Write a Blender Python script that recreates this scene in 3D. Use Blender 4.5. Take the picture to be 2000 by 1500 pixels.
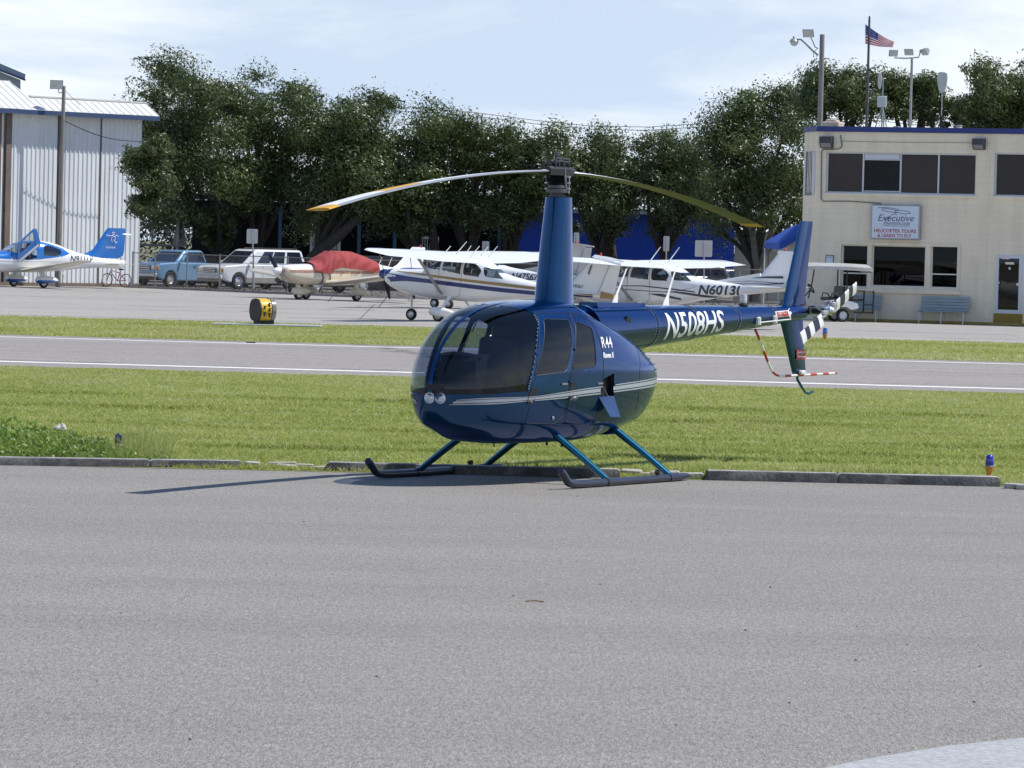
import bpy, bmesh, math, random
import numpy as np
from mathutils import Vector, Matrix
SC = bpy.context.scene
for _o in list(bpy.data.objects):
    bpy.data.objects.remove(_o)
R = math.radians
# ---------------------------------------------------------------- camera
CAM_H, FPX, HORIZON, ROLL = 2.35, 8900.0, 482.0, R(1.40)
_p = math.atan((750 - HORIZON) / FPX)
_F = Vector((0, math.cos(_p), -math.sin(_p))); _R0 = Vector((1, 0, 0)); _U0 = Vector((0, math.sin(_p), math.cos(_p)))
_R = _R0 * math.cos(ROLL) + _U0 * math.sin(ROLL); _U = _U0 * math.cos(ROLL) - _R0 * math.sin(ROLL)
cam = bpy.data.cameras.new('camera'); cam.sensor_width = 36; cam.lens = 36 * FPX / 2000
cam.clip_start = 0.5; cam.clip_end = 6000
camo = bpy.data.objects.new('camera', cam); SC.collection.objects.link(camo); SC.camera = camo
camo.matrix_world = Matrix.Translation((0, 0, CAM_H)) @ Matrix(((_R.x, _U.x, -_F.x, 0), (_R.y, _U.y, -_F.y, 0), (_R.z, _U.z, -_F.z, 0), (0, 0, 0, 1)))
SC.render.resolution_x, SC.render.resolution_y = 1024, 768
# ---------------------------------------------------------------- light
SUN = Vector((0.52, 0.025, 0.85)).normalized()
SKY_STRENGTH, SUN_STRENGTH, EXPOSURE = 0.115, 4.4, 0.24
w = bpy.data.worlds.new('World'); SC.world = w; w.use_nodes = True
nt = w.node_tree; nt.nodes.clear()
def N(tree, typ, **kw):
    n = tree.nodes.new(typ)
    for k, v in kw.items():
        if k in n.inputs: n.inputs[k].default_value = v
        else: setattr(n, k, v)
    return n
sky = N(nt, 'ShaderNodeTexSky', sky_type='NISHITA', sun_disc=False, sun_elevation=math.asin(SUN.z), sun_rotation=math.atan2(SUN.x, SUN.y), air_density=1.0, dust_density=0.05, ozone_density=3.0)
tc = N(nt, 'ShaderNodeTexCoord')
smp = N(nt, 'ShaderNodeVectorMath', operation='ADD'); smp.inputs[1].default_value = (0, 0, 0.20); nt.links.new(tc.outputs['Generated'], smp.inputs[0]); snm = N(nt, 'ShaderNodeVectorMath', operation='NORMALIZE'); nt.links.new(smp.outputs[0], snm.inputs[0]); nt.links.new(snm.outputs[0], sky.inputs['Vector'])
sp = N(nt, 'ShaderNodeSeparateXYZ'); nt.links.new(tc.outputs['Generated'], sp.inputs[0])
zb = N(nt, 'ShaderNodeMath', operation='MAXIMUM'); nt.links.new(sp.outputs['Z'], zb.inputs[0]); zb.inputs[1].default_value = 0.0
za = N(nt, 'ShaderNodeMath', operation='ADD'); nt.links.new(zb.outputs[0], za.inputs[0]); za.inputs[1].default_value = 0.16
cx = N(nt, 'ShaderNodeMath', operation='DIVIDE'); nt.links.new(sp.outputs['X'], cx.inputs[0]); nt.links.new(za.outputs[0], cx.inputs[1])
cy = N(nt, 'ShaderNodeMath', operation='DIVIDE'); nt.links.new(sp.outputs['Y'], cy.inputs[0]); nt.links.new(za.outputs[0], cy.inputs[1])
cmb = N(nt, 'ShaderNodeCombineXYZ'); nt.links.new(cx.outputs[0], cmb.inputs[0]); nt.links.new(cy.outputs[0], cmb.inputs[1])
cn = N(nt, 'ShaderNodeTexNoise', Scale=1.15, Detail=6.0, Roughness=0.58, Distortion=0.8); nt.links.new(cmb.outputs[0], cn.inputs['Vector'])
cr = N(nt, 'ShaderNodeMapRange'); cr.inputs[1].default_value = 0.38; cr.inputs[2].default_value = 0.62; cr.inputs[3].default_value = 0.55; cr.inputs[4].default_value = 1.0
nt.links.new(cn.outputs['Fac'], cr.inputs[0])
ce = N(nt, 'ShaderNodeMapRange'); ce.inputs[1].default_value = 0.05; ce.inputs[2].default_value = 0.40; ce.inputs[3].default_value = 1.0; ce.inputs[4].default_value = 0.05; nt.links.new(sp.outputs['Z'], ce.inputs[0]); cl = N(nt, 'ShaderNodeMath', operation='MULTIPLY'); nt.links.new(cr.outputs[0], cl.inputs[0]); nt.links.new(ce.outputs[0], cl.inputs[1])
cmx = N(nt, 'ShaderNodeMix', data_type='RGBA'); nt.links.new(cl.outputs[0], cmx.inputs['Factor'])
stn = N(nt, 'ShaderNodeVectorMath', operation='MULTIPLY'); stn.inputs[1].default_value = (.70, .89, 1.06); nt.links.new(sky.outputs[0], stn.inputs[0]); nt.links.new(stn.outputs[0], cmx.inputs['A']); cmx.inputs['B'].default_value = (7.3, 7.75, 8.0, 1)
bg = N(nt, 'ShaderNodeBackground', Strength=SKY_STRENGTH); nt.links.new(cmx.outputs['Result'], bg.inputs[0])
wo = N(nt, 'ShaderNodeOutputWorld'); nt.links.new(bg.outputs[0], wo.inputs[0])
sl = bpy.data.lights.new('sun', 'SUN'); sl.energy = SUN_STRENGTH; sl.angle = R(0.5); sl.color = (1.0, 0.955, 0.88)
so = bpy.data.objects.new('sun', sl); SC.collection.objects.link(so); so.rotation_euler = SUN.to_track_quat('Z', 'Y').to_euler(); so.location = (40, 20, 60)
SC.view_settings.view_transform = 'Standard'; SC.view_settings.look = 'None'; SC.view_settings.gamma = 1; SC.view_settings.use_curve_mapping = False
SC.view_settings.exposure = EXPOSURE
SC.cycles.max_bounces = 10; SC.cycles.transparent_max_bounces = 24; SC.cycles.caustics_reflective = False; SC.cycles.caustics_refractive = False
# ---------------------------------------------------------------- helpers
rnd = random.Random(11); rng = np.random.default_rng(11)
def ray(px, py): return _F + _R * ((px - 1000) / FPX) - _U * ((py - 750) / FPX)
def G(px, py, z=0.0):
    d = ray(px, py); t = (z - CAM_H) / d.z; return Vector((0, 0, CAM_H)) + d * t
def P(px, py, D):
    d = ray(px, py); return Vector((0, 0, CAM_H)) + d * (D / d.y)
def tag(o, label=None, cat=None, group=None, kind=None):
    if label: o['label'] = label
    if cat: o['category'] = cat
    if group: o['group'] = group
    if kind: o['kind'] = kind
    return o
def empty(name, loc=(0, 0, 0), rz=0.0, label=None, cat=None, group=None):
    o = bpy.data.objects.new(name, None); SC.collection.objects.link(o); o.empty_display_size = 0.2
    o.location = loc; o.rotation_euler = (0, 0, rz); return tag(o, label, cat, group)
_mats = {}
def mat(name, col=(.5, .5, .5), rough=.5, metal=0.0, coat=0.0, stint=None, var=.12, vs=3.0, bump=0.0, bs=40.0, spec=.5, col2=None, c2=(.45, .6), stretch=None, detail=4.0, fine=0.0, fs=200.0, emit=None):
    if name in _mats: return _mats[name]
    m = bpy.data.materials.new(name); m.use_nodes = True; t = m.node_tree; b = t.nodes['Principled BSDF']; L = t.links.new
    b.inputs['Roughness'].default_value = rough; b.inputs['Metallic'].default_value = metal
    b.inputs['Coat Weight'].default_value = coat; b.inputs['Coat Roughness'].default_value = 0.03; b.inputs['Specular IOR Level'].default_value = spec
    if stint: b.inputs['Specular Tint'].default_value = (*stint, 1)
    t0 = N(t, 'ShaderNodeTexCoord'); vec = t0.outputs['Object']
    if stretch:
        mp = N(t, 'ShaderNodeMapping'); mp.inputs['Scale'].default_value = stretch; L(vec, mp.inputs[0]); vec = mp.outputs[0]
    n = N(t, 'ShaderNodeTexNoise', Scale=vs, Detail=detail, Roughness=.6); L(vec, n.inputs['Vector'])
    mr = N(t, 'ShaderNodeMapRange'); mr.inputs[1].default_value = .3; mr.inputs[2].default_value = .7; mr.inputs[3].default_value = 1 - var; mr.inputs[4].default_value = 1 + var
    L(n.outputs['Fac'], mr.inputs[0])
    if col2:
        n2 = N(t, 'ShaderNodeTexNoise', Scale=vs * .6, Detail=6.0, Roughness=.65); L(vec, n2.inputs['Vector'])
        r2 = N(t, 'ShaderNodeMapRange'); r2.inputs[1].default_value, r2.inputs[2].default_value = c2; L(n2.outputs['Fac'], r2.inputs[0])
        mx = N(t, 'ShaderNodeMix', data_type='RGBA'); mx.inputs['A'].default_value = (*col, 1); mx.inputs['B'].default_value = (*col2, 1); L(r2.outputs[0], mx.inputs['Factor']); src = mx.outputs['Result']
    else:
        rgb = N(t, 'ShaderNodeRGB'); rgb.outputs[0].default_value = (*col, 1); src = rgb.outputs[0]
    vm = N(t, 'ShaderNodeVectorMath', operation='SCALE'); L(src, vm.inputs[0]); L(mr.outputs[0], vm.inputs['Scale']); out = vm.outputs[0]
    if fine:
        nf = N(t, 'ShaderNodeTexNoise', Scale=fs, Detail=2.0); L(vec, nf.inputs['Vector'])
        rf = N(t, 'ShaderNodeMapRange'); rf.inputs[1].default_value = .35; rf.inputs[2].default_value = .65; rf.inputs[3].default_value = 1 - fine; rf.inputs[4].default_value = 1 + fine
        L(nf.outputs['Fac'], rf.inputs[0]); v2 = N(t, 'ShaderNodeVectorMath', operation='SCALE'); L(out, v2.inputs[0]); L(rf.outputs[0], v2.inputs['Scale']); out = v2.outputs[0]
    L(out, b.inputs['Base Color'])
    if bump:
        nb = N(t, 'ShaderNodeTexNoise', Scale=bs, Detail=3.0); L(vec, nb.inputs['Vector'])
        bp = N(t, 'ShaderNodeBump', Strength=bump, Distance=.02); L(nb.outputs['Fac'], bp.inputs['Height']); L(bp.outputs[0], b.inputs['Normal'])
    if emit:
        b.inputs['Emission Color'].default_value = (*emit, 1); b.inputs['Emission Strength'].default_value = 1
    _mats[name] = m; return m
def glass(name, tint=(.55, .6, .62), refl=1.0, rough=0.0):
    if name in _mats: return _mats[name]
    m = bpy.data.materials.new(name); m.use_nodes = True; t = m.node_tree; t.nodes.clear(); L = t.links.new
    tr = N(t, 'ShaderNodeBsdfTransparent'); tr.inputs[0].default_value = (*tint, 1)
    gl = N(t, 'ShaderNodeBsdfGlossy', Roughness=rough); fr = N(t, 'ShaderNodeFresnel', IOR=1.55); ge = N(t, 'ShaderNodeNewGeometry'); ri = N(t, 'ShaderNodeMapRange'); ri.inputs[3].default_value = 1.55; ri.inputs[4].default_value = 1 / 1.55; L(ge.outputs['Backfacing'], ri.inputs[0]); L(ri.outputs[0], fr.inputs['IOR'])
    ml = N(t, 'ShaderNodeMath', operation='MULTIPLY'); ml.inputs[1].default_value = refl; ml.use_clamp = True; L(fr.outputs[0], ml.inputs[0])
    mx = N(t, 'ShaderNodeMixShader'); L(ml.outputs[0], mx.inputs[0]); L(tr.outputs[0], mx.inputs[1]); L(gl.outputs[0], mx.inputs[2])
    o = N(t, 'ShaderNodeOutputMaterial'); L(mx.outputs[0], o.inputs[0]); _mats[name] = m; return m
class MB:
    def __init__(s): s.v = []; s.f = []; s.m = []; s.c = 0
    def add(s, vs, fs, c=None):
        b = len(s.v); s.v.extend([tuple(q) for q in vs]); c = s.c if c is None else c
        for f in fs: s.f.append([i + b for i in f]); s.m.append(c)
        return s
    def box(s, c, d, rz=0.0, ry=0.0, rx=0.0, ch=0.0, cm=None):
        hx, hy, hz = d[0] / 2, d[1] / 2, d[2] / 2; M = Matrix.Rotation(rz, 3, 'Z') @ Matrix.Rotation(ry, 3, 'Y') @ Matrix.Rotation(rx, 3, 'X'); c = Vector(c)
        if ch <= 0:
            vs = [c + M @ Vector((x * hx, y * hy, z * hz)) for z in (-1, 1) for y in (-1, 1) for x in (-1, 1)]
            return s.add(vs, [(0, 2, 3, 1), (4, 5, 7, 6), (0, 1, 5, 4), (2, 6, 7, 3), (0, 4, 6, 2), (1, 3, 7, 5)], cm)
        def ring(k, z):
            a, b2 = hx - k, hy - k; e = ch
            return [c + M @ Vector(q + (z,)) for q in ((a, b2 - e), (a - e, b2), (-a + e, b2), (-a, b2 - e), (-a, -b2 + e), (-a + e, -b2), (a - e, -b2), (a, -b2 + e))]
        return s.loft([ring(ch, -hz), ring(0, -hz + ch), ring(0, hz - ch), ring(ch, hz)], cm=cm)
    def loft(s, rings, closed=True, caps=True, cm=None):
        n = len(rings[0]); vs = [q for r in rings for q in r]; fs = []
        for i in range(len(rings) - 1):
            for j in range(n if closed else n - 1):
                k = (j + 1) % n; fs.append((i * n + j, i * n + k, (i + 1) * n + k, (i + 1) * n + j))
        if caps and closed:
            fs.append(tuple(reversed(range(n)))); fs.append(tuple((len(rings) - 1) * n + j for j in range(n)))
        return s.add(vs, fs, cm)
    def tube(s, path, r, n=8, caps=True, cm=None, flat=None):
        path = [Vector(q) for q in path]; rs = r if isinstance(r, (list, tuple)) else [r] * len(path); rings = []; up = None
        for i, q in enumerate(path):
            t = (path[min(i + 1, len(path) - 1)] - path[max(i - 1, 0)]).normalized()
            if up is None: up = Vector((0, 0, 1)) if abs(t.z) < .9 else Vector((1, 0, 0))
            a = t.cross(up)
            if a.length < 1e-5: a = t.cross(Vector((1, .1, 0)))
            a.normalize(); b = a.cross(t).normalized(); up = b; k = flat or 1.0
            rings.append([q + a * (rs[i] * math.cos(2 * math.pi * j / n)) + b * (rs[i] * k * math.sin(2 * math.pi * j / n)) for j in range(n)])
        return s.loft(rings, caps=caps, cm=cm)
    def lathe(s, prof, n=16, M=None, cm=None, caps=False):
        M = M or Matrix.Identity(4)
        return s.loft([[M @ Vector((r * math.cos(2 * math.pi * j / n), r * math.sin(2 * math.pi * j / n), z)) for j in range(n)] for r, z in prof], caps=caps, cm=cm)
    def prism(s, poly, fa, fb, cm=None):       # poly of 2D points, fa/fb map them to the two end faces
        n = len(poly); a = [fa(*q) for q in poly]; b = [fb(*q) for q in poly]
        return s.add(a + b, [tuple(range(n)), tuple(reversed(range(n, 2 * n)))] + [(i, i + n, (i + 1) % n + n, (i + 1) % n) for i in range(n)], cm)
    def build(s, name, mats, parent=None, smooth=None, loc=None, kind=None):
        me = bpy.data.meshes.new(name); me.from_pydata([tuple(q) for q in s.v], [], s.f)
        for m in (mats if isinstance(mats, (list, tuple)) else [mats]): me.materials.append(m)
        if any(s.m): me.polygons.foreach_set('material_index', s.m)
        fixn(me)
        if smooth:
            me.polygons.foreach_set('use_smooth', [True] * len(me.polygons)); me.set_sharp_from_angle(angle=R(smooth))
        me.update(); return link(name, me, parent, loc, kind)
def fixn(me):
    b = bmesh.new(); b.from_mesh(me); bmesh.ops.recalc_face_normals(b, faces=b.faces); b.to_mesh(me); b.free()
def link(name, me, parent=None, loc=None, kind=None):
    o = bpy.data.objects.new(name, me); SC.collection.objects.link(o)
    if parent is not None: o.parent = parent
    if loc is not None: o.location = loc
    if kind: o['kind'] = kind
    return o
def npmesh(name, V, Fq, mats, parent=None, smooth=None, kind=None, midx=None, attr=None, norm=False):
    V = np.asarray(V, dtype=np.float32); Fq = np.asarray(Fq, dtype=np.int32); k = Fq.shape[1]; me = bpy.data.meshes.new(name)
    me.vertices.add(len(V)); me.vertices.foreach_set('co', V.ravel()); me.loops.add(Fq.size); me.loops.foreach_set('vertex_index', Fq.ravel())
    me.polygons.add(len(Fq)); me.polygons.foreach_set('loop_start', np.arange(0, Fq.size, k, dtype=np.int32))
    for m in (mats if isinstance(mats, (list, tuple)) else [mats]): me.materials.append(m)
    if midx is not None: me.polygons.foreach_set('material_index', np.asarray(midx, dtype=np.int32))
    me.update(calc_edges=True)
    if norm:                                                         # turn every face outwards, away from the body's axis
        c0 = np.array([V[:, 0].mean() if norm is True else norm[0], 0, 1.05 if norm is True else norm[1]]); C = V[Fq].mean(1); e1 = V[Fq[:, 1]] - V[Fq[:, 0]]; e2 = V[Fq[:, 2]] - V[Fq[:, 0]]
        d = C - c0; d[:, 0] *= .0 if norm is not True else 1.0
        if (np.cross(e1, e2) * d).sum() < 0: me.flip_normals()
    if smooth: me.polygons.foreach_set('use_smooth', np.ones(len(Fq), dtype=bool)); me.set_sharp_from_angle(angle=R(smooth))
    if attr is not None:
        a = me.attributes.new('shade', 'FLOAT', 'FACE'); a.data.foreach_set('value', np.asarray(attr, dtype=np.float32))
    return link(name, me, parent, None, kind)
def copy_tree(o, parent=None):
    c = o.copy(); SC.collection.objects.link(c); c.parent = parent
    for ch in list(o.children): copy_tree(ch, c)
    return c
def text2d(txt, size=1.0, shear=0.0, xs=1.0, off=0.0, align='LEFT', space=1.0):
    c = bpy.data.curves.new('t', 'FONT'); c.body = txt; c.size = size; c.shear = shear; c.offset = off; c.align_x = align; c.space_character = space; c.resolution_u = 3
    o = bpy.data.objects.new('t', c); me = bpy.data.meshes.new_from_object(o)
    bm = bmesh.new(); bm.from_mesh(me); bmesh.ops.triangulate(bm, faces=bm.faces)
    vs = [(v.co.x * xs, v.co.y) for v in bm.verts]; fs = [[v.index for v in f.verts] for f in bm.faces]
    bm.free(); bpy.data.objects.remove(o); bpy.data.curves.remove(c); bpy.data.meshes.remove(me); return vs, fs
def finetext(vs, fs, step):
    bm = bmesh.new(); vv = [bm.verts.new((x, y, 0)) for x, y in vs]
    for f in fs:
        try: bm.faces.new([vv[i] for i in f])
        except ValueError: pass
    ys = [y for _, y in vs]; xs_ = [x for x, _ in vs]; y = min(ys) + step
    while y < max(ys):
        bmesh.ops.bisect_plane(bm, geom=bm.verts[:] + bm.edges[:] + bm.faces[:], plane_co=(0, y, 0), plane_no=(0, 1, 0)); y += step
    bmesh.ops.triangulate(bm, faces=bm.faces); bm.verts.index_update()
    o = [(v.co.x, v.co.y) for v in bm.verts], [[v.index for v in f.verts] for f in bm.faces]; bm.free(); return o
def textobj(name, txt, size, m, fn, parent=None, step=None, **kw):   # fn maps (tx, ty) to a point
    vs, fs = text2d(txt, size, **kw)
    if step: vs, fs = finetext(vs, fs, step)
    me = bpy.data.meshes.new(name); me.from_pydata([tuple(fn(x, y)) for x, y in vs], [], fs); me.materials.append(m); me.update()
    return link(name, me, parent)
def chaikin(p, k=2, closed=True):
    p = [tuple(map(float, q)) for q in p]
    for _ in range(k):
        o = []
        for i in range(len(p) if closed else len(p) - 1):
            a, b = p[i], p[(i + 1) % len(p)]
            o.append(tuple(.75 * x + .25 * y for x, y in zip(a, b))); o.append(tuple(.25 * x + .75 * y for x, y in zip(a, b)))
        p = o if closed else [p[0]] + o + [p[-1]]
    return p
def corner(p, r):                                                    # round the corners of a polygon by about r
    o = []
    for i in range(len(p)):
        a, b, c = Vector(p[i - 1]), Vector(p[i]), Vector(p[(i + 1) % len(p)])
        e1 = (a - b); e2 = (c - b); k1 = min(r, e1.length * .45); k2 = min(r, e2.length * .45); q1 = b + e1.normalized() * k1; q2 = b + e2.normalized() * k2
        for t in (0, .33, .67, 1): o.append(tuple(q1 * (1 - t) ** 2 + b * 2 * t * (1 - t) + q2 * t * t))
    return o
def inpoly(px, pz, poly):
    q = np.asarray(poly); r = np.zeros(px.shape, bool)
    for i in range(len(q)):
        x1, y1 = q[i - 1]; x2, y2 = q[i]
        if y1 == y2: continue
        r ^= ((y1 > pz) != (y2 > pz)) & (px < (x2 - x1) * (pz - y1) / (y2 - y1) + x1)
    return r
def shell(S, inv, U, V, regions, thr=.55):
    """Skin of a closed body sampled on a grid, cut into regions given as side-view polygons (name, polygon, side); grid points next to an outline are pulled onto it."""
    UU, VV = np.meshgrid(U, V); X, Y, Z = S(UU, VV)
    def d2(A, ax): return np.abs(np.roll(A, -1, ax) - A)
    cu = np.hypot(d2(X, 1), d2(Z, 1)); cv = np.hypot(np.diff(X, axis=0, append=X[-1:]), np.diff(Z, axis=0, append=Z[-1:])); cell = np.maximum(cu, cv) * thr
    side = np.sign(Y); best = np.full(X.shape, 9.0); A = X.copy(); B = Z.copy()
    for nm, poly, sd in regions:
        ok = (side == sd) if sd else np.ones(X.shape, bool); q = np.asarray(poly)
        for i in range(len(q)):
            p1, p2 = q[i - 1], q[i]; e = p2 - p1; l2 = (e ** 2).sum()
            if l2 < 1e-12: continue
            t = np.clip(((X - p1[0]) * e[0] + (Z - p1[1]) * e[1]) / l2, 0, 1); nx = p1[0] + t * e[0]; nz = p1[1] + t * e[1]; d = np.hypot(X - nx, Z - nz)
            k = ok & (d < cell) & (d < best); best[k] = d[k]; A[k] = nx[k]; B[k] = nz[k]
    k = best < 9; u2, v2 = inv(A[k], B[k], np.where(side[k] == 0, 1, side[k])); X[k], Y[k], Z[k] = S(u2, v2)
    nv, nu = X.shape; P3 = np.stack([X, Y, Z], -1).reshape(-1, 3); i, j = np.meshgrid(np.arange(nv - 1), np.arange(nu), indexing='ij'); j2 = (j + 1) % nu
    Q = np.stack([i * nu + j, i * nu + j2, (i + 1) * nu + j2, (i + 1) * nu + j], -1).reshape(-1, 4); C = P3[Q].mean(1); lab = np.full(len(Q), -1)
    for r, (nm, poly, sd) in enumerate(regions):
        k = (lab < 0) & inpoly(C[:, 0], C[:, 2], poly)
        if sd: k &= np.sign(C[:, 1]) == sd
        lab[k] = r
    out = {}
    for r in range(-1, len(regions)):
        q = Q[lab == r]
        if len(q) == 0: continue
        ids, inx = np.unique(q, return_inverse=True); nm = regions[r][0] if r >= 0 else 'rest'
        v, f = P3[ids], inx.reshape(-1, 4)
        if nm in out: f = np.vstack([out[nm][1], f + len(out[nm][0])]); v = np.vstack([out[nm][0], v])
        out[nm] = (v, f)
    return out
class Skin:
    def __init__(s, S, inv): s.S, s.inv = S, inv
    def pt(s, x, z, sd, off=0.0):
        def q(a, b):
            u, v = s.inv(np.array([a]), np.array([b]), np.array([sd])); r = s.S(u, v); return Vector((float(r[0][0]), float(r[1][0]), float(r[2][0])))
        p = q(x, z)
        if off:
            e = .004; a = q(x + e, z) - q(x - e, z); b = q(x, z + e) - q(x, z - e); n = a.cross(b)
            if n.length < 1e-12: n = Vector((0, sd, 0))
            n.normalize()
            if n.y * sd < 0: n = -n
            p = p + n * off
        return p
    def outline(s, mb, poly, sd, r=.006, off=0.0, step=.04, closed=True, n=5):
        pts = []
        L = len(poly)
        for i in range(L if closed else L - 1):
            a, b = Vector(poly[i]), Vector(poly[(i + 1) % L]); k = max(1, int((b - a).length / step))
            for t in range(k): q = a.lerp(b, t / k); pts.append(s.pt(q.x, q.y, sd, off))
        pts.append(pts[0] if closed else s.pt(*poly[-1], sd, off)); return mb.tube(pts, r, n=n, caps=False)
    def strip(s, mb, xs, zt, zb_, sd, off=.004, cm=None):            # a band between two curves of z over x
        vs = []; fs = []
        for i, x in enumerate(xs): vs += [s.pt(x, zt[i], sd, off), s.pt(x, (zt[i] + zb_[i]) / 2, sd, off), s.pt(x, zb_[i], sd, off)]
        for i in range(len(xs) - 1): fs += [(3 * i, 3 * i + 1, 3 * i + 4, 3 * i + 3), (3 * i + 1, 3 * i + 2, 3 * i + 5, 3 * i + 4)]
        return mb.add(vs, fs, cm)
def pchip(t, v):
    t = np.asarray(t, float); v = np.asarray(v, float); h = np.diff(t); d = np.diff(v) / h; m = np.zeros(len(t)); m[0] = d[0]; m[-1] = d[-1]
    for k in range(1, len(t) - 1):
        if d[k - 1] * d[k] > 0: m[k] = 3 * (h[k - 1] + h[k]) / ((2 * h[k] + h[k - 1]) / d[k - 1] + (h[k] + 2 * h[k - 1]) / d[k])
    def f(z):
        z = np.clip(z, t[0], t[-1]); i = np.clip(np.searchsorted(t, z) - 1, 0, len(t) - 2); s = (z - t[i]) / h[i]
        return (2 * s ** 3 - 3 * s ** 2 + 1) * v[i] + (s ** 3 - 2 * s ** 2 + s) * h[i] * m[i] + (-2 * s ** 3 + 3 * s ** 2) * v[i + 1] + (s ** 3 - s ** 2) * h[i] * m[i + 1]
    return f
def foil(n=9):
    t = [(1 - math.cos(math.pi * i / n)) / 2 for i in range(n + 1)]
    y = [5 * (.2969 * math.sqrt(x) - .126 * x - .3516 * x * x + .2843 * x ** 3 - .1036 * x ** 4) for x in t]
    return [(t[i], y[i]) for i in range(n, -1, -1)] + [(t[i], -y[i] * .75) for i in range(1, n)]
def wingloft(mb, secs, tdir, n=9, cm=None, inc=0.0, flat=1.0):    # secs: (leading edge, chord, thickness); chord runs towards -x
    rings = []
    for le, c, t in secs: rings.append([Vector(le) + Vector((-c * a, 0, 0)) + Vector(tdir) * (c * t * b * (1 if b > 0 else flat) - inc * c * a) for a, b in foil(n)])
    return mb.loft(rings, cm=cm)
def wheel(parent, c, r, wd, name='wheel', ax='Y', tyre=None, rim=None, n=20):
    M = Matrix.Translation(c) @ (Matrix.Rotation(R(90), 4, 'X') if ax == 'Y' else Matrix.Rotation(R(90), 4, 'Y')); h = wd / 2
    a = MB().lathe([(r * .62, -h * .9), (r * .9, -h), (r, -h * .55), (r, h * .55), (r * .9, h), (r * .62, h * .9)], n, M)
    t = a.build(name, tyre or mat('tyre_rubber', (.018, .018, .018), .8), parent, smooth=40)
    b = MB().lathe([(0.001, -h * .55), (r * .25, -h * .6), (r * .5, -h * .35), (r * .62, -h * .85), (r * .62, h * .85), (r * .5, h * .35), (r * .25, h * .6), (0.001, h * .55)], n, M)
    b.build('rim', rim or mat('wheel_rim', (.6, .6, .6), .35, .6), t, smooth=40); return t
# ---------------------------------------------------------------- the setting
def asphalt(name, col, col2, var, fine, fs, patches=.5, stretch=None, bump=.25, cracks=0, gy=1.0):
    m = bpy.data.materials.new(name); m.use_nodes = True; t = m.node_tree; b = t.nodes['Principled BSDF']; L = t.links.new
    b.inputs['Roughness'].default_value = .85; b.inputs['Specular IOR Level'].default_value = .3
    tcx = N(t, 'ShaderNodeTexCoord'); vec = tcx.outputs['Object']
    n1 = N(t, 'ShaderNodeTexNoise', Scale=.35, Detail=6.0, Roughness=.65, Distortion=.4)
    mp = N(t, 'ShaderNodeMapping'); mp.inputs['Scale'].default_value = stretch or (.35, 1.6, 1); L(vec, mp.inputs[0]); L(mp.outputs[0], n1.inputs['Vector'])
    r1 = N(t, 'ShaderNodeMapRange'); r1.inputs[1].default_value = .35; r1.inputs[2].default_value = .68; L(n1.outputs['Fac'], r1.inputs[0])
    mx = N(t, 'ShaderNodeMix', data_type='RGBA'); mx.inputs['A'].default_value = (*col, 1); mx.inputs['B'].default_value = (*col2, 1); L(r1.outputs[0], mx.inputs['Factor'])
    v = N(t, 'ShaderNodeTexVoronoi', Scale=fs); mg = N(t, 'ShaderNodeMapping'); mg.inputs['Scale'].default_value = (1, gy, 1); L(vec, mg.inputs[0]); L(mg.outputs[0], v.inputs['Vector'])
    sepc = N(t, 'ShaderNodeSeparateColor'); L(v.outputs['Color'], sepc.inputs[0])
    r2 = N(t, 'ShaderNodeMapRange'); r2.inputs[3].default_value = 1 - fine; r2.inputs[4].default_value = 1 + fine; L(sepc.outputs[0], r2.inputs[0])
    n3 = N(t, 'ShaderNodeTexNoise', Scale=fs * .22, Detail=3.0); L(mg.outputs[0], n3.inputs['Vector'])
    r3 = N(t, 'ShaderNodeMapRange'); r3.inputs[1].default_value = .3; r3.inputs[2].default_value = .7; r3.inputs[3].default_value = 1 - fine * .5; r3.inputs[4].default_value = 1 + fine * .5; L(n3.outputs['Fac'], r3.inputs[0])
    mu = N(t, 'ShaderNodeMath', operation='MULTIPLY'); L(r2.outputs[0], mu.inputs[0]); L(r3.outputs[0], mu.inputs[1]); val = mu.outputs[0]
    if cracks:
        vc = N(t, 'ShaderNodeTexVoronoi', Scale=cracks, feature='DISTANCE_TO_EDGE'); mpc = N(t, 'ShaderNodeMapping'); mpc.inputs['Scale'].default_value = (.5, 1, 1)
        nd = N(t, 'ShaderNodeTexNoise', Scale=.8, Detail=3.0); L(vec, nd.inputs['Vector']); va = N(t, 'ShaderNodeVectorMath', operation='MULTIPLY_ADD'); L(nd.outputs['Color'], va.inputs[0]); va.inputs[1].default_value = (2, 2, 0); L(vec, va.inputs[2]); L(va.outputs[0], mpc.inputs[0]); L(mpc.outputs[0], vc.inputs['Vector'])
        rc = N(t, 'ShaderNodeMapRange'); rc.inputs[1].default_value = .0; rc.inputs[2].default_value = .012; rc.inputs[3].default_value = .45; rc.inputs[4].default_value = 1; L(vc.outputs['Distance'], rc.inputs[0])
        m2 = N(t, 'ShaderNodeMath', operation='MULTIPLY'); L(val, m2.inputs[0]); L(rc.outputs[0], m2.inputs[1]); val = m2.outputs[0]
    vs = N(t, 'ShaderNodeVectorMath', operation='SCALE'); L(mx.outputs['Result'], vs.inputs[0]); L(val, vs.inputs['Scale']); L(vs.outputs[0], b.inputs['Base Color'])
    if bump:
        bp = N(t, 'ShaderNodeBump', Strength=bump, Distance=.006); L(v.outputs['Distance'], bp.inputs['Height']); L(bp.outputs[0], b.inputs['Normal'])
    return m
def line(y0, m): return lambda x: y0 + m * x
KERB = line(46.71, .058); RN = line(80.3, -.10); L1 = line(83.0, -.10); L2 = line(102.9, -.11); RF = line(105.3, -.12); TX = line(128.9, -.14)
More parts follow.
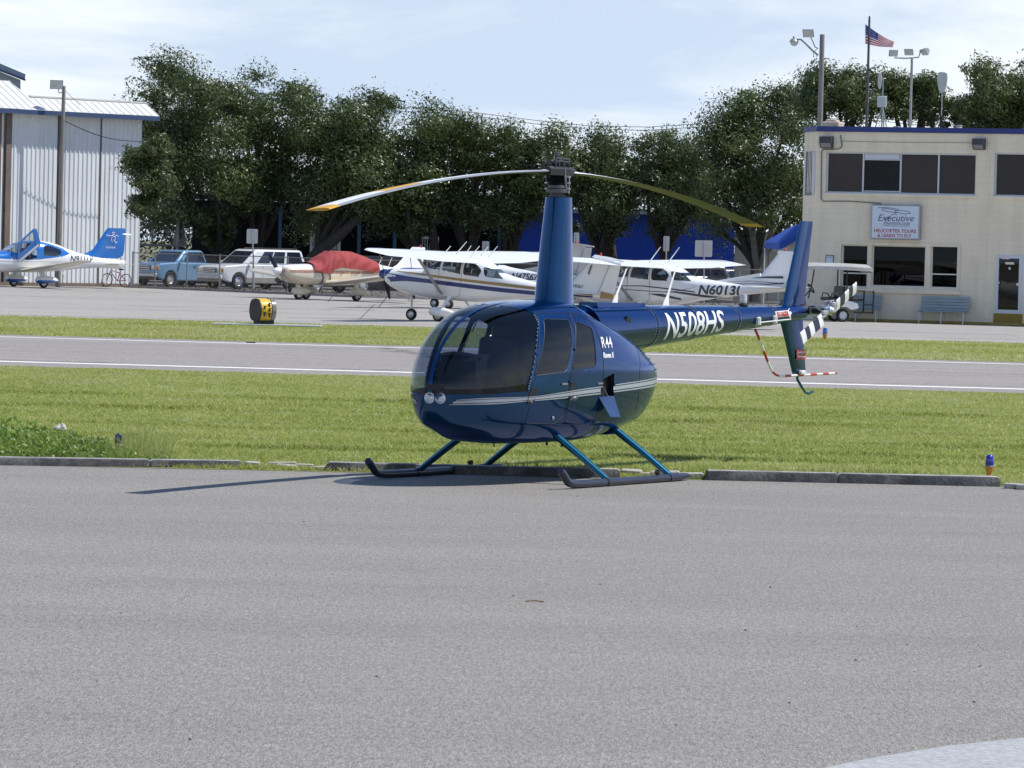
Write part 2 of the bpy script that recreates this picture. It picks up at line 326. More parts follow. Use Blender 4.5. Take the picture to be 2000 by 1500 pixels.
def sheet(name, lo, hi, z, m, X=420, n=8, kind='structure', parent=None):
    mb = MB(); xs = [-X + 2 * X * i / n for i in range(n + 1)]
    for i in range(n):
        a, b = xs[i], xs[i + 1]; mb.add([(a, lo(a), z), (b, lo(b), z), (b, hi(b), z), (a, hi(a), z)], [(0, 1, 2, 3)])
    return mb.build(name, m, parent, kind=kind)
k_ = lambda v: (lambda x: v)
m_ground = mat('dry_ground', (.16, .17, .08), .95, var=.25, vs=.05, col2=(.2, .18, .12))
m_apron = asphalt('apron_asphalt', (.240, .227, .208), (.208, .197, .181), .1, .36, 210, bump=.25, gy=.16)
m_runway = asphalt('runway_asphalt', (.285, .262, .246), (.24, .222, .21), .1, .25, 30, stretch=(.12, 1.2, 1), cracks=.10)
m_ramp = asphalt('ramp_asphalt', (.345, .325, .30), (.29, .275, .258), .1, .22, 25, stretch=(.12, .9, 1), cracks=.10)
m_park = asphalt('parking_asphalt', (.16, .15, .14), (.11, .10, .10), .1, .25, 25)
m_conc = asphalt('pale_concrete', (.36, .37, .38), (.31, .32, .33), .1, .18, 60, bump=.2)
m_turf = mat('turf_soil', (.20, .24, .06), .9, var=.25, vs=1.2, col2=(.15, .13, .05), c2=(.5, .72), stretch=(.25, 1.0, 1), fine=.35, fs=18)
m_turf2 = mat('far_turf', (.22, .25, .08), .9, var=.22, vs=1.2, col2=(.28, .25, .11), c2=(.42, .66), stretch=(.22, 1.0, 1), fine=.4, fs=9)
m_white = mat('runway_paint', (.80, .80, .78), .7, var=.06, vs=6, fine=.12, fs=30)
sheet('ground', k_(-1500), k_(4200), -.03, m_ground, X=3000, n=2)
sheet('apron', k_(-300), KERB, 0, m_apron)
sheet('grass_verge', KERB, RN, .004, m_turf)
sheet('runway', RN, RF, 0, m_runway)
sheet('runway_line', L1, lambda x: L1(x) + .55, .004, m_white)
sheet('runway_line', L2, lambda x: L2(x) + .45, .004, m_white)
sheet('grass_strip', RF, TX, .004, m_turf2)
sheet('ramp', TX, k_(232), 0, m_ramp)
sheet('parking_lot', lambda x: max(199.5, 199.5 - 1.45 * (x + 7)) + .8 if x < 60 else 232.0, lambda x: 330.0, .004, m_park, n=60)
# pale concrete patch in the near right corner
_q = [G(1560, 1512), G(1700, 1482), G(1850, 1458), G(2060, 1436)]
mb = MB(); mb.add([(p.x, p.y, .004) for p in _q] + [(5, 17.5, .004), (5, 12, .004), (_q[0].x - .3, 12, .004)], [tuple(range(7))]); mb.build('concrete_patch', m_conc, kind='structure')
# grass blades
m_blade = bpy.data.materials.new('grass_blade'); m_blade.use_nodes = True
t_ = m_blade.node_tree; b_ = t_.nodes['Principled BSDF']; at_ = N(t_, 'ShaderNodeAttribute', attribute_name='shade'); rp = N(t_, 'ShaderNodeValToRGB')
e = rp.color_ramp.elements; e[0].position = 0; e[0].color = (.17, .115, .05, 1); e[1].position = 1; e[1].color = (.50, .52, .32, 1)
for ps, c_ in ((.05, (.15, .12, .04, 1)), (.08, (.10, .13, .022, 1)), (.35, (.315, .37, .08, 1)), (.68, (.43, .46, .13, 1)), (.86, (.52, .49, .20, 1)), (.93, (.50, .51, .25, 1))):
    x_ = e.new(ps); x_.color = c_
t_.links.new(at_.outputs['Fac'], rp.inputs[0]); t_.links.new(rp.outputs[0], b_.inputs['Base Color']); tl_ = N(t_, 'ShaderNodeBsdfTranslucent'); t_.links.new(rp.outputs[0], tl_.inputs[0]); mx_ = N(t_, 'ShaderNodeMixShader'); mx_.inputs[0].default_value = .42; t_.links.new(b_.outputs[0], mx_.inputs[1]); t_.links.new(tl_.outputs[0], mx_.inputs[2]); t_.links.new(mx_.outputs[0], t_.nodes['Material Output'].inputs[0]); b_.inputs['Roughness'].default_value = .45; b_.inputs['Specular IOR Level'].default_value = .35
def blades(name, n, lo, hi, xr, hfun, wfun, bias=1.0, sfun=None, bare=None):
    x = rng.uniform(-xr, xr, int(n * 2.2)); u = rng.random(int(n * 2.2)) ** bias; yl = lo(x); yh = hi(x); y = yl + (yh - yl) * u
    k = np.abs(x) < y * .1165 + 3.2; x, y = x[k][:n], y[k][:n]; n = len(x)
    h = hfun(x, y) * .85 * rng.uniform(.5, 1.25, n); wd = wfun(x, y) * rng.uniform(.6, 1.4, n); a = rng.uniform(0, np.pi, n); lx = rng.normal(0, 1.1, n) * h; ly = rng.normal(0, 1.0, n) * h
    z = np.full(n, .002); dx, dy = np.cos(a) * wd, np.sin(a) * wd * .5
    V = np.stack([np.stack([x - dx, y - dy, z], -1), np.stack([x + dx, y + dy, z], -1), np.stack([x + lx, y + ly, z + h], -1)], 1).reshape(-1, 3)
    s = np.clip(rng.beta(2.2, 2.6, n) + (sfun(x, y) if sfun else 0), .085, 1)
    if bare is not None: br = rng.random(n) < bare(x, y); s[br] = rng.uniform(0, .05, br.sum()); V[2::3][br, 2] *= .45; fl = rng.random(n) < .012; s[fl] = rng.uniform(.94, 1, fl.sum())
    return npmesh(name, V, np.arange(3 * n).reshape(-1, 3), m_blade, kind='stuff', attr=s)
def vnoise(x, y, sx, sy, seed=0):
    g = np.random.default_rng(seed).random((64, 64)); a, b = x / sx, y / sy; i, j = np.floor(a).astype(int), np.floor(b).astype(int); f, gg = a - i, b - j; f = f * f * (3 - 2 * f); gg = gg * gg * (3 - 2 * gg)
    q = lambda p, r: g[p % 64, r % 64]
    return (q(i, j) * (1 - f) + q(i + 1, j) * f) * (1 - gg) + (q(i, j + 1) * (1 - f) + q(i + 1, j + 1) * f) * gg
def ruts(y, x):                                                     # the mower's lines: taller grass beside a low one
    r = np.zeros_like(y)
    for y0, m_, wd in ((53.6, -.06, .35), (51.4, -.05, .25), (56.8, -.05, .3), (62.5, -.04, .45), (67.5, -.04, .5)): r = np.maximum(r, np.exp(-((y - (y0 + m_ * x + .25 * (vnoise(x, y * 0, 1.7, 1, 5) - .5))) / wd) ** 2) * (.35 + .65 * vnoise(x, y * 0, 1.3, 1, int(y0))))
    return r
def gh(x, y): return .026 + .022 * vnoise(x, y, .7, 1.0, 3) + .045 * ruts(y, x) + .03 * np.exp(-(y - KERB(x)) / .6)
def gs(x, y): return .22 * (vnoise(x, y, 2.2, 2.5, 8) - .45) + .25 * (vnoise(x, y, .6, .35, 9) > .80) + .06 - .30 * ruts(y, x) + .16 * (vnoise(x, y, 1.1, .9, 77) - .5) + .16 * np.clip((y - 60) / 20, 0, 1)
blades('grass', 690000, lambda x: KERB(x) + .12, lambda x: RN(x) - .1, 13.5, gh, lambda x, y: .0065 + .003 * (y - 46) / 30, bias=1.35, sfun=gs, bare=lambda x, y: np.clip(2.6 * (vnoise(x, y, .9, .28, 41) - .68) + 1.2 * (vnoise(x, y, 3.1, .22, 43) - .70), 0, .75) + .25 * ruts(y + .35, x))
blades('grass', 155000, lambda x: RF(x) + .1, lambda x: TX(x) - .05, 19, lambda x, y: .035 + .03 * vnoise(x, y, 1, 2, 4), lambda x, y: .017 + 0 * x, sfun=lambda x, y: .12 + .42 * (vnoise(x, y, 2.5, 2.5, 12) - .25))

m_rampline = mat('ramp_line_dark', (.035, .033, .032), .8, var=.3, vs=2)  # thin dark strips laid on the ramp surface
for pts in (((380, 578), (560, 582), (681, 587), (900, 599)), ((560, 620), (700, 624), (817, 627.5)), ((702, 624), (732, 594)), ((60, 566), (240, 570.5)), ((1480, 640), (1620, 643)), ((1640, 645), (1990, 655))):
    q = [G(*a) for a in pts]; mb = MB()
    for a, b in zip(q, q[1:]):
        d = (b - a).normalized(); n_ = Vector((-d.y, d.x, 0)) * (.08 if abs(d.x) > .3 else .014); k = len(mb.v); mb.v += [tuple(p + o + Vector((0, 0, .004))) for p, o in ((a, -n_), (b, -n_), (b, n_), (a, n_))]; mb.f.append([k, k + 1, k + 2, k + 3]); mb.m.append(0)
    mb.build('ramp_line', m_rampline, kind='structure')
# ---------------------------------------------------------------- the helicopter (x forward, y port, z up, origin under the mast)
m_blue = mat('metallic_blue_paint', (.0006, .050, .145), .24, .87, .7, stint=(.02, .47, 1.0), var=.04, vs=2)
m_teal = mat('teal_blue_paint', (.002, .10, .17), .22, .7, .6, var=.05)
m_skid = mat('skid_grey_paint', (.022, .026, .045), .38, .1, .2, var=.15)
m_black = mat('matt_black', (.012, .012, .014), .6)
m_seal = mat('window_rubber', (.008, .02, .06), .5)
m_steel = mat('bare_steel', (.38, .38, .40), .35, .9, var=.2, vs=20)
m_alu = mat('dull_aluminium', (.55, .56, .58), .4, .8, var=.1)
m_whitep = mat('white_gloss_paint', (.80, .80, .80), .3, 0, .5, var=.03)
m_silver = mat('silver_decal', (.42, .45, .50), .35, .35, var=.04)
m_decal = mat('white_decal', (.80, .82, .84), .45, var=.03)
m_red = mat('red_paint', (.50, .03, .025), .4, var=.08)
m_yel = mat('yellow_paint', (.62, .33, .02), .45, var=.08)
m_olive = mat('blade_underside', (.060, .052, .012), .45, var=.15)
m_leather = mat('seat_leather', (.006, .006, .009), .45, var=.2, vs=12, bump=.2)
m_lining = mat('cabin_lining', (.008, .010, .022), .7)
g_screen = glass('tinted_screen', (.50, .57, .68), .9, rough=.004); g_clear = glass('clear_lens', (.9, .93, .95), 1.0)
heli = empty('helicopter', (.40, 46.35, 0), R(241), 'glossy dark blue four seat helicopter standing on its skids on the near tarmac', 'helicopter')
ZT = [.40, .43, .50, .62, .78, .95, 1.1, 1.3, 1.5, 1.65, 1.75, 1.80, 1.82]
hXF = pchip(ZT, [1.465, 1.785, 2.0, 2.296, 2.409, 2.456, 2.425, 2.308, 2.082, 1.782, 1.40, .94, .55]); hXR = pchip(ZT, [-.248, -.468, -.937, -1.557, -1.796, -1.914, -1.939, -1.564, -.939, -.251, .151, .30, .36])
hW = pchip(ZT, [.30, .44, .54, .61, .65, .665, .665, .65, .61, .55, .46, .34, .15])
def hparts(z):
    xf, xr, wd = hXF(z), hXR(z), hW(z); xc = np.maximum(np.minimum(.35, xf - .1), xr + .1); return xf, xr, wd, xc
def hS(phi, z):
    xf, xr, wd, xc = hparts(z); c, s = np.cos(phi), np.sin(phi); fr = c >= 0; n = np.where(fr, 2.35, 2.2)
    return xc + (np.where(fr, xf, xr) - xc) * np.abs(c) ** (2 / n), wd * np.abs(s) ** (2 / n) * np.sign(s), z + 0 * c
def hinv(x, z, sd):
    z = np.clip(z, .405, 1.818); xf, xr, wd, xc = hparts(z); fr = x >= xc; n = np.where(fr, 2.35, 2.2)
    q = np.clip((x - xc) / np.where(fr, xf - xc, xr - xc), 0, 1) ** (n / 2); c = np.where(fr, q, -q); return np.arccos(c) * np.sign(sd), z
HS = Skin(hS, hinv)
post = [(1.20, 1.72), (1.215, 1.635), (1.33, 1.48), (1.43, 1.27), (1.52, 1.05), (1.555, .93)]
screen = post + [(1.75, .925), (2.05, .905), (2.25, .90), (2.6, .90), (2.6, 1.95), (1.45, 1.95), (1.28, 1.79)]
fwin = corner([(1.12, 1.645), (.685, 1.635), (.74, 1.40), (.90, 1.12), (1.46, 1.085), (1.31, 1.31)], .05)
rwin = corner([(.575, 1.625), (.27, 1.555), (.29, 1.17), (.79, 1.135), (.70, 1.36)], .05)
fdoor = corner([(1.16, 1.70), (.62, 1.70), (.66, 1.40), (.83, 1.10), (.86, .70), (1.0, .60), (1.50, .62), (1.50, .90), (1.39, 1.27), (1.29, 1.48)], .04)
rdoor = corner([(.60, 1.70), (.22, 1.62), (.12, 1.30), (.15, .70), (.30, .58), (.82, .62), (.83, .90), (.80, 1.10), (.63, 1.40)], .04)
hatch = corner([(.145, 1.035), (-.115, 1.095), (-.14, .865), (.19, .86)], .012)
grille = corner([(-1.16, 1.30), (-1.50, 1.33), (-1.86, 1.13), (-1.86, 1.06), (-1.42, 1.10)], .02)
regs = [('windscreen_port', screen, 1), ('windscreen_star', screen, -1), ('fwin1', fwin, 1), ('fwin-1', fwin, -1), ('rwin1', rwin, 1), ('rwin-1', rwin, -1), ('fdoor1', fdoor, 1), ('fdoor-1', fdoor, -1), ('rdoor1', rdoor, 1), ('rdoor-1', rdoor, -1), ('hatch', hatch, 1), ('grille', grille, 1), ('grille2', grille, -1)]
zs = np.concatenate([np.linspace(.40, .5, 8)[:-1], np.linspace(.5, 1.7, 76)[:-1], np.linspace(1.7, 1.82, 16)])
sk = shell(hS, hinv, np.linspace(-np.pi, np.pi, 340, endpoint=False), zs, regs)
def skin(nm, name, m, parent, sm=50): return npmesh(name, *sk[nm], m, parent, smooth=sm, norm=True)
body = skin('rest', 'body', m_blue, heli)
mb = MB()
for z in (.40, 1.82): mb.add([hS(np.array(f), np.array(z)) for f in np.linspace(-math.pi, math.pi, 60, endpoint=False)], [tuple(range(60))])
mb.build('body_cap', m_blue, heli, kind='stuff')
for nm in ('windscreen_port', 'windscreen_star'): skin(nm, 'windscreen', g_screen, heli)
for sd in (1, -1):
    for d, wn, dp, wp in (('fdoor', 'fwin', fdoor, fwin), ('rdoor', 'rwin', rdoor, rwin)):
        do = skin(d + str(sd), 'door', m_blue, heli); skin(wn + str(sd), 'window', g_screen, do)
        mb = MB(); HS.outline(mb, wp, sd, .007); mb.build('window_seal', m_seal, do, smooth=60)
        mb = MB(); HS.outline(mb, dp, sd, .0035); mb.build('door_gap', m_black, do, smooth=60)
    for nm_, (x, z) in (('door_hinge', (1.50, 1.02)), ('door_hinge', (1.40, 1.30)), ('door_hinge', (.815, 1.02)), ('door_hinge', (.70, 1.34)), ('door_handle', (.93, 1.00)), ('door_handle', (.20, .995))):
        q = HS.pt(x, z, sd, .006); MB().box(q, (.05 if nm_ == 'door_hinge' else .11, .016, .022), rz=R(-20 * sd) if x > 1.2 else 0, ch=.005).build(nm_, m_blue if nm_ == 'door_hinge' else m_steel, heli)
    mb = MB(); HS.outline(mb, post, sd, .010, closed=False); HS.outline(mb, [(1.555, .93), (1.75, .925), (2.05, .905), (2.25, .90), (2.43, .90)], sd, .006, closed=False); mb.build('screen_frame', m_blue, heli, smooth=60)
    mb = MB(); pts = [q for q in [HS.pt(x, z, sd, .012) for x, z in ((1.22, 1.68), (1.24, 1.60), (1.35, 1.46), (1.45, 1.25), (1.53, 1.05), (1.56, .95))]]
    for a, b in zip(pts, pts[1:]):
        for k in range(4): mb.box(a.lerp(b, (k + .5) / 4), (.012, .012, .012))
    mb.build('rivets', m_steel, heli, kind='stuff')
mb = MB()                                                          # strip down the middle of the windscreen
zz = list(np.linspace(.92, 1.80, 30)); vs = []; fs = []
for z in zz:
    for y in (-.022, 0, .022):
        f = math.asin(min(1, (abs(y) / float(hW(np.array(z)))) ** (2.35 / 2))) * (1 if y > 0 else -1); q = Vector([float(a) for a in hS(np.array(f), np.array(z))]); n = Vector((1, 0, .0 if z < 1.1 else (z - 1.0) * 2.2)).normalized(); vs.append(q + n * .008)
for i in range(len(zz) - 1): fs += [(3 * i, 3 * i + 1, 3 * i + 4, 3 * i + 3), (3 * i + 1, 3 * i + 2, 3 * i + 5, 3 * i + 4)]
mb.add(vs, fs); mb.build('windscreen_strip', m_blue, heli, smooth=60)
# dark lining inside the painted skin, bulkhead, floor, seats, panel
V_, F_ = sk['rest']; c_ = np.array([.35, 0, 1.05]); lin = V_ + (c_ - V_) / np.linalg.norm(c_ - V_, axis=1)[:, None] * .03
kx = lin[F_].mean(1)[:, 0] > -.5; npmesh('cabin_lining', lin, F_[kx], m_lining, heli, smooth=60)
mb = MB(); mb.loft([[(x, .62 * math.cos(t), 1.05 + .62 * math.sin(t)) for t in [2 * math.pi * i / 20 for i in range(20)]] for x in (-.12, -.16)]); mb.build('bulkhead', m_lining, heli)
MB().box((.62, 0, .60), (2.3, .80, .04)).build('floor', m_lining, heli)
for x, y in ((.75, .31), (.75, -.31), (.05, .31), (.05, -.31)):
    mb = MB(); mb.box((x + .12, y, .80), (.50, .46, .14), ch=.03); mb.box((x - .18, y, 1.14), (.12, .46, .60), ry=R(-10), ch=.03); mb.box((x + .1, y, .66), (.42, .44, .18)); mb.build('seat', m_leather, heli, smooth=30)
    MB().box((x - .27, y, 1.49), (.08, .24, .14), ry=R(-10), ch=.02).build('headrest', m_leather, heli, smooth=30)
mb = MB(); mb.loft([[(x + (.05 if z > 1.15 else 0), y * s, z) for y in (-.24, .24)] + [(x - .22, y * s, z) for y in (.22, -.22)] for x, z, s in ((2.0, .62, .8), (2.02, .85, .8), (1.95, 1.02, .9), (1.95, 1.22, 1.0), (1.88, 1.285, .92))]); pn = mb.build('instrument_panel', m_black, heli, smooth=35)
mb = MB(); mb.tube([(1.98 - .02 * abs(i), .06 * i, 1.255 + .035 * math.cos(i * .38)) for i in range(-4, 5)], [.03] * 9, n=10, flat=.8); mb.build('glare_shield', mat('glossy_black', (.02, .02, .022), .25, 0, .4), pn, smooth=60)
mb = MB(); mb.tube([(1.45, 0, .6), (1.42, 0, .95), (1.25, 0, 1.10), (1.22, 0, 1.14)], .018); mb.tube([(1.22, -.34, 1.13), (1.22, 0, 1.16), (1.22, .34, 1.13)], .016); mb.tube([(1.22, .34, 1.13), (1.22, .36, .98)], .02); mb.tube([(1.22, -.34, 1.13), (1.22, -.36, .98)], .02); mb.build('control_stick', m_black, heli, smooth=50)
# stripes along the cabin
sx = lambda f, z: float(hS(np.array(R(f)), np.array(z))[0])
fz = [11, 17, 28, 39, 59, 77, 92, 107, 125, 141, 152, 164]; zt = pchip(fz, [.822, .850, .866, .875, .882, .922, .963, .993, 1.015, 1.031, 1.04, 1.046]); zbm = pchip(fz, [.800, .803, .806, .811, .836, .857, .886, .910, .928, .939, .946, .95])
for sd in (1, -1):
    mb = MB(); f0 = 12 if sd > 0 else 14
    for lo, hi, fs0 in ((0, .13, 17.5), (.24, .70, 15), (.82, 1.0, f0)):
        ff = np.linspace(fs0, 163, 90); xs = []; A = []; B = []
        for f in ff:
            t, b = float(zt(f)), float(zbm(f)); A.append(t + (b - t) * lo); B.append(t + (b - t) * hi); xs.append(sx(f, (t + b) / 2))
        vs = []; fs = []
        for i, f in enumerate(ff):
            for z in (A[i], B[i]):
                q = Vector([float(a) for a in hS(np.array(R(f) * sd), np.array(z))]); c = math.cos(R(f)); n = Vector((c * (1.2 if c > 0 else .8), sd * math.sin(R(f)), .0)).normalized(); vs.append(q + n * .005)
            if i: fs.append((2 * i - 2, 2 * i - 1, 2 * i + 1, 2 * i))
        mb.add(vs, fs)
    k = [f for f in mb.f if not (sd > 0 and -.13 < np.mean([mb.v[i][0] for i in f]) < .17)]; mb.f = k; mb.m = [0] * len(k); mb.build('stripe', m_silver, heli, smooth=60)
    mb = MB(); HS.outline(mb, [(.62, 1.71), (.2, 1.665), (-.1, 1.60), (-.5, 1.49), (-.75, 1.41)], sd, .004, closed=False); HS.outline(mb, [(-.95, 1.38), (-.80, 1.12), (-.82, .7)], sd, .003, closed=False); HS.outline(mb, [(1.2, .60), (.4, .585), (-.3, .60), (-1.1, .62)], sd, .003, closed=False); mb.build('panel_gap', m_seal, heli, smooth=60)
# openings
V_, F_ = sk['hatch']; npmesh('hatch_opening', V_ * [1, .90, 1], F_, m_black, heli)
mb = MB(); mb.loft([[(x, y + dy, z) for x, y, z in ((.205, .655, .86), (-.135, .645, .865), (-.13, .73, .655), (.11, .74, .66))] for dy in (0, .006)]); fl = mb.build('hatch_flap', mat('flap_blue_paint', (.002, .035, .14), .35, .3, .6, var=.05), heli); mb = MB(); mb.tube([(.17, .66, 1.0), (.06, .70, .85)], .004, 4); mb.build('stay_cable', m_steel, fl)
for nm in ('grille', 'grille2'):
    V_, F_ = sk[nm]; npmesh('grille_opening', V_ * [.985, .96, 1], F_, m_black, heli)
    sd = 1 if nm == 'grille' else -1
    for k in range(4):
        z = 1.10 + .055 * k; q = [HS.pt(x, z + .01, sd, .002) for x in np.linspace(-1.30 - (0 if k else .1), -1.80 + .09 * k, 8)]; mb = MB(); mb.tube(q, .006, 4); mb.build('grille_slat', m_blue, heli)
for pl in ([(1.50, .965), (1.40, .965), (1.44, .83), (1.54, .80), (1.55, .86)], [(.80, 1.02), (.69, 1.02), (.72, .85), (.85, .86)]):
    for sd in (1, -1):
        mb = MB(); c = corner(pl, .015); vs = [HS.pt(x, z, sd, .006) for x, z in c]; mb.add(vs, [tuple(range(len(vs)))]); av = mb.build('air_scoop', m_black, heli)
        a, b = HS.pt(pl[-1][0] - .01, pl[-1][1] - .02, sd, .02), HS.pt(pl[-2][0], pl[-2][1] + .03, sd, .02); mb = MB(); mb.tube([a + (b - a) * t + Vector((0, sd * .02 * math.sin(t * 3.14), 0)) for t in (0, .25, .5, .75, 1)], [.006, .02, .026, .02, .006], 8); mb.build('scoop_lip', mat('scoop_grey', (.10, .10, .11), .3), av, smooth=60)
for y in (-.012, .100):
    n = Vector((1, 0, 0)); c = Vector((hXF(np.array(.864)) + (.004 if y < .05 else -.012), y, .864)); M = Matrix.Translation(c) @ Matrix.Rotation(R(90 + 2), 4, 'Y') @ Matrix.Rotation(0, 4, 'Z')
    h = MB().lathe([(.052, -.02), (.054, .010), (.050, .013), (.046, .008), (.034, .001), (.018, .004), (.012, .010), (.002, .011)], 24, M).build('headlight', mat('lamp_reflector', (.72, .74, .78), .22, .55), heli, smooth=40)
    MB().lathe([(.047, .008), (.030, .016), (.002, .019)], 24, M).build('lens', g_clear, h, smooth=60)
mb = MB(); mb.loft([[Vector((hXF(np.array(z)) + .014 - .55 * abs(y - .04) ** 2.0, y, z)) for z, y in [(.965 + .026 * math.sin(t) + (.01 if math.sin(t) > 0 else 0), .045 + .10 * math.cos(t)) for t in [2 * math.pi * i / 20 for i in range(20)]]] for _ in (0,)], caps=False); mb.f = [tuple(range(20))]; mb.m = [0]; mb.build('nose_vent', m_black, heli)
tpt = lambda x0, z0: (lambda tx, ty: HS.pt(x0 - tx, z0 + ty, 1, .004))
textobj('lettering', 'R44', .155, m_decal, tpt(.135, 1.355), heli, step=.03, xs=1.0, off=.002, space=1.12)
textobj('lettering', 'Raven II', .075, m_decal, tpt(.12, 1.255), heli, step=.03, xs=1.0, off=.003)
MB().lathe([(.018, -.01), (.022, .01), (.01, .02), (.001, .022)], 12, Matrix.Translation(HS.pt(1.06, .66, 1, 0)) @ Matrix.Rotation(R(-90), 4, 'X')).build('fuel_cap', m_steel, heli, smooth=40)
# mast fairing, mast, rotor head
def airf(c, t, xc, z, n=28):
    o = []
    for i in range(n):
        a = 2 * math.pi * i / n; u = (1 + math.cos(a)) / 2; yy = 1.15 * t * (u ** .8) * (1 - u) ** .45 * 1.35; o.append((xc - c / 2 + c * u, yy * (1 if math.sin(a) >= 0 else -1), z))
    return o
mb = MB(); mb.loft([airf(c, t, x, z) for z, c, t, x in ((1.70, .74, .26, -.09), (1.80, .64, .24, -.07), (2.1, .56, .225, -.075), (2.4, .49, .21, -.085), (2.7, .42, .19, -.095), (2.865, .38, .18, -.10))]); fa = mb.build('mast_fairing', m_blue, heli, smooth=40)
mb = MB(); mb.tube([(-.07, .150, 1.84), (-.09, .122, 2.5), (-.10, .10, 2.85)], .005, 5); mb.tube([(.17, .09, 1.84), (.09, .08, 2.5), (.06, .06, 2.85)], .004, 5); mb.build('fairing_seam', m_steel, fa)
mast = Vector((-.03, 0, 0))
mb = MB(); mb.lathe([(.035, 2.80), (.035, 3.10)], 12); ms = mb.build('mast', m_steel, heli, mast.length and None, mast) if False else mb.build('mast', m_steel, heli, smooth=40, loc=mast)
mb = MB(); mb.lathe([(.06, 2.86), (.085, 2.87), (.085, 2.885), (.06, 2.89), (.06, 2.905), (.115, 2.91), (.118, 2.945), (.06, 2.95), (.10, 2.955), (.10, 2.985), (.05, 3.0)], 24, caps=True); sw = mb.build('swashplate', mat('grey_rubber', (.12, .12, .13), .6), heli, smooth=40, loc=mast)
mb = MB()
for k in range(7): mb.lathe([(.075, 2.955 + k * .02), (.098, 2.965 + k * .02), (.075, 2.975 + k * .02)], 20)
mb.build('mast_boot', m_black, heli, smooth=60, loc=mast)
ra = R(64.3) - R(61); RB = Vector((math.cos(ra), math.sin(ra), 0)); RBp = Vector((-RB.y, RB.x, 0))     # line of the blades
for s in (1, -1):
    mb = MB(); a = mast + RBp * (.10 * s); mb.tube([a + Vector((0, 0, 2.92)), a + RB * (.05 * s) + Vector((0, 0, 3.16))], .011, 6); mb.tube([a + RB * (-.06) + Vector((0, 0, 2.9)), a + RB * (-.06) + Vector((0, 0, 3.08))], .009, 6)
    for z in (2.95, 3.01, 3.07): mb.box(a + Vector((0, 0, z)) + RBp * (.02 * s), (.04, .04, .025), ch=.006)
    mb.build('pitch_link', m_steel, heli, smooth=40)
mb = MB(); Rr = Matrix.Rotation(ra, 3, 'Z')
def rp_(r, t, z): return mast + RB * r + RBp * t + Vector((0, 0, z))
mb.loft([[rp_(r, t, z) for t, z in ((-w_, 3.085), (w_, 3.085), (w_, 3.15), (w_ * .6, 3.175), (-w_ * .6, 3.175), (-w_, 3.15))] for r, w_ in ((-.30, .06), (-.2, .085), (-.06, .10), (.06, .10), (.2, .085), (.30, .06))]); mb.box(rp_(0, 0, 3.20), (.10, .12, .06), rz=ra, ch=.015)
hub = mb.build('rotor_hub', m_black, heli, smooth=30)
mb = MB(); mb.tube([rp_(-.12, .07, 3.255), rp_(.20, .07, 3.26)], .011, 6); mb.tube([rp_(-.12, .07, 3.225), rp_(.20, .07, 3.23)], .009, 6); mb.tube([rp_(-.22, -.03, 3.2), rp_(-.08, -.06, 3.27), rp_(.05, -.06, 3.22)], .014, 6); mb.box(rp_(-.07, -.05, 3.30), (.05, .05, .06), ch=.012); mb.tube([rp_(-.07, -.05, 3.2), rp_(-.07, -.05, 3.3)], .01, 6)
for r in (-.1, .02, .12, .2): mb.tube([rp_(r, .07, 3.15), rp_(r, .07, 3.26)], .008, 6)
mb.build('teeter_bolt', mat('dark_steel', (.10, .10, .11), .4, .7), hub, smooth=40)
mb = MB(); mb.tube([rp_(.30, -.02, 3.20), rp_(.20, -.05, 3.22), rp_(.08, -.08, 3.17), rp_(.02, -.11, 3.10), rp_(-.02, -.12, 3.0)], .018, 6, flat=1.4); mb.build('pitch_horn', m_black, hub, smooth=50)
def bz(r): return 3.125 - .018 * r - .0152 * r * r
for s in (1, -1):
    rs = [.22, .30, .36, .5] + list(np.linspace(.6, 5.03, 46)); rings = []; fo = foil(8); n = len(fo)
    for r in rs:
        c = .10 if r < .29 else (.18 if r < .35 else .257); tk = .5 if r < .29 else (.25 if r < .35 else .13); tw = R(3)
        rings.append([rp_(r * s, s * ((.25 - a) * c * math.cos(tw)), bz(r) + b * c * tk + (.25 - a) * c * math.sin(tw) * 1.0) for a, b in fo])
    mb = MB(); mb.loft(rings); nr = len(rs) - 1; k = 0
    for i in range(nr):
        r = (rs[i] + rs[i + 1]) / 2
        for j in range(n):
            top = j < 8; u = (fo[j][0] + fo[(j + 1) % n][0]) / 2
            c = 0 if top else 2
            if r > 4.82: c = 1
            elif top and 3.05 < r < 3.85 and u > .14: c = 1
            elif top and u < .12: c = 3
            mb.m[k] = c; k += 1
    mb.m[-2:] = [2, 1]
    mb.build('rotor_blade', [mat('blade_white', (.72, .73, .74), .4, var=.05, vs=2), m_yel, m_olive, mat('blade_edge', (.42, .45, .46), .3, .5, var=.1)], heli, smooth=35)
# tail boom
bax = lambda x: 1.525 + (-x - 1.5) * .0360; brad = lambda x: .245 - (-x - 1.5) * .0385
xs = list(np.linspace(-.55, -5.85, 40)); mb = MB()
bring = lambda x, r, z, n=28: [(x, r * math.cos(2 * math.pi * i / n), z + r * math.sin(2 * math.pi * i / n)) for i in range(n)]
rings = [bring(x, brad(x), bax(x)) for x in xs] + [bring(-5.93, brad(-5.9) * .9, bax(-5.9)), bring(-5.97, brad(-5.9) * .6, bax(-5.9)), bring(-5.98, .004, bax(-5.9))]; mb.loft(rings); boom = mb.build('tail_boom', m_blue, heli, smooth=40)
mb = MB()
for x in (-1.9, -2.95, -4.0, -5.0): mb.tube([(x, (brad(x) + .001) * math.cos(t), bax(x) + (brad(x) + .001) * math.sin(t)) for t in np.linspace(0, 2 * math.pi, 33)], .003, 4, caps=False)
mb.build('boom_seam', m_seal, boom, kind='stuff')
mb = MB()
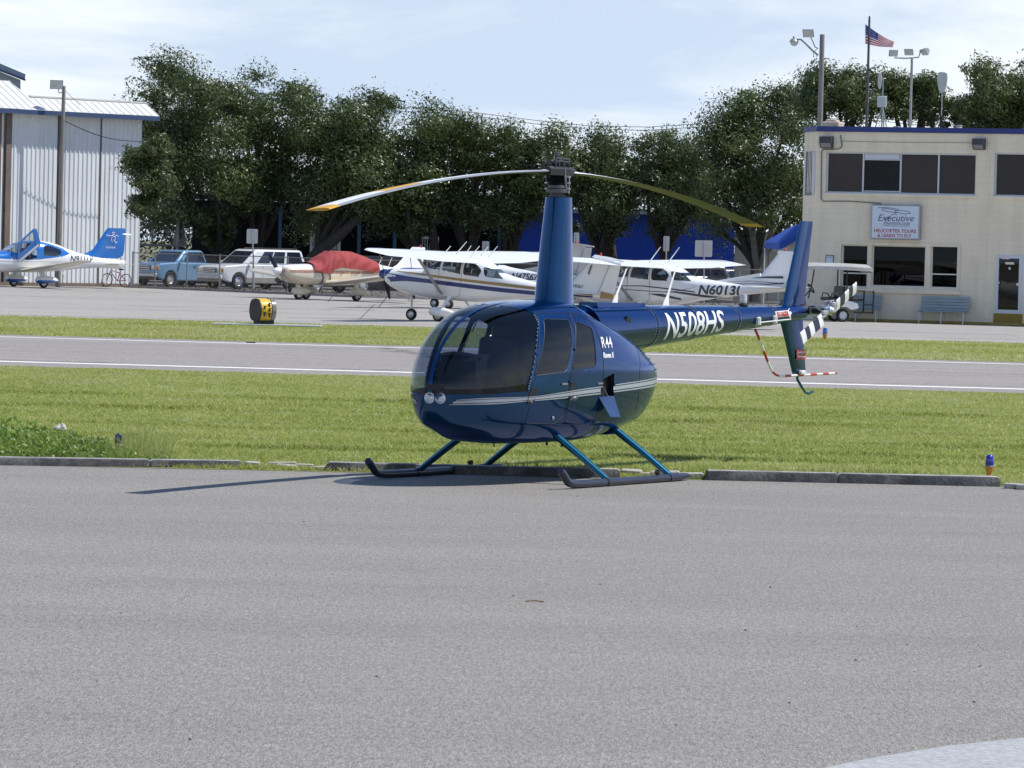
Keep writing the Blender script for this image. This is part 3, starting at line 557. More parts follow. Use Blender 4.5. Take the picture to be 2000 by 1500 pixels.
for x in (-1.86, -1.94, -2.91, -2.99, -3.96, -4.04, -4.96, -5.04):
    for t in np.linspace(-1.2, 1.5, 22): mb.box((x, (brad(x) + .0015) * math.cos(t), bax(x) + (brad(x) + .0015) * math.sin(t)), (.007, .007, .007))
mb.build('rivets', m_alu, boom, kind='stuff')
mb = MB(); mb.loft([[(-.75, .10, 1.80), (-.75, -.10, 1.80), (-.75, -.2, 1.5), (-.75, .2, 1.5)], [(-1.9, .06, 1.79), (-1.9, -.06, 1.79), (-1.9, -.15, 1.6), (-1.9, .15, 1.6)]]); mb.build('boom_saddle', m_blue, boom)
MB().box((-1.20, .232, 1.60), (.10, .02, .10), ry=R(-20)).build('boom_vent', m_black, boom)
bt = lambda x0, z0: (lambda tx, ty: Vector((x0 - tx, (brad(x0 - tx) + .003) * math.cos((ty + z0) / brad(x0 - tx)), bax(x0 - tx) + (brad(x0 - tx) + .003) * math.sin((ty + z0) / brad(x0 - tx)))))
def n508(tx, ty):
    x = -2.10 - tx; r = brad(x) + .003; t = (ty * (1.0 - .20 * tx / 1.6) - .145 + .03 * tx / 1.6) / r; return Vector((x, r * math.cos(t), bax(x) + r * math.sin(t)))
textobj('lettering', 'N508HS', .43, m_decal, n508, boom, step=.02, xs=1.0, off=.006, shear=.08)
for x, zt_, k in ((-1.33, 2.15, -.26), (-2.5, 2.19, -.24)):
    z0 = bax(x) + brad(x); mb = MB(); mb.loft([[(x + a + dx, b * w_, z) for a, b in ((.06 * w_, 0), (.03 * w_, .016), (-.05 * w_, .012), (-.08 * w_, 0), (-.05 * w_, -.012), (.03 * w_, -.016))] for z, w_, dx in ((z0 - .03, 1.3, 0), (z0 + .03, .9, -.01), (z0 + .12, .36, -.06), (zt_, .22, k))]); mb.build('antenna', m_whitep, heli, smooth=40)
x = -4.39; z0 = bax(x) + brad(x); MB().lathe([(.05, z0 - .02), (.05, z0 + .015), (.03, z0 + .03)], 12, Matrix.Translation((x, 0, 0)), caps=True).build('beacon_base', m_black, heli, smooth=40); MB().lathe([(.035, z0 + .03), (.038, z0 + .10), (.03, z0 + .125), (.002, z0 + .13)], 14, Matrix.Translation((x, 0, 0)), caps=True).build('beacon', mat('beacon_glass', (.55, .57, .6), .2, .2, .5), heli, smooth=50)
mb = MB()
for x in (-4.47, -4.92):
    y = brad(x); mb.box((x, y + .015, bax(x) - .035), (.055, .06, .11), ch=.018)
mb.tube([(-4.47, brad(-4.47) + .03, bax(-4.47) - .05), (-5.3, brad(-5.3) + .045, bax(-5.3) - .045)], .008, 6); mb.build('tail_antenna', m_whitep, heli, smooth=40)
def pla(tx, ty): x = -4.98 - tx; r = brad(x) + .004; t = ty / r; return Vector((x, r * math.cos(t), bax(x) + r * math.sin(t)))
mb = MB(); nx = 8
for i in range(nx + 1): mb.v += [tuple(pla(.42 * i / nx, z)) for z in (-.015, .02, .055)] if i < nx else [tuple(pla(.44, z)) for z in (-.045, .02, .085)]
for i in range(nx): mb.f += [(3 * i, 3 * i + 1, 3 * i + 4, 3 * i + 3), (3 * i + 1, 3 * i + 2, 3 * i + 5, 3 * i + 4)]; mb.m += [0, 0]
pl_ = mb.build('warning_placard', m_decal, boom); textobj('lettering', 'DANGER', .075, m_red, lambda a, b: pla(a + .03, b - .008) + Vector((0, .003, 0)), pl_, xs=1.05, off=.004)
# fins, horizontal stabiliser
def fin(secs, name, par=None):
    mb = MB(); rings = []
    for xl, c, z, t in secs: rings.append([(xl - c * a, -.02 + c * t * b, z) for a, b in foil(8)])
    mb.loft(rings); return mb.build(name, m_blue, par or heli, smooth=35)
fin([(-5.40, .60, 1.72, .13), (-5.56, .48, 2.1, .13), (-5.83, .33, 2.72, .13)], 'upper_fin')
lf = fin([(-5.34, .62, 1.64, .13), (-5.52, .48, 1.35, .13), (-5.72, .36, 1.0, .13), (-5.74, .34, .985, .10)], 'lower_fin')
mb = MB(); wingloft(mb, [((-5.15, -.05, 1.70), .52, .11), ((-5.22, -1.05, 1.70), .45, .11)], (0, 0, 1)); mb.build('horizontal_stabiliser', m_blue, heli, smooth=35)
mb = MB(); c = Vector((-5.86, .005, 1.215)); o_ = [(-.11, -.035), (-.13, -.055), (.13, -.055), (.11, -.035), (.125, 0), (.11, .035), (.13, .055), (-.13, .055), (-.11, .035), (-.125, 0)]; mb.add([c + Vector((a, .014, b)) for a, b in o_], [tuple(range(10))]); pl_ = mb.build('warning_placard', m_red, lf)
mb = MB(); mb.add([c + Vector((a * .8, .016, b * .62)) for a, b in ((-.12, -.05), (.12, -.05), (.12, .05), (-.12, .05))], [(0, 1, 2, 3)]); mb.build('placard_field', m_decal, pl_)
textobj('lettering', 'DANGER', .05, m_red, lambda a, b: c + Vector((.092 - a, .018, b - .017)), pl_, xs=.92, off=.003)
MB().box((-5.90, .02, 1.01), (.12, .05, .05), ch=.012).build('guard_clamp', m_whitep, heli)
# tail guard: red and white bands on a bent tube
gp = [(-4.70, 0, 1.50), (-4.86, 0, 1.34), (-5.01, 0, 1.17), (-5.12, 0, 1.06), (-5.22, 0, 1.0), (-5.34, 0, .975), (-5.5, 0, .975), (-6.0, 0, .98), (-6.45, 0, .985), (-6.85, 0, .99)]
pts = [Vector(q) for q in chaikin(gp, 2, False)]; L_ = [0]
for a, b in zip(pts, pts[1:]): L_.append(L_[-1] + (b - a).length)
fine_ = []
for i in range(len(pts) - 1):
    for t in range(4): fine_.append(pts[i].lerp(pts[i + 1], t / 4))
fine_.append(pts[-1]); mb = MB(); mb.tube(fine_, .0145, 8); d = 0; k = 0
for a, b in zip(fine_, fine_[1:]):
    d += (b - a).length; c = int(d / .165) % 2
    for j in range(8): mb.m[k] = c; k += 1
mb.build('tail_guard', [m_red, m_whitep], heli, smooth=50)
mb = MB(); mb.tube([(-5.80, 0, 1.0), (-5.82, 0, .93), (-5.93, 0, .85), (-6.03, 0, .785), (-6.12, 0, .765), (-6.22, 0, .785)], .017, 8); mb.build('tail_skid', m_teal, heli, smooth=50)
# tail rotor
hx, hz = -5.97, 1.715
mb = MB(); mb.tube([(hx + .12, 0, hz - .02), (hx, .0, hz)], [.06, .07], 12); mb.tube([(hx, 0, hz), (hx, .12, hz), (hx, .30, hz)], [.06, .035, .022], 12); mb.build('tail_gearbox', m_black, heli, smooth=40)
dr = Vector((.927, 0, -.375)); pr = Vector((.375, 0, .927)); hc = Vector((hx, .30, hz))
mb = MB(); mb.tube([hc - dr * .20, hc + dr * .20], .022, 8); mb.tube([hc + Vector((0, -.03, 0)) - dr * .14 + pr * .06, hc + Vector((0, -.03, 0)) + dr * .14 - pr * .05], .012, 6); mb.lathe([(.02, -.05), (.05, -.04), (.05, .03), (.02, .06)], 12, Matrix.Translation(hc) @ Matrix.Rotation(R(-90), 4, 'X'), caps=True)
for s in (1, -1): mb.tube([hc + dr * (.1 * s) + pr * .07 + Vector((0, -.10, 0)), hc + dr * (.17 * s) + pr * .06 + Vector((0, .0, 0))], .008, 6); mb.box(hc + dr * (.13 * s) + pr * .03, (.10, .05, .05), ch=.01)
th = mb.build('tail_rotor_hub', m_alu, heli, smooth=40); mb = MB(); mb.lathe([(.025, .06), (.05, .07), (.055, .09), (.025, .10)], 14, Matrix.Translation((hx, 0, hz)) @ Matrix.Rotation(R(-90), 4, 'X'), caps=True); mb.tube([(hx + .05, .09, hz + .04), (hx + .12, .18, hz + .05), (hx + .06, .27, hz + .06)], .009, 6); mb.build('pitch_slider', m_steel, th, smooth=40)
for s in (1, -1):
    mb = MB(); fo = foil(7); n = len(fo); rs = [.20, .215] + [.215 + (.77 - .215) * i / 20 for i in range(1, 21)]; rings = []
    for r in rs:
        c = .14; up = Vector((0, 1, 0)) * math.cos(R(8)) + pr * math.sin(R(8)) * s; cd = pr * math.cos(R(8)) * 1 - Vector((0, 1, 0)) * math.sin(R(8)) * s
        rings.append([hc + dr * (r * s) + cd * ((.35 - a) * c) + up * (b * c * .12) for a, b in fo])
    mb.loft(rings); k = 0
    for i in range(len(rs) - 1):
        u = (.77 - (rs[i] + rs[i + 1]) / 2) / .115
        for j in range(n): mb.m[k] = int(u) % 2; k += 1
    mb.build('tail_rotor_blade', [m_whitep, mat('blade_dark_band', (.02, .02, .05), .45)], heli, smooth=35)
# landing gear
for sd in (1, -1):
    y = 1.09 * sd; mb = MB(); mb.tube(chaikin([(1.78, y, .185), (1.70, y, .135), (1.62, y, .062), (1.48, y, .042), (1.0, y, .040), (.2, y, .040), (-.65, y, .040), (-.72, y, .040), (-1.02, y, .052)], 2, False), [.036] * 3 + [.040] * (len(chaikin([0] and [(0, 0, 0)] * 9, 2, False)) - 8) + [.038, .033, .026, .018, .012], 12); s_ = mb.build('skid', m_skid, heli, smooth=50)
    for x, dx in ((.80, -.03), (-.54, -.05)):
        mb = MB(); mb.tube([(x, .46 * sd, .51), (x + dx * .5, .78 * sd, .285), (x + dx, y - .0 * sd, .055)], [.052, .048, .044], 12, flat=.7); mb.build('leg', m_teal, heli, smooth=50)
        mb = MB(); mb.tube([(x + dx + .06, y, .04), (x + dx - .06, y, .04)], .047, 12); mb.build('leg_shoe', m_skid, heli, smooth=50)
    mb = MB(); mb.box((-.30, y + .0, .10), (.05, .03, .06)); mb.tube([(-.34, y, .10), (-.24, y, .11)], .012, 6); mb.build('skid_bracket', m_black, s_)
mb = MB(); mb.tube([(.80, -.47, .50), (.80, 0, .47), (.80, .47, .50)], .045, 10); mb.tube([(-.54, -.47, .50), (-.54, 0, .47), (-.54, .47, .50)], .045, 10); mb.build('cross_tube', m_blue, heli, smooth=50)
mb = MB(); mb.tube([(1.25, .05, .43), (1.25, .05, .36)], .008, 6); mb.tube([(.25, .1, .43), (.25, .1, .35)], .014, 6); mb.box((.10, .2, .38), (.05, .01, .09)); mb.build('belly_antenna', m_black, heli)
# ---------------------------------------------------------------- kerbs, loose pavers, lights, stone
m_kerb = mat('kerb_concrete', (.31, .30, .29), .9, var=.2, vs=4, col2=(.19, .185, .19), bump=.4, bs=30, fine=.2, fs=60)
m_kface = mat('shaded_kerb_face', (.075, .072, .076), .9, var=.3, vs=5, col2=(.16, .155, .15), bump=.4, bs=30)  # shade of the kerb fronts put into their colour, darker than the tops
m_paver = mat('paver_concrete', (.42, .40, .37), .9, var=.2, vs=6, bump=.4, bs=40, fine=.2, fs=60)
def kerb(px0, px1, py0, py1, h, label, slant=0, split=None):
    a, b = G(px0, py0), G(px1, py1); L = (b - a).length; o = empty('kerb', a, math.atan2(b.y - a.y, b.x - a.x), label, 'kerb', 'concrete kerbs along the tarmac edge'); cuts = [0] + ([split * L] if split else []) + [L]
    for x0, x1 in zip(cuts, cuts[1:]):
        x1 -= .008; n = max(6, int((x1 - x0) / .35)); rings = []; xs_ = [x0, x0 + .025] + [x0 + (x1 - x0) * i / n for i in range(1, n)] + [x1 - .025, x1]; n += 2
        for i in range(n + 1):
            x = xs_[i]; j = (rnd.random() - .5) * .003; e = .018 if i in (0, n) else 0; hh = h + j
            sl = (lambda z: slant * (1 - z / h)) if (slant and i == 0 and x0 == 0) else (lambda z: 0)
            sh = slant if (slant and i == 0 and x0 == 0) else 0
            rings.append([(x + (0 if not sh else sh * min(z, hh) / h - 0), y, z) for y, z in ((0 + e * .3 + j * .5, -.02), (.003 + j * .4, hh * .80 - e), (.010 + j * .6, hh * .95 - e), (.028, hh - e), (.16, hh - e), (.20, hh * .9 - e), (.21, -.02))])
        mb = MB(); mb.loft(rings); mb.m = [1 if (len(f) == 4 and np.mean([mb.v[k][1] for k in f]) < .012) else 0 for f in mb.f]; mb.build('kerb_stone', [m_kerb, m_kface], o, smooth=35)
    return o
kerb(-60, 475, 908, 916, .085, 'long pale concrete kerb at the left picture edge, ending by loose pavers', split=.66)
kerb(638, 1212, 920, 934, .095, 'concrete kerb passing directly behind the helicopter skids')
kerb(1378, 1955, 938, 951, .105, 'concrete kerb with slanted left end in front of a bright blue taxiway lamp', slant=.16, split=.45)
for i, (px, py, w_, h_, lb) in enumerate(((493, 915, .16, .07, 'short grey paver loose beside the left kerb end'), (552, 913, .30, .06, 'longest loose paver lying in the left kerb gap'), (560, 916, .22, .05, 'low paver lying in front of the longest loose one'), (594, 917, .20, .06, 'loose paver in the middle right of the left kerb gap'), (624, 919, .17, .045, 'thin loose paver touching the kerb behind the helicopter'),
    (1232, 931, .22, .07, 'loose paver just right of the kerb behind the helicopter'), (1262, 932, .18, .05, 'loose paver in the middle of the gap behind the right skid'), (1300, 934, .30, .07, 'loose paver behind the rear leg of the near skid'), (1350, 936, .26, .065, 'loose paver next to the slanted kerb end'), (1978, 955, .18, .06, 'small loose paver at the right picture edge'), (2005, 957, .2, .06, 'loose paver cut by the right picture edge'))):
    g = G(px, py); mb = MB(); mb.box((0, .06, h_ / 2), (w_, .13, h_), ch=.012); o = mb.build('loose_paver', m_paver, None, smooth=30, loc=g + Vector((0, .02 if i != 2 else -.06, 0))); o.rotation_euler = (R(rnd.uniform(-3, 3)), R(rnd.uniform(-3, 3)), R(rnd.uniform(-7, 7))); tag(o, lb, 'paver', 'loose pavers in the kerb gaps')
def taxi_light(px, py, s, dome, label, grp='blue taxiway edge lamps'):
    o = empty('taxiway_lamp', G(px, py), 0, label, 'lamp', grp); o.scale = (s, s, s)
    MB().lathe([(.035, -.02), (.04, .02), (.052, .07), (.07, .125), (.078, .155), (.078, .17), (.06, .175)], 20, caps=True).build('lamp_base', mat('orange_paint', (.62, .24, .06), .5, var=.15, vs=20), o, smooth=40)
    MB().lathe([(.082, .168), (.085, .18), (.080, .19)], 20, caps=True).build('collar', m_steel, o, smooth=40)
    MB().lathe([(.070, .185), (.074, .22), (.074, .30), (.066, .345), (.045, .372), (.002, .382)], 20, caps=True).build('dome', dome, o, smooth=50)
d1 = mat('blue_lamp_glass', (.012, .012, .38), .15, 0, 1.0, var=.05); d2 = mat('dark_blue_lamp_glass', (.006, .006, .03), .12, 0, 1.0, var=.05); d3 = mat('sky_blue_lamp_glass', (.02, .10, .50), .15, 0, 1.0, var=.05)
taxi_light(231, 889, .62, d2, 'taxiway lamp with nearly black dome among weeds behind the left kerb'); taxi_light(1932, 931, .63, d1, 'taxiway lamp with deep blue dome behind the right kerb'); taxi_light(1611, 664, .90, d3, 'small taxiway lamp with light blue dome beyond the runway, below the tail rotor')
bm = bmesh.new(); bmesh.ops.create_icosphere(bm, subdivisions=3, radius=1)
for v in bm.verts:
    v.co *= 1 + .35 * (float(vnoise(np.array([v.co.x * 1.3 + 9]), np.array([v.co.z * 1.3 + v.co.y + 7]), .6, .6, 2)[0]) - .5); v.co.x *= .085; v.co.y *= .07; v.co.z = v.co.z * .06 + .04
    if v.co.x > .02: v.co.z *= 1.3
me = bpy.data.meshes.new('stone'); bm.to_mesh(me); bm.free(); me.materials.append(mat('pale_rock', (.48, .46, .44), .9, var=.25, vs=25, bump=.6, bs=60)); st = link('stone', me, None, G(117, 846)); tag(st, 'pale grey stone lying at the top of the left weeds', 'stone')
# weeds behind the left kerb, tufts along it
m_weed = bpy.data.materials.new('weed_leaf'); m_weed.use_nodes = True; t_ = m_weed.node_tree; b_ = t_.nodes['Principled BSDF']; at_ = N(t_, 'ShaderNodeAttribute', attribute_name='shade'); rp = N(t_, 'ShaderNodeValToRGB'); e = rp.color_ramp.elements; e[0].color = (.07, .13, .022, 1); e[1].color = (.30, .42, .09, 1); t_.links.new(at_.outputs['Fac'], rp.inputs[0]); t_.links.new(rp.outputs[0], b_.inputs['Base Color']); b_.inputs['Roughness'].default_value = .45; tl_ = N(t_, 'ShaderNodeBsdfTranslucent'); t_.links.new(rp.outputs[0], tl_.inputs[0]); mx_ = N(t_, 'ShaderNodeMixShader'); mx_.inputs[0].default_value = .4; t_.links.new(b_.outputs[0], mx_.inputs[1]); t_.links.new(tl_.outputs[0], mx_.inputs[2]); t_.links.new(mx_.outputs[0], t_.nodes['Material Output'].inputs[0])
def leafcloud(pts, size, nrm=None, asp=1.6):
    n = len(pts); a = rng.normal(size=(n, 3))
    if nrm is not None: nn = nrm + rng.normal(size=(n, 3)) * .42; nn /= np.linalg.norm(nn, axis=1)[:, None]; a -= (a * nn).sum(1)[:, None] * nn
    a /= np.linalg.norm(a, axis=1)[:, None]; b = rng.normal(size=(n, 3)); b -= (a * b).sum(1)[:, None] * a; b = b if nrm is None else np.cross(nn, a); b /= np.linalg.norm(b, axis=1)[:, None]
    s = size * rng.uniform(.6, 1.35, n)[:, None]; V = np.stack([pts - a * s * asp, pts + b * s * .62, pts + a * s * asp, pts - b * s * .62], 1).reshape(-1, 3); return V, np.arange(4 * n).reshape(-1, 4)
def weeds(px0, px1, dmin, dmax, n, h, name, label=None, cat=None, size=.028, kind='stuff', seed=0):
    x = rng.uniform(px0, px1, n); D = dmin + (dmax - dmin) * rng.random(n) ** 1.2; X = (x - 1000) / FPX * D; f = np.clip((px1 - x) / (px1 - px0) * 1.6, .25, 1) * (.35 + 1.1 * vnoise(X, D, .28, .6, seed + 20)); Z = h * f * rng.random(n) ** .8 + .01
    V, F = leafcloud(np.stack([X, D, Z], -1), size); o = npmesh(name, V, F, m_weed, attr=np.clip(rng.beta(2, 2, n) + .25 * (Z / h - .5), 0, 1)); tag(o, label, cat, kind=kind); return o
weeds(-20, 215, 47.3, 52.5, 4600, .19, 'weeds', size=.022); weeds(205, 345, 47.3, 49.5, 900, .11, 'weeds', seed=3, size=.022)
n = 900; x = rng.uniform(225, 340, n); D = rng.uniform(47.4, 50.5, n); X = (x - 1000) / FPX * D; hh = rng.uniform(.08, .30, n) * (.5 + vnoise(X, D, .2, .5, 31)); a = rng.normal(0, .10, (n, 2)); V = np.stack([np.stack([X - .004, D, 0 * X], -1), np.stack([X + .004, D, 0 * X], -1), np.stack([X + a[:, 0], D + a[:, 1], hh], -1)], 1).reshape(-1, 3); npmesh('tall_grass', V, np.arange(3 * n).reshape(-1, 3), m_blade, kind='stuff', attr=rng.uniform(.35, 1, n))
for cx_, cd, nn in ((1030, 47.6, 200), (1190, 47.4, 160), (1730, 47.8, 220), (1350, 47.6, 120), (1560, 47.6, 150), (700, 47.5, 120)):
    X = (cx_ - 1000) / FPX * cd + rng.normal(0, .35, nn); D = cd + rng.normal(0, .12, nn); a = rng.normal(0, .06, (nn, 2)); V = np.stack([np.stack([X - .006, D, 0 * X], -1), np.stack([X + .006, D, 0 * X], -1), np.stack([X + a[:, 0], D + a[:, 1], rng.uniform(.05, .16, nn)], -1)], 1).reshape(-1, 3); npmesh('tall_grass', V, np.arange(3 * nn).reshape(-1, 3), m_blade, kind='stuff', attr=rng.uniform(.1, .6, nn))
# ---------------------------------------------------------------- runway sign on its pad
g = G(515, 637); sg = empty('runway_sign', g, R(27), 'black and yellow barrel shaped runway sign on a pale concrete pad', 'sign'); sg.scale = (1, 1, .74); 
mb = MB(); mb.box((0, 0, .03), (3.0, 1.3, .06), ch=.015); pd = mb.build('concrete_pad', m_conc, None, loc=g + Vector((.1, 0, 0))); pd['kind'] = 'structure'
def barrel(k, x): w_ = .40 * k; return [(x, w_ * s * y, .20 + .80 * z) for y, z, s in ((.55, 0, 1), (.80, .12, 1), (.98, .35, 1), (1, .55, 1), (.9, .78, 1), (.62, .98, 1), (0, 1.03, 1), (.62, .98, -1), (.9, .78, -1), (1, .55, -1), (.98, .35, -1), (.80, .12, -1), (.55, 0, -1))]
mb = MB(); mb.loft([barrel(1, -.27), barrel(1.0, .20)]); mb.build('sign_body', m_black, sg, smooth=30)
mb = MB(); y_ = mat('sign_yellow', (.68, .42, .03), .4, var=.08); R_ = []
for x in np.linspace(-.24, .06, 9): R_.append([(a, b * 1.008, .2 + (c - .2) * 1.006) for a, b, c in barrel(1 + .03 * math.sin((x + .24) / .3 * 3.14), x)])
mb.loft(R_, caps=False); mb.build('sign_face', y_, sg, smooth=50)
mb = MB(); mb.loft([[(a, b * 1.03, .2 + (c - .2) * 1.02) for a, b, c in barrel(1, x)] for x in (.08, .12, .16, .195)], caps=False); mb.build('sign_side', mat('sign_grey', (.22, .23, .20), .25, .2), sg, smooth=50)
for k, (dx, z0) in enumerate(((-.20, .45), (-.20, .70), (-.05, .42), (-.05, .62), (-.05, .80))):
    mb = MB(); yb = -.41 * (1.035 if .35 < z0 < .8 else .95); mb.box((dx + .03, yb, z0), (.05, .01, .13 if k % 2 else .17)); mb.box((dx + .06, yb, z0 + .05), (.07, .01, .03)); mb.build('sign_mark', m_black, sg)
MB().box((0, 0, .14), (.40, .5, .14)).build('sign_foot', m_black, sg)
for x in (-.15, .15): MB().lathe([(.05, .06), (.05, .10)], 10, Matrix.Translation((x, -.2, 0)), caps=True).build('sign_leg', m_steel, sg)
# ---------------------------------------------------------------- two storey office (u along the front, y into the building)
m_wall = mat('cream_painted_block', (.88, .79, .62), .85, var=.05, vs=.8, bump=.15, bs=25)
_t = m_wall.node_tree; _b = _t.nodes['Principled BSDF']; _c = N(_t, 'ShaderNodeTexCoord'); _s = N(_t, 'ShaderNodeSeparateXYZ'); _t.links.new(_c.outputs['Object'], _s.inputs[0]); _k = N(_t, 'ShaderNodeCombineXYZ'); _t.links.new(_s.outputs['X'], _k.inputs[0]); _t.links.new(_s.outputs['Z'], _k.inputs[1])
_br = N(_t, 'ShaderNodeTexBrick', Scale=1.0); _br.inputs['Mortar Size'].default_value = .008; _br.inputs['Brick Width'].default_value = .40; _br.inputs['Row Height'].default_value = .20; _br.inputs['Color1'].default_value = (1, 1, 1, 1); _br.inputs['Color2'].default_value = (.965, .965, .96, 1); _br.inputs['Mortar'].default_value = (.90, .90, .89, 1); _t.links.new(_k.outputs[0], _br.inputs['Vector'])
_n = N(_t, 'ShaderNodeTexNoise', Scale=1.0, Detail=5.0); _m = N(_t, 'ShaderNodeMapping'); _m.inputs['Scale'].default_value = (2.2, 2.2, .35); _t.links.new(_c.outputs['Object'], _m.inputs[0]); _t.links.new(_m.outputs[0], _n.inputs['Vector']); _r = N(_t, 'ShaderNodeMapRange'); _r.inputs[1].default_value = .45; _r.inputs[2].default_value = .8; _r.inputs[3].default_value = 1; _r.inputs[4].default_value = .84; _t.links.new(_n.outputs['Fac'], _r.inputs[0])
_src = _b.inputs['Base Color'].links[0].from_socket; _v1 = N(_t, 'ShaderNodeVectorMath', operation='MULTIPLY'); _t.links.new(_src, _v1.inputs[0]); _t.links.new(_br.outputs['Color'], _v1.inputs[1]); _v2 = N(_t, 'ShaderNodeVectorMath', operation='SCALE'); _t.links.new(_v1.outputs[0], _v2.inputs[0]); _t.links.new(_r.outputs[0], _v2.inputs['Scale']); _t.links.new(_v2.outputs[0], _b.inputs['Base Color'])
m_trim = mat('royal_blue_trim', (.012, .035, .20), .4, var=.06); m_cream = mat('cream_frame', (.78, .74, .64), .6, var=.05); m_whf = mat('white_frame', (.62, .66, .70), .4, var=.04)
A0 = G(1588, 624.5); B0 = G(2000, 637); ang = math.atan2(B0.y - A0.y, B0.x - A0.x); off = empty('office_building', A0, ang, 'cream two storey office with blue roof edge and tinted upper windows', 'building')
ud = Vector((math.cos(ang), math.sin(ang), 0)); nd = Vector((-ud.y, ud.x, 0))
def fc(px, py, dep=0.0):
    d = ray(px, py); o = Vector((0, 0, CAM_H)); t = (A0 + nd * dep - o).dot(nd) / d.dot(nd); q = o + d * t - A0; return q.dot(ud), q.z
def rect(x0, y0, x1, y1): a, b = fc(x0, y0), fc(x1, y1); return [a[0], b[1], b[0], a[1]]
HT = fc(1700, 257)[1]; WB = 13.0
wins = {'u1': rect(1614, 296, 1905, 382), 'u2': rect(1943, 298, 2050, 385), 'l1': rect(1644, 477, 1693, 562), 'l2': rect(1703, 478, 1806, 562), 'l3': rect(1818, 479, 1869, 564), 'door': rect(1946, 497, 1995, 613)}
def wall(name, x0, x1, z0, z1, holes, y, th, m, par):
    us = sorted(set([x0, x1] + [v for h in holes for v in (h[0], h[2])])); zs_ = sorted(set([z0, z1] + [v for h in holes for v in (h[1], h[3])])); us = [u for u in us if x0 <= u <= x1]; mb = MB()
    for a, b in zip(us, us[1:]):
        for c, d in zip(zs_, zs_[1:]):
            if not any(h[0] - 1e-6 <= a and b <= h[2] + 1e-6 and h[1] - 1e-6 <= c and d <= h[3] + 1e-6 for h in holes): mb.add([(a, y, c), (b, y, c), (b, y, d), (a, y, d)], [(0, 1, 2, 3)])
    for h in holes:
        a, c, b, d = h; b = min(b, x1); mb.add([(a, y, c), (b, y, c), (b, y, d), (a, y, d), (a, y + th, c), (b, y + th, c), (b, y + th, d), (a, y + th, d)], [(0, 4, 5, 1), (3, 2, 6, 7), (0, 3, 7, 4), (1, 5, 6, 2)])
    return mb.build(name, m, par)
holes = list(wins.values()); wall('wall', 0, WB, 0, HT, holes, 0, .22, m_wall, off)
p0 = P(1562, 624, A0.y + 1.6) - A0; cu, cy_ = p0.dot(ud), p0.dot(nd); ca = math.atan2(cy_, cu); CL = math.hypot(cu, cy_)
mb = MB(); mb.add([(0, 0, 0), (cu, cy_, 0), (cu, cy_, HT), (0, 0, HT)], [(0, 1, 2, 3)]); mb.add([(cu, cy_, 0), (cu + .8, 9, 0), (cu + .8, 9, HT), (cu, cy_, HT)], [(0, 1, 2, 3)]); mb.add([(WB, 0, 0), (WB, 9, 0), (WB, 9, HT), (WB, 0, HT)], [(0, 1, 2, 3)]); mb.add([(cu + .8, 9, 0), (WB, 9, 0), (WB, 9, HT), (cu + .8, 9, HT)], [(0, 1, 2, 3)]); mb.build('side_wall', m_wall, off)
mb = MB(); mb.add([(0, .1, HT - .3), (WB, .1, HT - .3), (WB, 9, HT - .3), (cu + .8, 9, HT - .3), (cu, cy_, HT - .3)], [(0, 1, 2, 3, 4)]); mb.build('roof', m_conc, off)
mb = MB(); e_ = .06; q = [(WB + e_, -e_), (-.03, -e_), (cu - e_, cy_), (cu + .8 - e_, 9 + e_), (WB + e_, 9 + e_)]; i_ = [(WB - .1, .1), (.0, .12), (cu + .1, cy_), (cu + .9, 8.9), (WB - .1, 8.9)]
mb.loft([[Vector((a, b, HT - .02)) for a, b in q], [Vector((a, b, HT + .17)) for a, b in q], [Vector((a, b, HT + .17)) for a, b in i_], [Vector((a, b, HT - .02)) for a, b in i_]], caps=False); mb.build('roof_edge', m_trim, off)
us_ = fc(1927, 400)[0]; MB().box((us_ + .03, -.012, HT / 2 - .01), (.07, .03, HT - .03)).build('pilaster', m_wall, off)
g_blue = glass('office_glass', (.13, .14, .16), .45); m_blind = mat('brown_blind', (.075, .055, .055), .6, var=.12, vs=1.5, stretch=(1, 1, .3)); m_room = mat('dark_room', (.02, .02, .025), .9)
def framed(h, cols, par, fm, dep=.14, fw=.05, name='window'):
    a, c, b, d = h; xs_ = [a + (b - a) * t for t in cols]; mb = MB()
    for z in (c + fw / 2, d - fw / 2): mb.box(((a + b) / 2, dep - .02, z), (b - a, .06, fw))
    for x in (a + fw / 2, b - fw / 2): mb.box((x, dep - .02, (c + d) / 2), (fw, .058, d - c - 2 * fw))
    f = mb.build(name, fm, par)
    for x in xs_[1:-1]: MB().box((x, dep - .02, (c + d) / 2), (fw, .062, d - c - 2 * fw)).build('mullion', fm, f)
    return f, xs_
def pane(x0, x1, z0, z1, y, m, par, name='pane'):
    return MB().add([(x0, y, z0), (x1, y, z0), (x1, y, z1), (x0, y, z1)], [(0, 1, 2, 3)]).build(name, m, par)
def back(h, par, m, y=.5): a, c, b, d = h; mb = MB(); mb.add([(a - .3, y, c - .3), (b + .3, y, c - .3), (b + .3, y, d + .3), (a - .3, y, d + .3)], [(0, 1, 2, 3)]); return mb.build('room', m, par)
g_brown = glass('bronze_glass', (.50, .40, .38), .75)
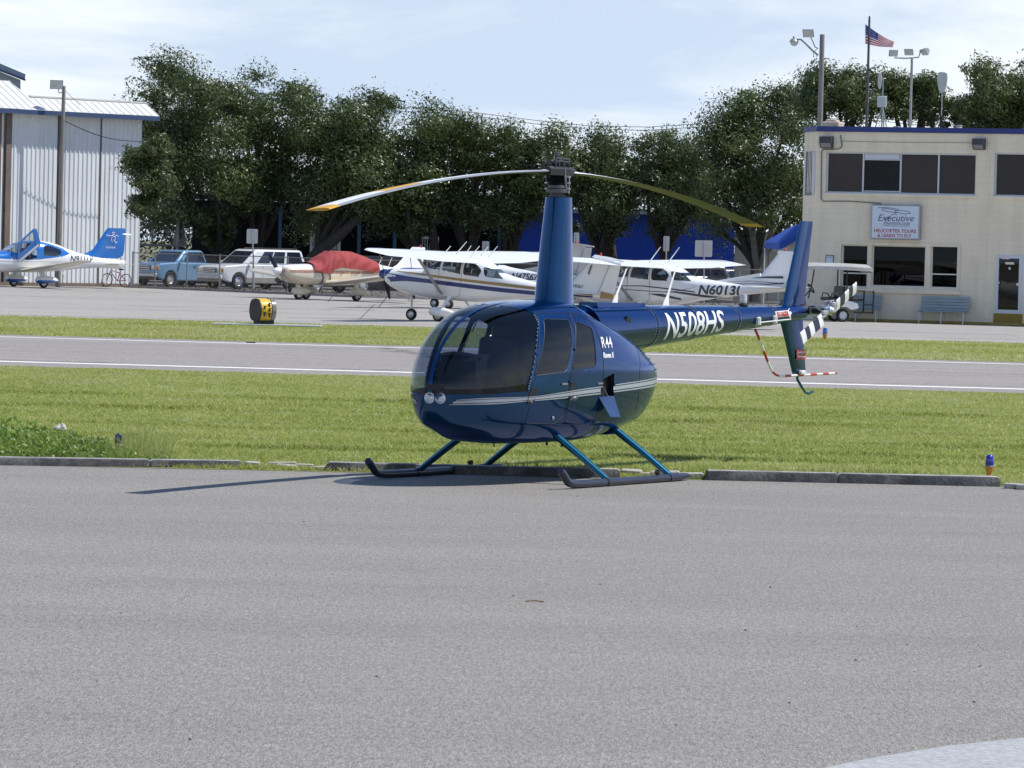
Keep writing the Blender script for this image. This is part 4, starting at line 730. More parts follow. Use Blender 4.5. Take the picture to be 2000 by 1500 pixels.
for key, cols in (('u1', [0, .246, .496, .748, 1]), ('u2', [0, .55, 1])):
    f, xs_ = framed(wins[key], cols, off, m_whf if key == 'u1' else m_whf, fw=.055); a, c, b, d = wins[key]
    for i in range(len(xs_) - 1):
        if key == 'u1' and i == 1:
            pane(xs_[i] + .03, xs_[i + 1] - .03, c + .06, d - .06, .13, g_blue, f); pane(xs_[i], xs_[i + 1], c, d, .32, mat('pale_office_room', (.09, .105, .095), .9, var=.5, vs=1.3), off, 'room'); MB().box(((xs_[i] + xs_[i + 1]) / 2, .10, d - .15), (xs_[i + 1] - xs_[i] - .1, .03, .17)).build('roller_blind', m_whf, off)
            for z in (c + .09, d - .26): MB().box(((xs_[i] + xs_[i + 1]) / 2, .11, z), (xs_[i + 1] - xs_[i] - .06, .03, .035)).build('sash_rail', m_whf, f)
        else: pane(xs_[i] + .03, xs_[i + 1] - .03, c + .06, d - .06, .13, g_brown, f); pane(xs_[i], xs_[i + 1], c, d, .20, m_blind, off, 'blind')
    MB().box(((a + b) / 2, -.02, c - .05), (b - a + .12, .10, .09)).build('window_sill', m_wall, off)
for key in ('l1', 'l2', 'l3'):
    a, c, b, d = wins[key]; f, xs_ = framed(wins[key], [0, 1], off, m_cream, fw=.05); pane(a + .05, b - .05, c + .05, d - .05, .13, g_blue, f)
    if key != 'l2': MB().box(((a + b) / 2, .12, c + (d - c) * (.33)), (b - a - .1, .06, .045)).build('sash_rail', m_cream, f)
L0, L1_ = wins['l1'][0], wins['l3'][2]; zc, zd = wins['l1'][1], wins['l1'][3]
mb = MB(); w_ = .08
for x0, x1, z0, z1 in ((L0 - .10, L1_ + .10, zd, zd + .09), (L0 - .10, L0, zc, zd), (L1_, L1_ + .10, zc, zd)): mb.box(((x0 + x1) / 2, -.03, (z0 + z1) / 2), (x1 - x0, .06, z1 - z0))
mb.build('window_surround', m_wall, off); MB().box(((L0 + L1_) / 2, -.045, zc - .09), (L1_ - L0 + .26, .12, .14)).build('window_sill', m_wall, off)
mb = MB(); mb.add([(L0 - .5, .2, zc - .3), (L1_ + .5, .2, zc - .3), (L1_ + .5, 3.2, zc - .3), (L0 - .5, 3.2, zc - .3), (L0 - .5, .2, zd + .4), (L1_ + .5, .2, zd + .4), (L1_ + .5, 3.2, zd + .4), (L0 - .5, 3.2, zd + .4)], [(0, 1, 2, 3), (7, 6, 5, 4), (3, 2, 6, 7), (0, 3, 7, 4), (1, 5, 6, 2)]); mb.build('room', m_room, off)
# door
a, c, b, d = wins['door']; mb = MB(); fw = .13
for x0, x1, z0, z1 in ((a, a + fw * .8, c, d), (b - fw, b, c, d), (a + fw * .8, b - fw, d - .13, d), (a + fw * .8, b - fw, c, c + .13)): mb.box(((x0 + x1) / 2, .03, (z0 + z1) / 2), (x1 - x0, .10, z1 - z0))
dr_ = mb.build('door', m_whf, off); pane(a + .09, b - .12, c + .12, d - .12, .05, glass('door_glass', (.05, .05, .06), 1.0), dr_); pane(a, b, c, d, .2, m_room, off, 'room')
MB().box((a + .12, -.03, c + (d - c) * .52), (.07, .05, .09), ch=.01).build('door_handle', m_alu, dr_); MB().box((b - .13, -.03, c + (d - c) * .50), (.14, .06, .09), ch=.01).build('door_handle', m_cream, dr_)
MB().box(((a + b) / 2, .035, d - .30), (.32, .01, .08)).build('door_notice', m_cream, dr_); MB().box(((a + b) / 2, .035, d - .48), (.07, .01, .09)).build('door_notice', m_whf, dr_); MB().box((a + .35, -.01, d - .13), (.3, .06, .05)).build('door_closer', m_alu, dr_)
MB().box(((a + b) / 2, -.012, c / 2 + .0), (b - a + .08, .02, c - .02)).build('kick_plate', mat('mustard_paint', (.30, .19, .02), .6, var=.1), off)
mb = MB(); mb.box((6.5 + .2, -.14, .05), (13.2, .22, .10), ch=.02); kb = mb.build('yellow_kerb', mat('faded_yellow_paint', (.33, .25, .06), .7, var=.25, vs=3), off)
# narrow window on the canted corner
M_ = Matrix.Translation((0, 0, 0)); cv = Vector((cu, cy_, 0)).normalized(); cnrm = Vector((cv.y, -cv.x, 0))
if cnrm.y > 0: cnrm = -cnrm
zz0, zz1 = fc(1585, 381)[1], fc(1585, 295)[1]; mb = MB(); pq = lambda t, z, o: cv * (CL * t) + cnrm * o + Vector((0, 0, z))
mb.add([pq(.15, zz0, .01), pq(.85, zz0, .01), pq(.85, zz1, .01), pq(.15, zz1, .01)], [(0, 1, 2, 3)]); sw_ = mb.build('side_window', mat('dull_dark_glass', (.05, .05, .06), .1, 0, .5, var=.2, vs=2), off)
for t0, t1 in ((.12, .26), (.80, .88)): mb = MB(); mb.loft([[pq(t, z, o) for t, o in ((t0, .0), (t1, .0), (t1, .035), (t0, .035))] for z in (zz0, zz1)]); mb.build('window_frame', m_whf, sw_)
for k in range(4): mb = MB(); t = .30 + .11 * k; mb.loft([[pq(t + .04 * s_, z, o) for s_, o in ((0, .012), (1, .012), (1, .02), (0, .02))] for z in (zz0 + .1, zz1)]); mb.build('curtain_fold', m_cream, sw_)
# sign box with its lettering
x0, z0, x1, z1 = rect(1705, 399, 1799, 469); es = empty('illuminated_sign', A0 + ud * x0 + Vector((0, 0, z0)), ang, 'white box sign for helicopter tours and flying lessons on the office wall', 'sign'); W_, H_ = x1 - x0, z1 - z0
mb = MB(); mb.box((W_ / 2, -.10, H_ / 2), (W_, .20, H_), ch=.02); mb.build('sign_box', mat('sign_casing', (.36, .37, .42), .4, .3), es, smooth=30)
mb = MB(); mb.add([(.05, -.203, .05), (W_ - .05, -.203, .05), (W_ - .05, -.203, H_ - .05), (.05, -.203, H_ - .05)], [(0, 1, 2, 3)]); fcx = mb.build('sign_panel', mat('sign_white', (.66, .74, .84), .4, var=.03), es)
m_navy = mat('navy_print', (.015, .03, .10), .5); m_rprint = mat('red_print', (.42, .02, .03), .5)
pt_ = lambda u, v: (lambda tx, ty: (u * W_ + tx, -.206, v * H_ + ty))
textobj('lettering', 'HELICOPTER TOURS', .168, m_rprint, lambda x, y: (W_ * .5 + x, -.206, .200 * H_ + y), fcx, align='CENTER', xs=1.02, off=.003); textobj('lettering', '& LEARN TO FLY', .168, m_rprint, lambda x, y: (W_ * .49 + x, -.206, .065 * H_ + y), fcx, align='CENTER', xs=1.0, off=.003)
textobj('lettering', 'Executive', .33, m_navy, lambda x, y: (W_ * .50 + x, -.206, .53 * H_ + y), fcx, align='CENTER', shear=.32, xs=1.05); textobj('lettering', 'HELICOPTER TOURS', .092, m_navy, lambda x, y: (W_ * .55 + x, -.206, .455 * H_ + y), fcx, align='CENTER', xs=1.1); textobj('lettering', 'WWW.I-CAN-FLY-HELIS.COM', .068, m_navy, lambda x, y: (W_ * .54 + x, -.206, .375 * H_ + y), fcx, align='CENTER', xs=1.05)
mb = MB(); pz = lambda u, v: Vector((u * W_, -.207, v * H_))
def ell(cx_, cy2, a, b, rot, t0=0, t1=6.283): return [pz(cx_ + a * math.cos(t) * math.cos(rot) - b * math.sin(t) * math.sin(rot), cy2 + a * math.cos(t) * math.sin(rot) + b * math.sin(t) * math.cos(rot)) for t in np.linspace(t0, t1, 18)]
for q in (ell(.36, .87, .22, .035, -.12, .3, 3.3), ell(.38, .83, .17, .04, -.2, .3, 6.0), ell(.65, .79, .16, .04, -.13, 0, 6.28), [pz(.50, .80), pz(.49, .72)], [pz(.43, .71), pz(.49, .735), pz(.54, .71)], [pz(.30, .52), pz(.34, .62), pz(.42, .70), pz(.46, .72)], [pz(.26, .42), pz(.31, .56), pz(.38, .62)], [pz(.29, .44), pz(.80, .445)]): mb.tube(q, .008, 4)
mb.build('rotor_emblem', m_navy, fcx)
# small parking sign, wall lamps, conduit
x0, z0, x1, z1 = rect(1613, 498, 1628, 524); ps = empty('parking_sign', A0 + ud * x0 + Vector((0, 0, z0)), ang, 'small white wall sign numbered one beside the golf cart roof', 'sign'); W2, H2 = x1 - x0, z1 - z0
MB().box((W2 / 2, -.012, H2 / 2), (W2, .02, H2)).build('sign_plate', m_navy, ps); pz2 = MB().box((W2 / 2, -.024, H2 / 2), (W2 - .05, .006, H2 - .05)).build('sign_panel', mat('sign_white', (.66, .74, .84), .4), ps); textobj('lettering', 'HIGH', .085, m_navy, lambda x, y: (W2 / 2 + x, -.029, H2 * .76 + y), pz2, align='CENTER'); textobj('lettering', '#1', .20, m_navy, lambda x, y: (W2 / 2 + x, -.029, H2 * .12 + y), pz2, align='CENTER', off=.006)
for i, (a_, b_, lb) in enumerate((((1605, 266), (1628, 290), 'dark wall floodlight above the left end of the upper windows'), ((1903, 270), (1925, 293), 'dark wall floodlight above the right end of the upper windows'))):
    x0, z0, x1, z1 = rect(*a_, *b_); l_ = empty('wall_floodlight', A0 + ud * x0 + Vector((0, 0, z0)), ang, lb, 'floodlight', 'wall floodlights on the office'); W3, H3 = x1 - x0, z1 - z0
    MB().prism([(0, 0), (-.13, .02), (-.26, H3 * .45), (-.28, H3 * .95), (0, H3)], lambda y, z: (0, y, z), lambda y, z: (W3, y, z)).build('lamp_housing', mat('bronze_housing', (.045, .05, .07), .5), l_); MB().add([(.04, -.142, .03), (W3 - .04, -.142, .03), (W3 - .04, -.262, H3 * .43), (.04, -.262, H3 * .43)], [(0, 1, 2, 3)]).build('lens', mat('lamp_lens_grey', (.25, .25, .26), .2), l_)
def fpath(*pp, o=.03): return [Vector((fc(*p)[0], -o, fc(*p)[1])) for p in pp]
MB().tube(fpath((1642, 264), (1645, 284), (1642, 290), (1628, 292), (1608, 292), (1605, 296), (1604, 388), (1608, 393), (1660, 393), (1720, 397), (1721, 400)), .018, 6).build('conduit', mat('conduit_grey', (.13, .13, .13), .5), off, smooth=50)
MB().tube(fpath((1645, 276), (1760, 278), (1905, 279)), .010, 5).build('conduit', mat('conduit_cream', (.36, .35, .31), .6), off)
# benches
m_plank = mat('pale_blue_paint', (.30, .37, .40), .6, var=.18, vs=6, stretch=(.4, 2, 2)); m_wleg = mat('white_leg_paint', (.62, .64, .66), .5)
def bench(px0, px1, label):
    x0 = fc(px0, 605)[0]; x1 = fc(px1, 605)[0]; L = x1 - x0; o = empty('bench', A0 + ud * x0 - nd * .22, ang, label, 'bench', 'pale blue slatted benches along the office wall')
    for k in range(5): MB().box((L / 2, -.08 + .028 * k - .02, .50 + .105 * k), (L, .028, .088), rx=R(-14), ch=.006).build('back_slat', m_plank, o)
    for k in range(4): MB().box((L / 2, -.50 + .11 * k, .44), (L, .095, .03), ch=.006).build('seat_slat', m_plank, o)
    for x in (.08, L / 2, L - .08):
        MB().tube([(x, -.50, 0), (x, -.48, .42), (x, -.12, .42)], .025, 6).build('leg', m_wleg, o); MB().tube([(x, .02, 0), (x, -.10, .40), (x, .05, .95)], .022, 6).build('leg', m_wleg, o)
bench(1803, 1897, 'pale blue slatted bench standing clear between cart and door'); bench(1640, 1727, 'pale blue slatted bench half hidden behind the golf cart')
# roof things
def roofpt(px, dep=3.0): u = fc(px, 255, dep)[0]; return A0 + ud * u + nd * dep + Vector((0, 0, HT - .3))
o = empty('roof_hut', roofpt(1627, 1.2), ang, 'tan air handling unit on the left corner of the office roof', 'roof unit'); mb = MB(); mb.box((0, 0, .36), (.62, .6, .62), ch=.03); mb.build('casing', mat('tan_metal', (.50, .44, .36), .6, var=.1), o); mb = MB(); mb.box((-.02, 0, .70), (.40, .45, .10), ch=.03); mb.build('cap', mat('pinkish_metal', (.50, .38, .32), .6), o); MB().lathe([(.05, 0), (.05, .02)], 12, Matrix.Translation((.2, -.31, .45)) @ Matrix.Rotation(R(90), 4, 'X'), caps=True).build('gauge', m_black, o)
m_galv = mat('galvanised_steel', (.34, .37, .38), .5, .5, var=.12, vs=8); m_panel = mat('antenna_panel_paint', (.50, .54, .52), .5, var=.05)
b0 = roofpt(1722, 3.0); o = empty('roof_antenna', b0, ang, 'grey panel antenna on a tripod with a narrow blade above it on the office roof', 'antenna'); zt1 = P(1722, 187, b0.y).z - b0.z; zt2 = P(1716, 143, b0.y).z - b0.z; zp = P(1722, 210, b0.y).z - b0.z
MB().tube([(0, 0, .2), (0, 0, zt2 - .2)], .025, 6).build('mast', m_galv, o)
for a, b in ((-.35, -.2), (.38, -.2), (.0, .4)): MB().tube([(0, 0, zp + .05), (a, b, 0)], .022, 6).build('leg', m_galv, o)
MB().box((0, -.06, (zt1 + zp) / 2), (.36, .08, zt1 - zp), ch=.03).build('panel', m_panel, o); mb = MB(); mb.loft([[(-.11 + .08 * math.cos(t) * 1, -.05 + dy, zt2 - .28 + .30 * math.sin(t)) for t in np.linspace(0, 6.283, 17)[:-1]] for dy in (0, .04)]); mb.build('blade_panel', m_panel, o)
b0 = roofpt(1838, 3.0); o = empty('roof_antenna', b0, ang, 'paddle shaped grey antenna on a tall pole on the office roof', 'antenna'); zt1 = P(1840, 141, b0.y).z - b0.z; zp = P(1840, 180, b0.y).z - b0.z
MB().tube([(0, 0, 0), (0, 0, 1.0)], .035, 6).build('lower_pole', m_black, o); MB().tube([(0, 0, 1.0), (.0, 0, zp + .1)], .022, 6).build('upper_pole', m_galv, o); mb = MB(); mb.loft([[(.195 * x, dy, zp + (zt1 - zp) * z) for x, z in chaikin([(-.5, 0), (.5, 0), (.85, .35), (1, .75), (.8, 1), (-.8, 1), (-1, .75), (-.85, .35)], 1)] for dy in (-.03, .03)]); mb.build('paddle', m_panel, o)
for k in range(3): a = 2.1 * k; MB().tube([(0, 0, .9), (.35 * math.cos(a), .35 * math.sin(a), 0)], .025, 5).build('leg', m_black, o)
for px, w_, h_, lb, c_ in ((1752, .16, .55, 'thin white box standing on the office roof behind the tripod antenna', (.6, .62, .6)), (1873, .14, .62, 'narrow cream vent pipe right of the paddle antenna', (.55, .52, .40)), (1888, .5, .36, 'low pale roof vent right of the narrow vent pipe', (.42, .40, .36))):
    o = empty('roof_vent', roofpt(px, 3.0), ang, lb, 'roof vent', 'vents on the office roof'); MB().box((0, 0, h_ / 2), (w_, .3, h_), ch=.02).build('casing', mat('vent_%d' % px, c_, .6), o); MB().box((0, 0, h_ + .02), (w_ * 1.2, .34, .04)).build('cap', m_galv, o)
# ---------------------------------------------------------------- poles behind the office
m_wood = mat('weathered_wood', (.25, .235, .22), .85, var=.25, vs=4, stretch=(3, 3, .3)); m_lampg = mat('lamp_grey', (.30, .32, .31), .5, .3); m_glassg = mat('lamp_cover', (.55, .58, .56), .25)
def flood(par, c, rz=0, s=1.0, tilt=35, name='floodlight_head'):
    M = Matrix.Translation(c) @ Matrix.Rotation(rz, 4, 'Z') @ Matrix.Rotation(R(tilt), 4, 'X') @ Matrix.Scale(s, 4); mb = MB(); q = [(-.26, .20), (.26, .20), (.26, -.16), (-.26, -.16)]
    mb.loft([[M @ Vector((a * k, y, b * k)) for a, b in q] for y, k in ((-.16, 1), (-.12, 1), (.12, .62), (.2, .4))]); h = mb.build(name, m_lampg, par, smooth=25); mb = MB(); mb.add([M @ Vector((a * .9, -.165, b * .9)) for a, b in q], [(0, 1, 2, 3)]); mb.build('lamp_glass', m_glassg, h); return h
D_ = A0.y + 11; b0 = P(1592, 600, D_); b0.z = 0; tp = P(1599.5, 67, D_); o = empty('lamp_pole', b0, 0, 'wooden pole with a curved arm lamp and a floodlight left of the flag', 'lamp pole'); MB().tube([(0, 0, 0), (0, 0, tp.z)], [.135, .095], 10).build('pole', m_wood, o, smooth=50)
sc_ = FPX / D_; rel = lambda px, py: P(px, py, D_) - b0
MB().tube([rel(1598, 108), rel(1588, 100), rel(1575, 87), rel(1564, 77), rel(1556, 77)], [.035, .035, .03, .03, .03], 8).build('arm', m_lampg, o, smooth=50)
c = rel(1551, 82); mb = MB(); mb.lathe([(.03, .16), (.12, .11), (.18, .02), (.17, 0)], 14, Matrix.Translation(c), caps=True); h = mb.build('cobra_head', m_lampg, o, smooth=40); MB().lathe([(.16, 0), (.13, -.10), (.06, -.15), (.002, -.155)], 14, Matrix.Translation(c)).build('lamp_glass', m_glassg, h, smooth=50); MB().lathe([(.03, .15), (.03, .21)], 8, Matrix.Translation(c + Vector((-.02, 0, 0))), caps=True).build('photocell', m_black, h)
flood(o, rel(1581, 64), R(-25), .85, 20); MB().tube([rel(1583, 72), rel(1587, 80), rel(1592, 92), rel(1598, 95)], .025, 6).build('bracket', m_steel, o); MB().tube([rel(1595, 96), rel(1588, 104), rel(1590, 112)], .012, 5).build('cable', m_black, o)
def cloth(name, c):
    m = mat(name, c, .8); t = m.node_tree; b = t.nodes['Principled BSDF']; tl = N(t, 'ShaderNodeBsdfTranslucent'); tl.inputs[0].default_value = (*c, 1); mx = N(t, 'ShaderNodeMixShader'); mx.inputs[0].default_value = .5; t.links.new(b.outputs[0], mx.inputs[1]); t.links.new(tl.outputs[0], mx.inputs[2]); t.links.new(mx.outputs[0], t.nodes['Material Output'].inputs[0]); return m
D_ = A0.y + 22; b0 = P(1683, 600, D_); b0.z = 0; rel = lambda px, py: P(px, py, D_) - b0; o = empty('flagpole', b0, 0, 'slim dark flagpole flying the striped national flag', 'flagpole'); tp = rel(1685, 36)
MB().tube([(0, 0, 0), (0, 0, tp.z)], [.085, .045], 8).build('pole', mat('dark_pole', (.075, .08, .085), .6), o, smooth=50); MB().lathe([(.02, 0), (.045, .05), (.002, .13)], 8, Matrix.Translation((0, 0, tp.z))).build('finial', m_black, o)
fl_ = empty('flag', b0, 0, 'wind blown national flag with red and white stripes and blue starred corner', 'flag'); c4 = [rel(1690, 47), rel(1746, 82), rel(1744, 93), rel(1690, 85)]; nu, nv = 36, 26; V = []; F = []; mi = []
for j in range(nv + 1):
    for i in range(nu + 1):
        u, v = i / nu, j / nv; t = c4[0].lerp(c4[1], u); b = c4[3].lerp(c4[2], u); q = t.lerp(b, v); wv = math.sin(u * 7.5 + v * 1.6); V.append(q + Vector((.02 * wv * u, .16 * wv * (.25 + u), -.05 * math.sin(u * math.pi) * (1 - .4 * v) + .05 * wv * u * .5)))
for j in range(nv):
    for i in range(nu):
        F.append((j * (nu + 1) + i, j * (nu + 1) + i + 1, (j + 1) * (nu + 1) + i + 1, (j + 1) * (nu + 1) + i)); mi.append(2 if (i < nu * .42 and j < 14) else (0 if (j // 2) % 2 == 0 else 1))
fo_ = npmesh('cloth', V, F, [cloth('flag_red', (.60, .04, .05)), cloth('flag_white', (.85, .85, .85)), cloth('flag_blue', (.05, .10, .34))], fl_, smooth=60, midx=mi)
mb = MB()
for r in range(9):
    for k in range(6 if r % 2 == 0 else 5):
        i, j = 1.2 + k * 2.3 + (0 if r % 2 == 0 else 1.15), .9 + r * 1.5
        a = Vector(V[int(j) * (nu + 1) + int(i)]) + (Vector(V[int(j) * (nu + 1) + int(i) + 1]) - Vector(V[int(j) * (nu + 1) + int(i)])) * (i % 1) + (Vector(V[(int(j) + 1) * (nu + 1) + int(i)]) - Vector(V[int(j) * (nu + 1) + int(i)])) * (j % 1)
        mb.add([a + Vector((math.sin(t) * rr, -.012, math.cos(t) * rr)) for t, rr in [(math.pi * q / 5, .022 if q % 2 == 0 else .009) for q in range(10)]], [tuple(range(10))])
mb.build('stars', mat('flag_white', (.72, .72, .72), .8), fo_, kind='stuff')
D_ = A0.y + 26; b0 = P(1768, 600, D_); b0.z = 0; rel = lambda px, py: P(px, py, D_) - b0; o = empty('lamp_pole', b0, 0, 'thin metal pole with a crossbar of three lamps right of the flag', 'lamp pole'); tp = rel(1771, 112)
MB().tube([(0, 0, 0), (0, 0, tp.z)], [.07, .05], 8).build('pole', m_galv, o, smooth=50); MB().tube([rel(1747, 113), rel(1771, 114), rel(1794, 112), rel(1797, 104), rel(1797, 98)], .03, 6).build('crossbar', m_galv, o)
for (px, py), rz, tl in (((1743, 104), 20, 10), ((1777, 101), -30, 20), ((1808, 100), -60, 40)): flood(o, rel(px, py), R(rz), .75, tl)
# ---------------------------------------------------------------- hangar on the left
m_rib = mat('ribbed_white_steel', (.68, .71, .72), .55, .1, var=.08, vs=1.5, stretch=(1, 1, .25)); m_roofw = mat('pale_roof_steel', (.62, .62, .60), .45, .2, var=.06, vs=1); m_fascia = mat('fascia_blue', (.035, .065, .14), .5, var=.1); m_rust = mat('brown_post', (.16, .12, .10), .7, var=.2, vs=2)
H0 = G(270, 561); ah = R(50)
hu = Vector((-math.cos(ah), -math.sin(ah), 0)); hn = Vector((-hu.y, hu.x, 0))          # along the wall to the left (coming nearer), into the building
if hn.y < 0: hn = -hn
hg = empty('hangar', H0, 0, 'tall white ribbed steel hangar with blue fascia at the left picture edge', 'hangar')
def hf(px, py, dep=0.0):
    d = ray(px, py); o = Vector((0, 0, CAM_H)); t = (H0 + hn * dep - o).dot(hn) / d.dot(hn); q = o + d * t - H0; return q.dot(hu), q.z
HP = lambda u, z, dep=0.0: hu * u + hn * dep + Vector((0, 0, z))
hz = hf(150, 232)[1] + .1; edges = [hf(px, 400)[0] for px in (272, 194, 116, 108, 14, -60)]
def ribwall(u0, u1, z0, z1, y=0.0, sp_=.29, name='wall_panel'):
    n = max(1, round((u1 - u0) / sp_)); mb = MB(); pr_ = []
    for i in range(n):
        a = u0 + (u1 - u0) * i / n; w_ = (u1 - u0) / n; pr_ += [(a, 0), (a + w_ * .62, 0), (a + w_ * .70, -.045), (a + w_ * .92, -.045)]
    pr_.append((u1, 0)); vs = [HP(u, z, y + d) for z in (z0, z1) for u, d in pr_]; k = len(pr_); mb.add(vs, [(i, i + 1, k + i + 1, k + i) for i in range(k - 1)]); return mb.build(name, m_rib, hg)
ribwall(edges[0], edges[1], .15, hz); ribwall(edges[1] + .02, edges[2], .15, hz); ribwall(edges[3], edges[4], .15, hz, -.05); ribwall(edges[4] + .4, edges[5] + 3, .15, hz, -.05)
for px, w_ in ((113.5, .20), (12, .34), (-6, .2)): u = hf(px, 400)[0]; mb = MB(); mb.loft([[HP(u + a, z, b) for a, b in ((-w_ / 2, -.12), (w_ / 2, -.12), (w_ / 2, .05), (-w_ / 2, .05))] for z in (0, hz)]); mb.build('door_post', m_rust, hg)
u = edges[1]; mb = MB(); mb.loft([[HP(u + a, z, b) for a, b in ((-.03, -.06), (.03, -.06), (.03, .02), (-.03, .02))] for z in (0, hz)]); mb.build('door_post', m_rust, hg)
mb = MB(); mb.loft([[HP(u, z, d) for d, z in ((-.14, 0), (.1, 0), (.1, .16), (-.14, .16))] for u in (edges[0], edges[5] + 3)]); mb.build('door_track', m_rust, hg)
ov = -.75; ue = hf(312, 238, ov)[0]; uw = edges[5] + 3.3; zf0 = hf(150, 228, ov)[1]; zf1 = hf(150, 219, ov)[1]
mb = MB(); mb.loft([[HP(u, z, d) for d, z in ((ov, zf0), (ov + .06, zf0), (ov + .06, zf1), (ov, zf1))] for u in (ue, uw)]); mb.build('fascia', m_fascia, hg)
mb = MB(); mb.add([HP(ue, zf0 + .01, ov + .06), HP(uw, zf0 + .01, ov + .06), HP(uw, hz, .1), HP(ue, hz, .1)], [(0, 1, 2, 3)]); mb.build('soffit', m_rib, hg)
rd, rz_ = ov + .95, hf(150, 195, ov + .95)[1]; zb_r = lambda d: zf1 + .01 + (rz_ - zf1) * (d - ov) / (rd - ov); us2 = hf(58, 180, rd)[0]; d2 = ov + 2.1
mb = MB(); mb.add([HP(ue, zb_r(ov), ov), HP(us2, zb_r(ov), ov), HP(us2, zb_r(rd), rd), HP(ue, zb_r(rd), rd)], [(0, 1, 2, 3)]); mb.add([HP(us2, zb_r(ov), ov), HP(uw, zb_r(ov), ov), HP(uw, zb_r(d2), d2), HP(us2 + .25, zb_r(d2), d2), HP(us2, zb_r(rd), rd)], [(0, 1, 2, 3, 4)]); mb.add([HP(ue, 0, 0), HP(ue, 0, 14), HP(ue, zb_r(rd) , 14), HP(ue, zb_r(rd), rd), HP(ue, zf0, 0)], [(0, 1, 2, 3, 4)]) if False else None
mb.add([HP(ue, zb_r(rd), rd), HP(us2, zb_r(rd), rd), HP(us2, zb_r(rd) - .1, 12), HP(ue, zb_r(rd) - .1, 12)], [(0, 1, 2, 3)]); mb.add([HP(us2, zb_r(d2), d2), HP(uw, zb_r(d2), d2), HP(uw, zb_r(d2), 12), HP(us2, zb_r(d2), 12)], [(0, 1, 2, 3)]); roof = mb.build('roof', m_roofw, hg); mb = MB(); mb.loft([[HP(-.02, z, d) for d in (0, .05)] + [HP(.02, z, d) for d in (.05, 0)] for z in (0, hz)]); mb.build('corner_trim', m_rib, hg)

for u_ in (0, edges[5] + 3): mb = MB(); mb.add([HP(u_, 0, .02), HP(u_, 0, 12), HP(u_, hz, 12), HP(u_, hz, .02)], [(0, 1, 2, 3)]); mb.build('side_wall', m_rib, hg)
nr = int((uw - ue) / .46); base = None
for i in range(nr):
    u = ue + .05 + i * .46; dd = rd if u < us2 else d2
    if u < us2 or base is None or True:
        mb = MB(); mb.loft([[HP(a, zb_r(d) + h_, d) for a, h_ in ((-.03, 0), (-.018, .028), (.018, .028), (.03, 0))] for d in (ov, dd)]); rb_ = mb.build('roof_rib', m_roofw, roof); rb_.location = HP(u, 0)
mb = MB(); mb.loft([[HP(ue, zb_r(rd) + a, rd + b) for a, b in ((0, -.06), (.07, -.06), (.07, .1), (0, .1))], [HP(us2, zb_r(rd) + a, rd + b) for a, b in ((0, -.06), (.07, -.06), (.07, .1), (0, .1))]]); mb.build('roof_flashing', m_roofw, hg)
# taller hangar behind, its roof corner
o = empty('far_hangar', H0 + hn * 24, 0, 'grey blue gable corner of a taller building above the hangar roof', 'building'); HQ = lambda px, py, d=0.0: P(px, py, (H0 + hn * 24).y - 2.0 + d) - (H0 + hn * 24)
mb = MB(); mb.loft([[HQ(-80, 90, d), HQ(50, 145, d), HQ(48, 158, d), HQ(-80, 108, d)] for d in (0, 12)]); mb.build('roof', mat('grey_blue_steel', (.20, .27, .33), .5, var=.06), o); mb = MB(); mb.loft([[HQ(-80, 108, d), HQ(40, 156, d), HQ(41, 330, d), HQ(-80, 330, d)] for d in (.4, 12)]); mb.build('wall', mat('grey_blue_wall', (.30, .36, .40), .6, var=.06), o); mb = MB(); mb.loft([[HQ(-80, 106, d), HQ(50, 154, d), HQ(50, 158, d), HQ(-80, 110, d)] for d in (-.06, -.01)]); mb.build('fascia', m_fascia, o)
# pole with floodlight in front of the hangar
D_ = H0.y - 6; b0 = P(113, 562, D_); b0.z = 0; rel = lambda px, py: P(px, py, D_) - b0; tp = rel(125, 168); o = empty('lamp_pole', b0, 0, 'grey wooden pole with one floodlight in front of the hangar doors', 'lamp pole'); MB().tube([(0, 0, 0), (tp.x, 0, tp.z)], [.135, .085], 10).build('pole', m_wood, o, smooth=50); flood(o, rel(110, 165), R(10), 1.15, 12); MB().tube([rel(114, 173), rel(115, 182), rel(122, 180)], .03, 6).build('bracket', m_steel, o)
mb = MB(); a, b = rel(126, 236), rel(275, 272); mb.tube([a.lerp(b, t) + Vector((0, 4 * t, -.30 * math.sin(t * math.pi))) for t in np.linspace(0, 1, 10)], .022, 4); wv = mb.build('overhead_wire', m_black, o); mb = MB(); a, b = rel(128, 178), rel(156, 205); mb.tube([a.lerp(b, t) for t in (0, .5, 1)], .010, 4); mb.build('overhead_wire', m_black, o)
# ---------------------------------------------------------------- low buildings behind the trees
m_royal = mat('royal_blue_wall', (.004, .05, .36), .7, var=.05, vs=.6); m_beige = mat('beige_wall', (.44, .42, .37), .85, var=.08, vs=.7); m_dark = mat('dark_shed_wall', (.012, .013, .02), .9); m_lat = mat('white_lattice_paint', (.62, .63, .63), .6, var=.06)
DB = 240.0
def bx(px, py, D=DB): q = P(px, py, D); return q.x, q.z
sh = empty('blue_building', (0, DB, 0), 0, 'long low royal blue building behind the oak trees', 'building'); x0, x1 = bx(985, 480)[0], bx(1434, 480)[0]; zt_ = bx(1200, 418)[1]
mb = MB(); mb.box(((x0 + x1 - 1.1) / 2, 4, zt_ / 2), (x1 - x0 - 1.1, 8, zt_)); mb.build('wall', m_royal, sh); mb = MB(); mb.box((x1 - .55, 3.9, zt_ / 2 - .15), (1.1, 8.0, zt_ - .3)); mb.build('end_wall', mat('lighter_blue_wall', (.005, .055, .40), .7), sh); mb = MB(); mb.box(((x0 + x1) / 2, 3.6, zt_ + .09), (x1 - x0 + .3, 9, .18)); mb.build('roof', m_galv, sh)
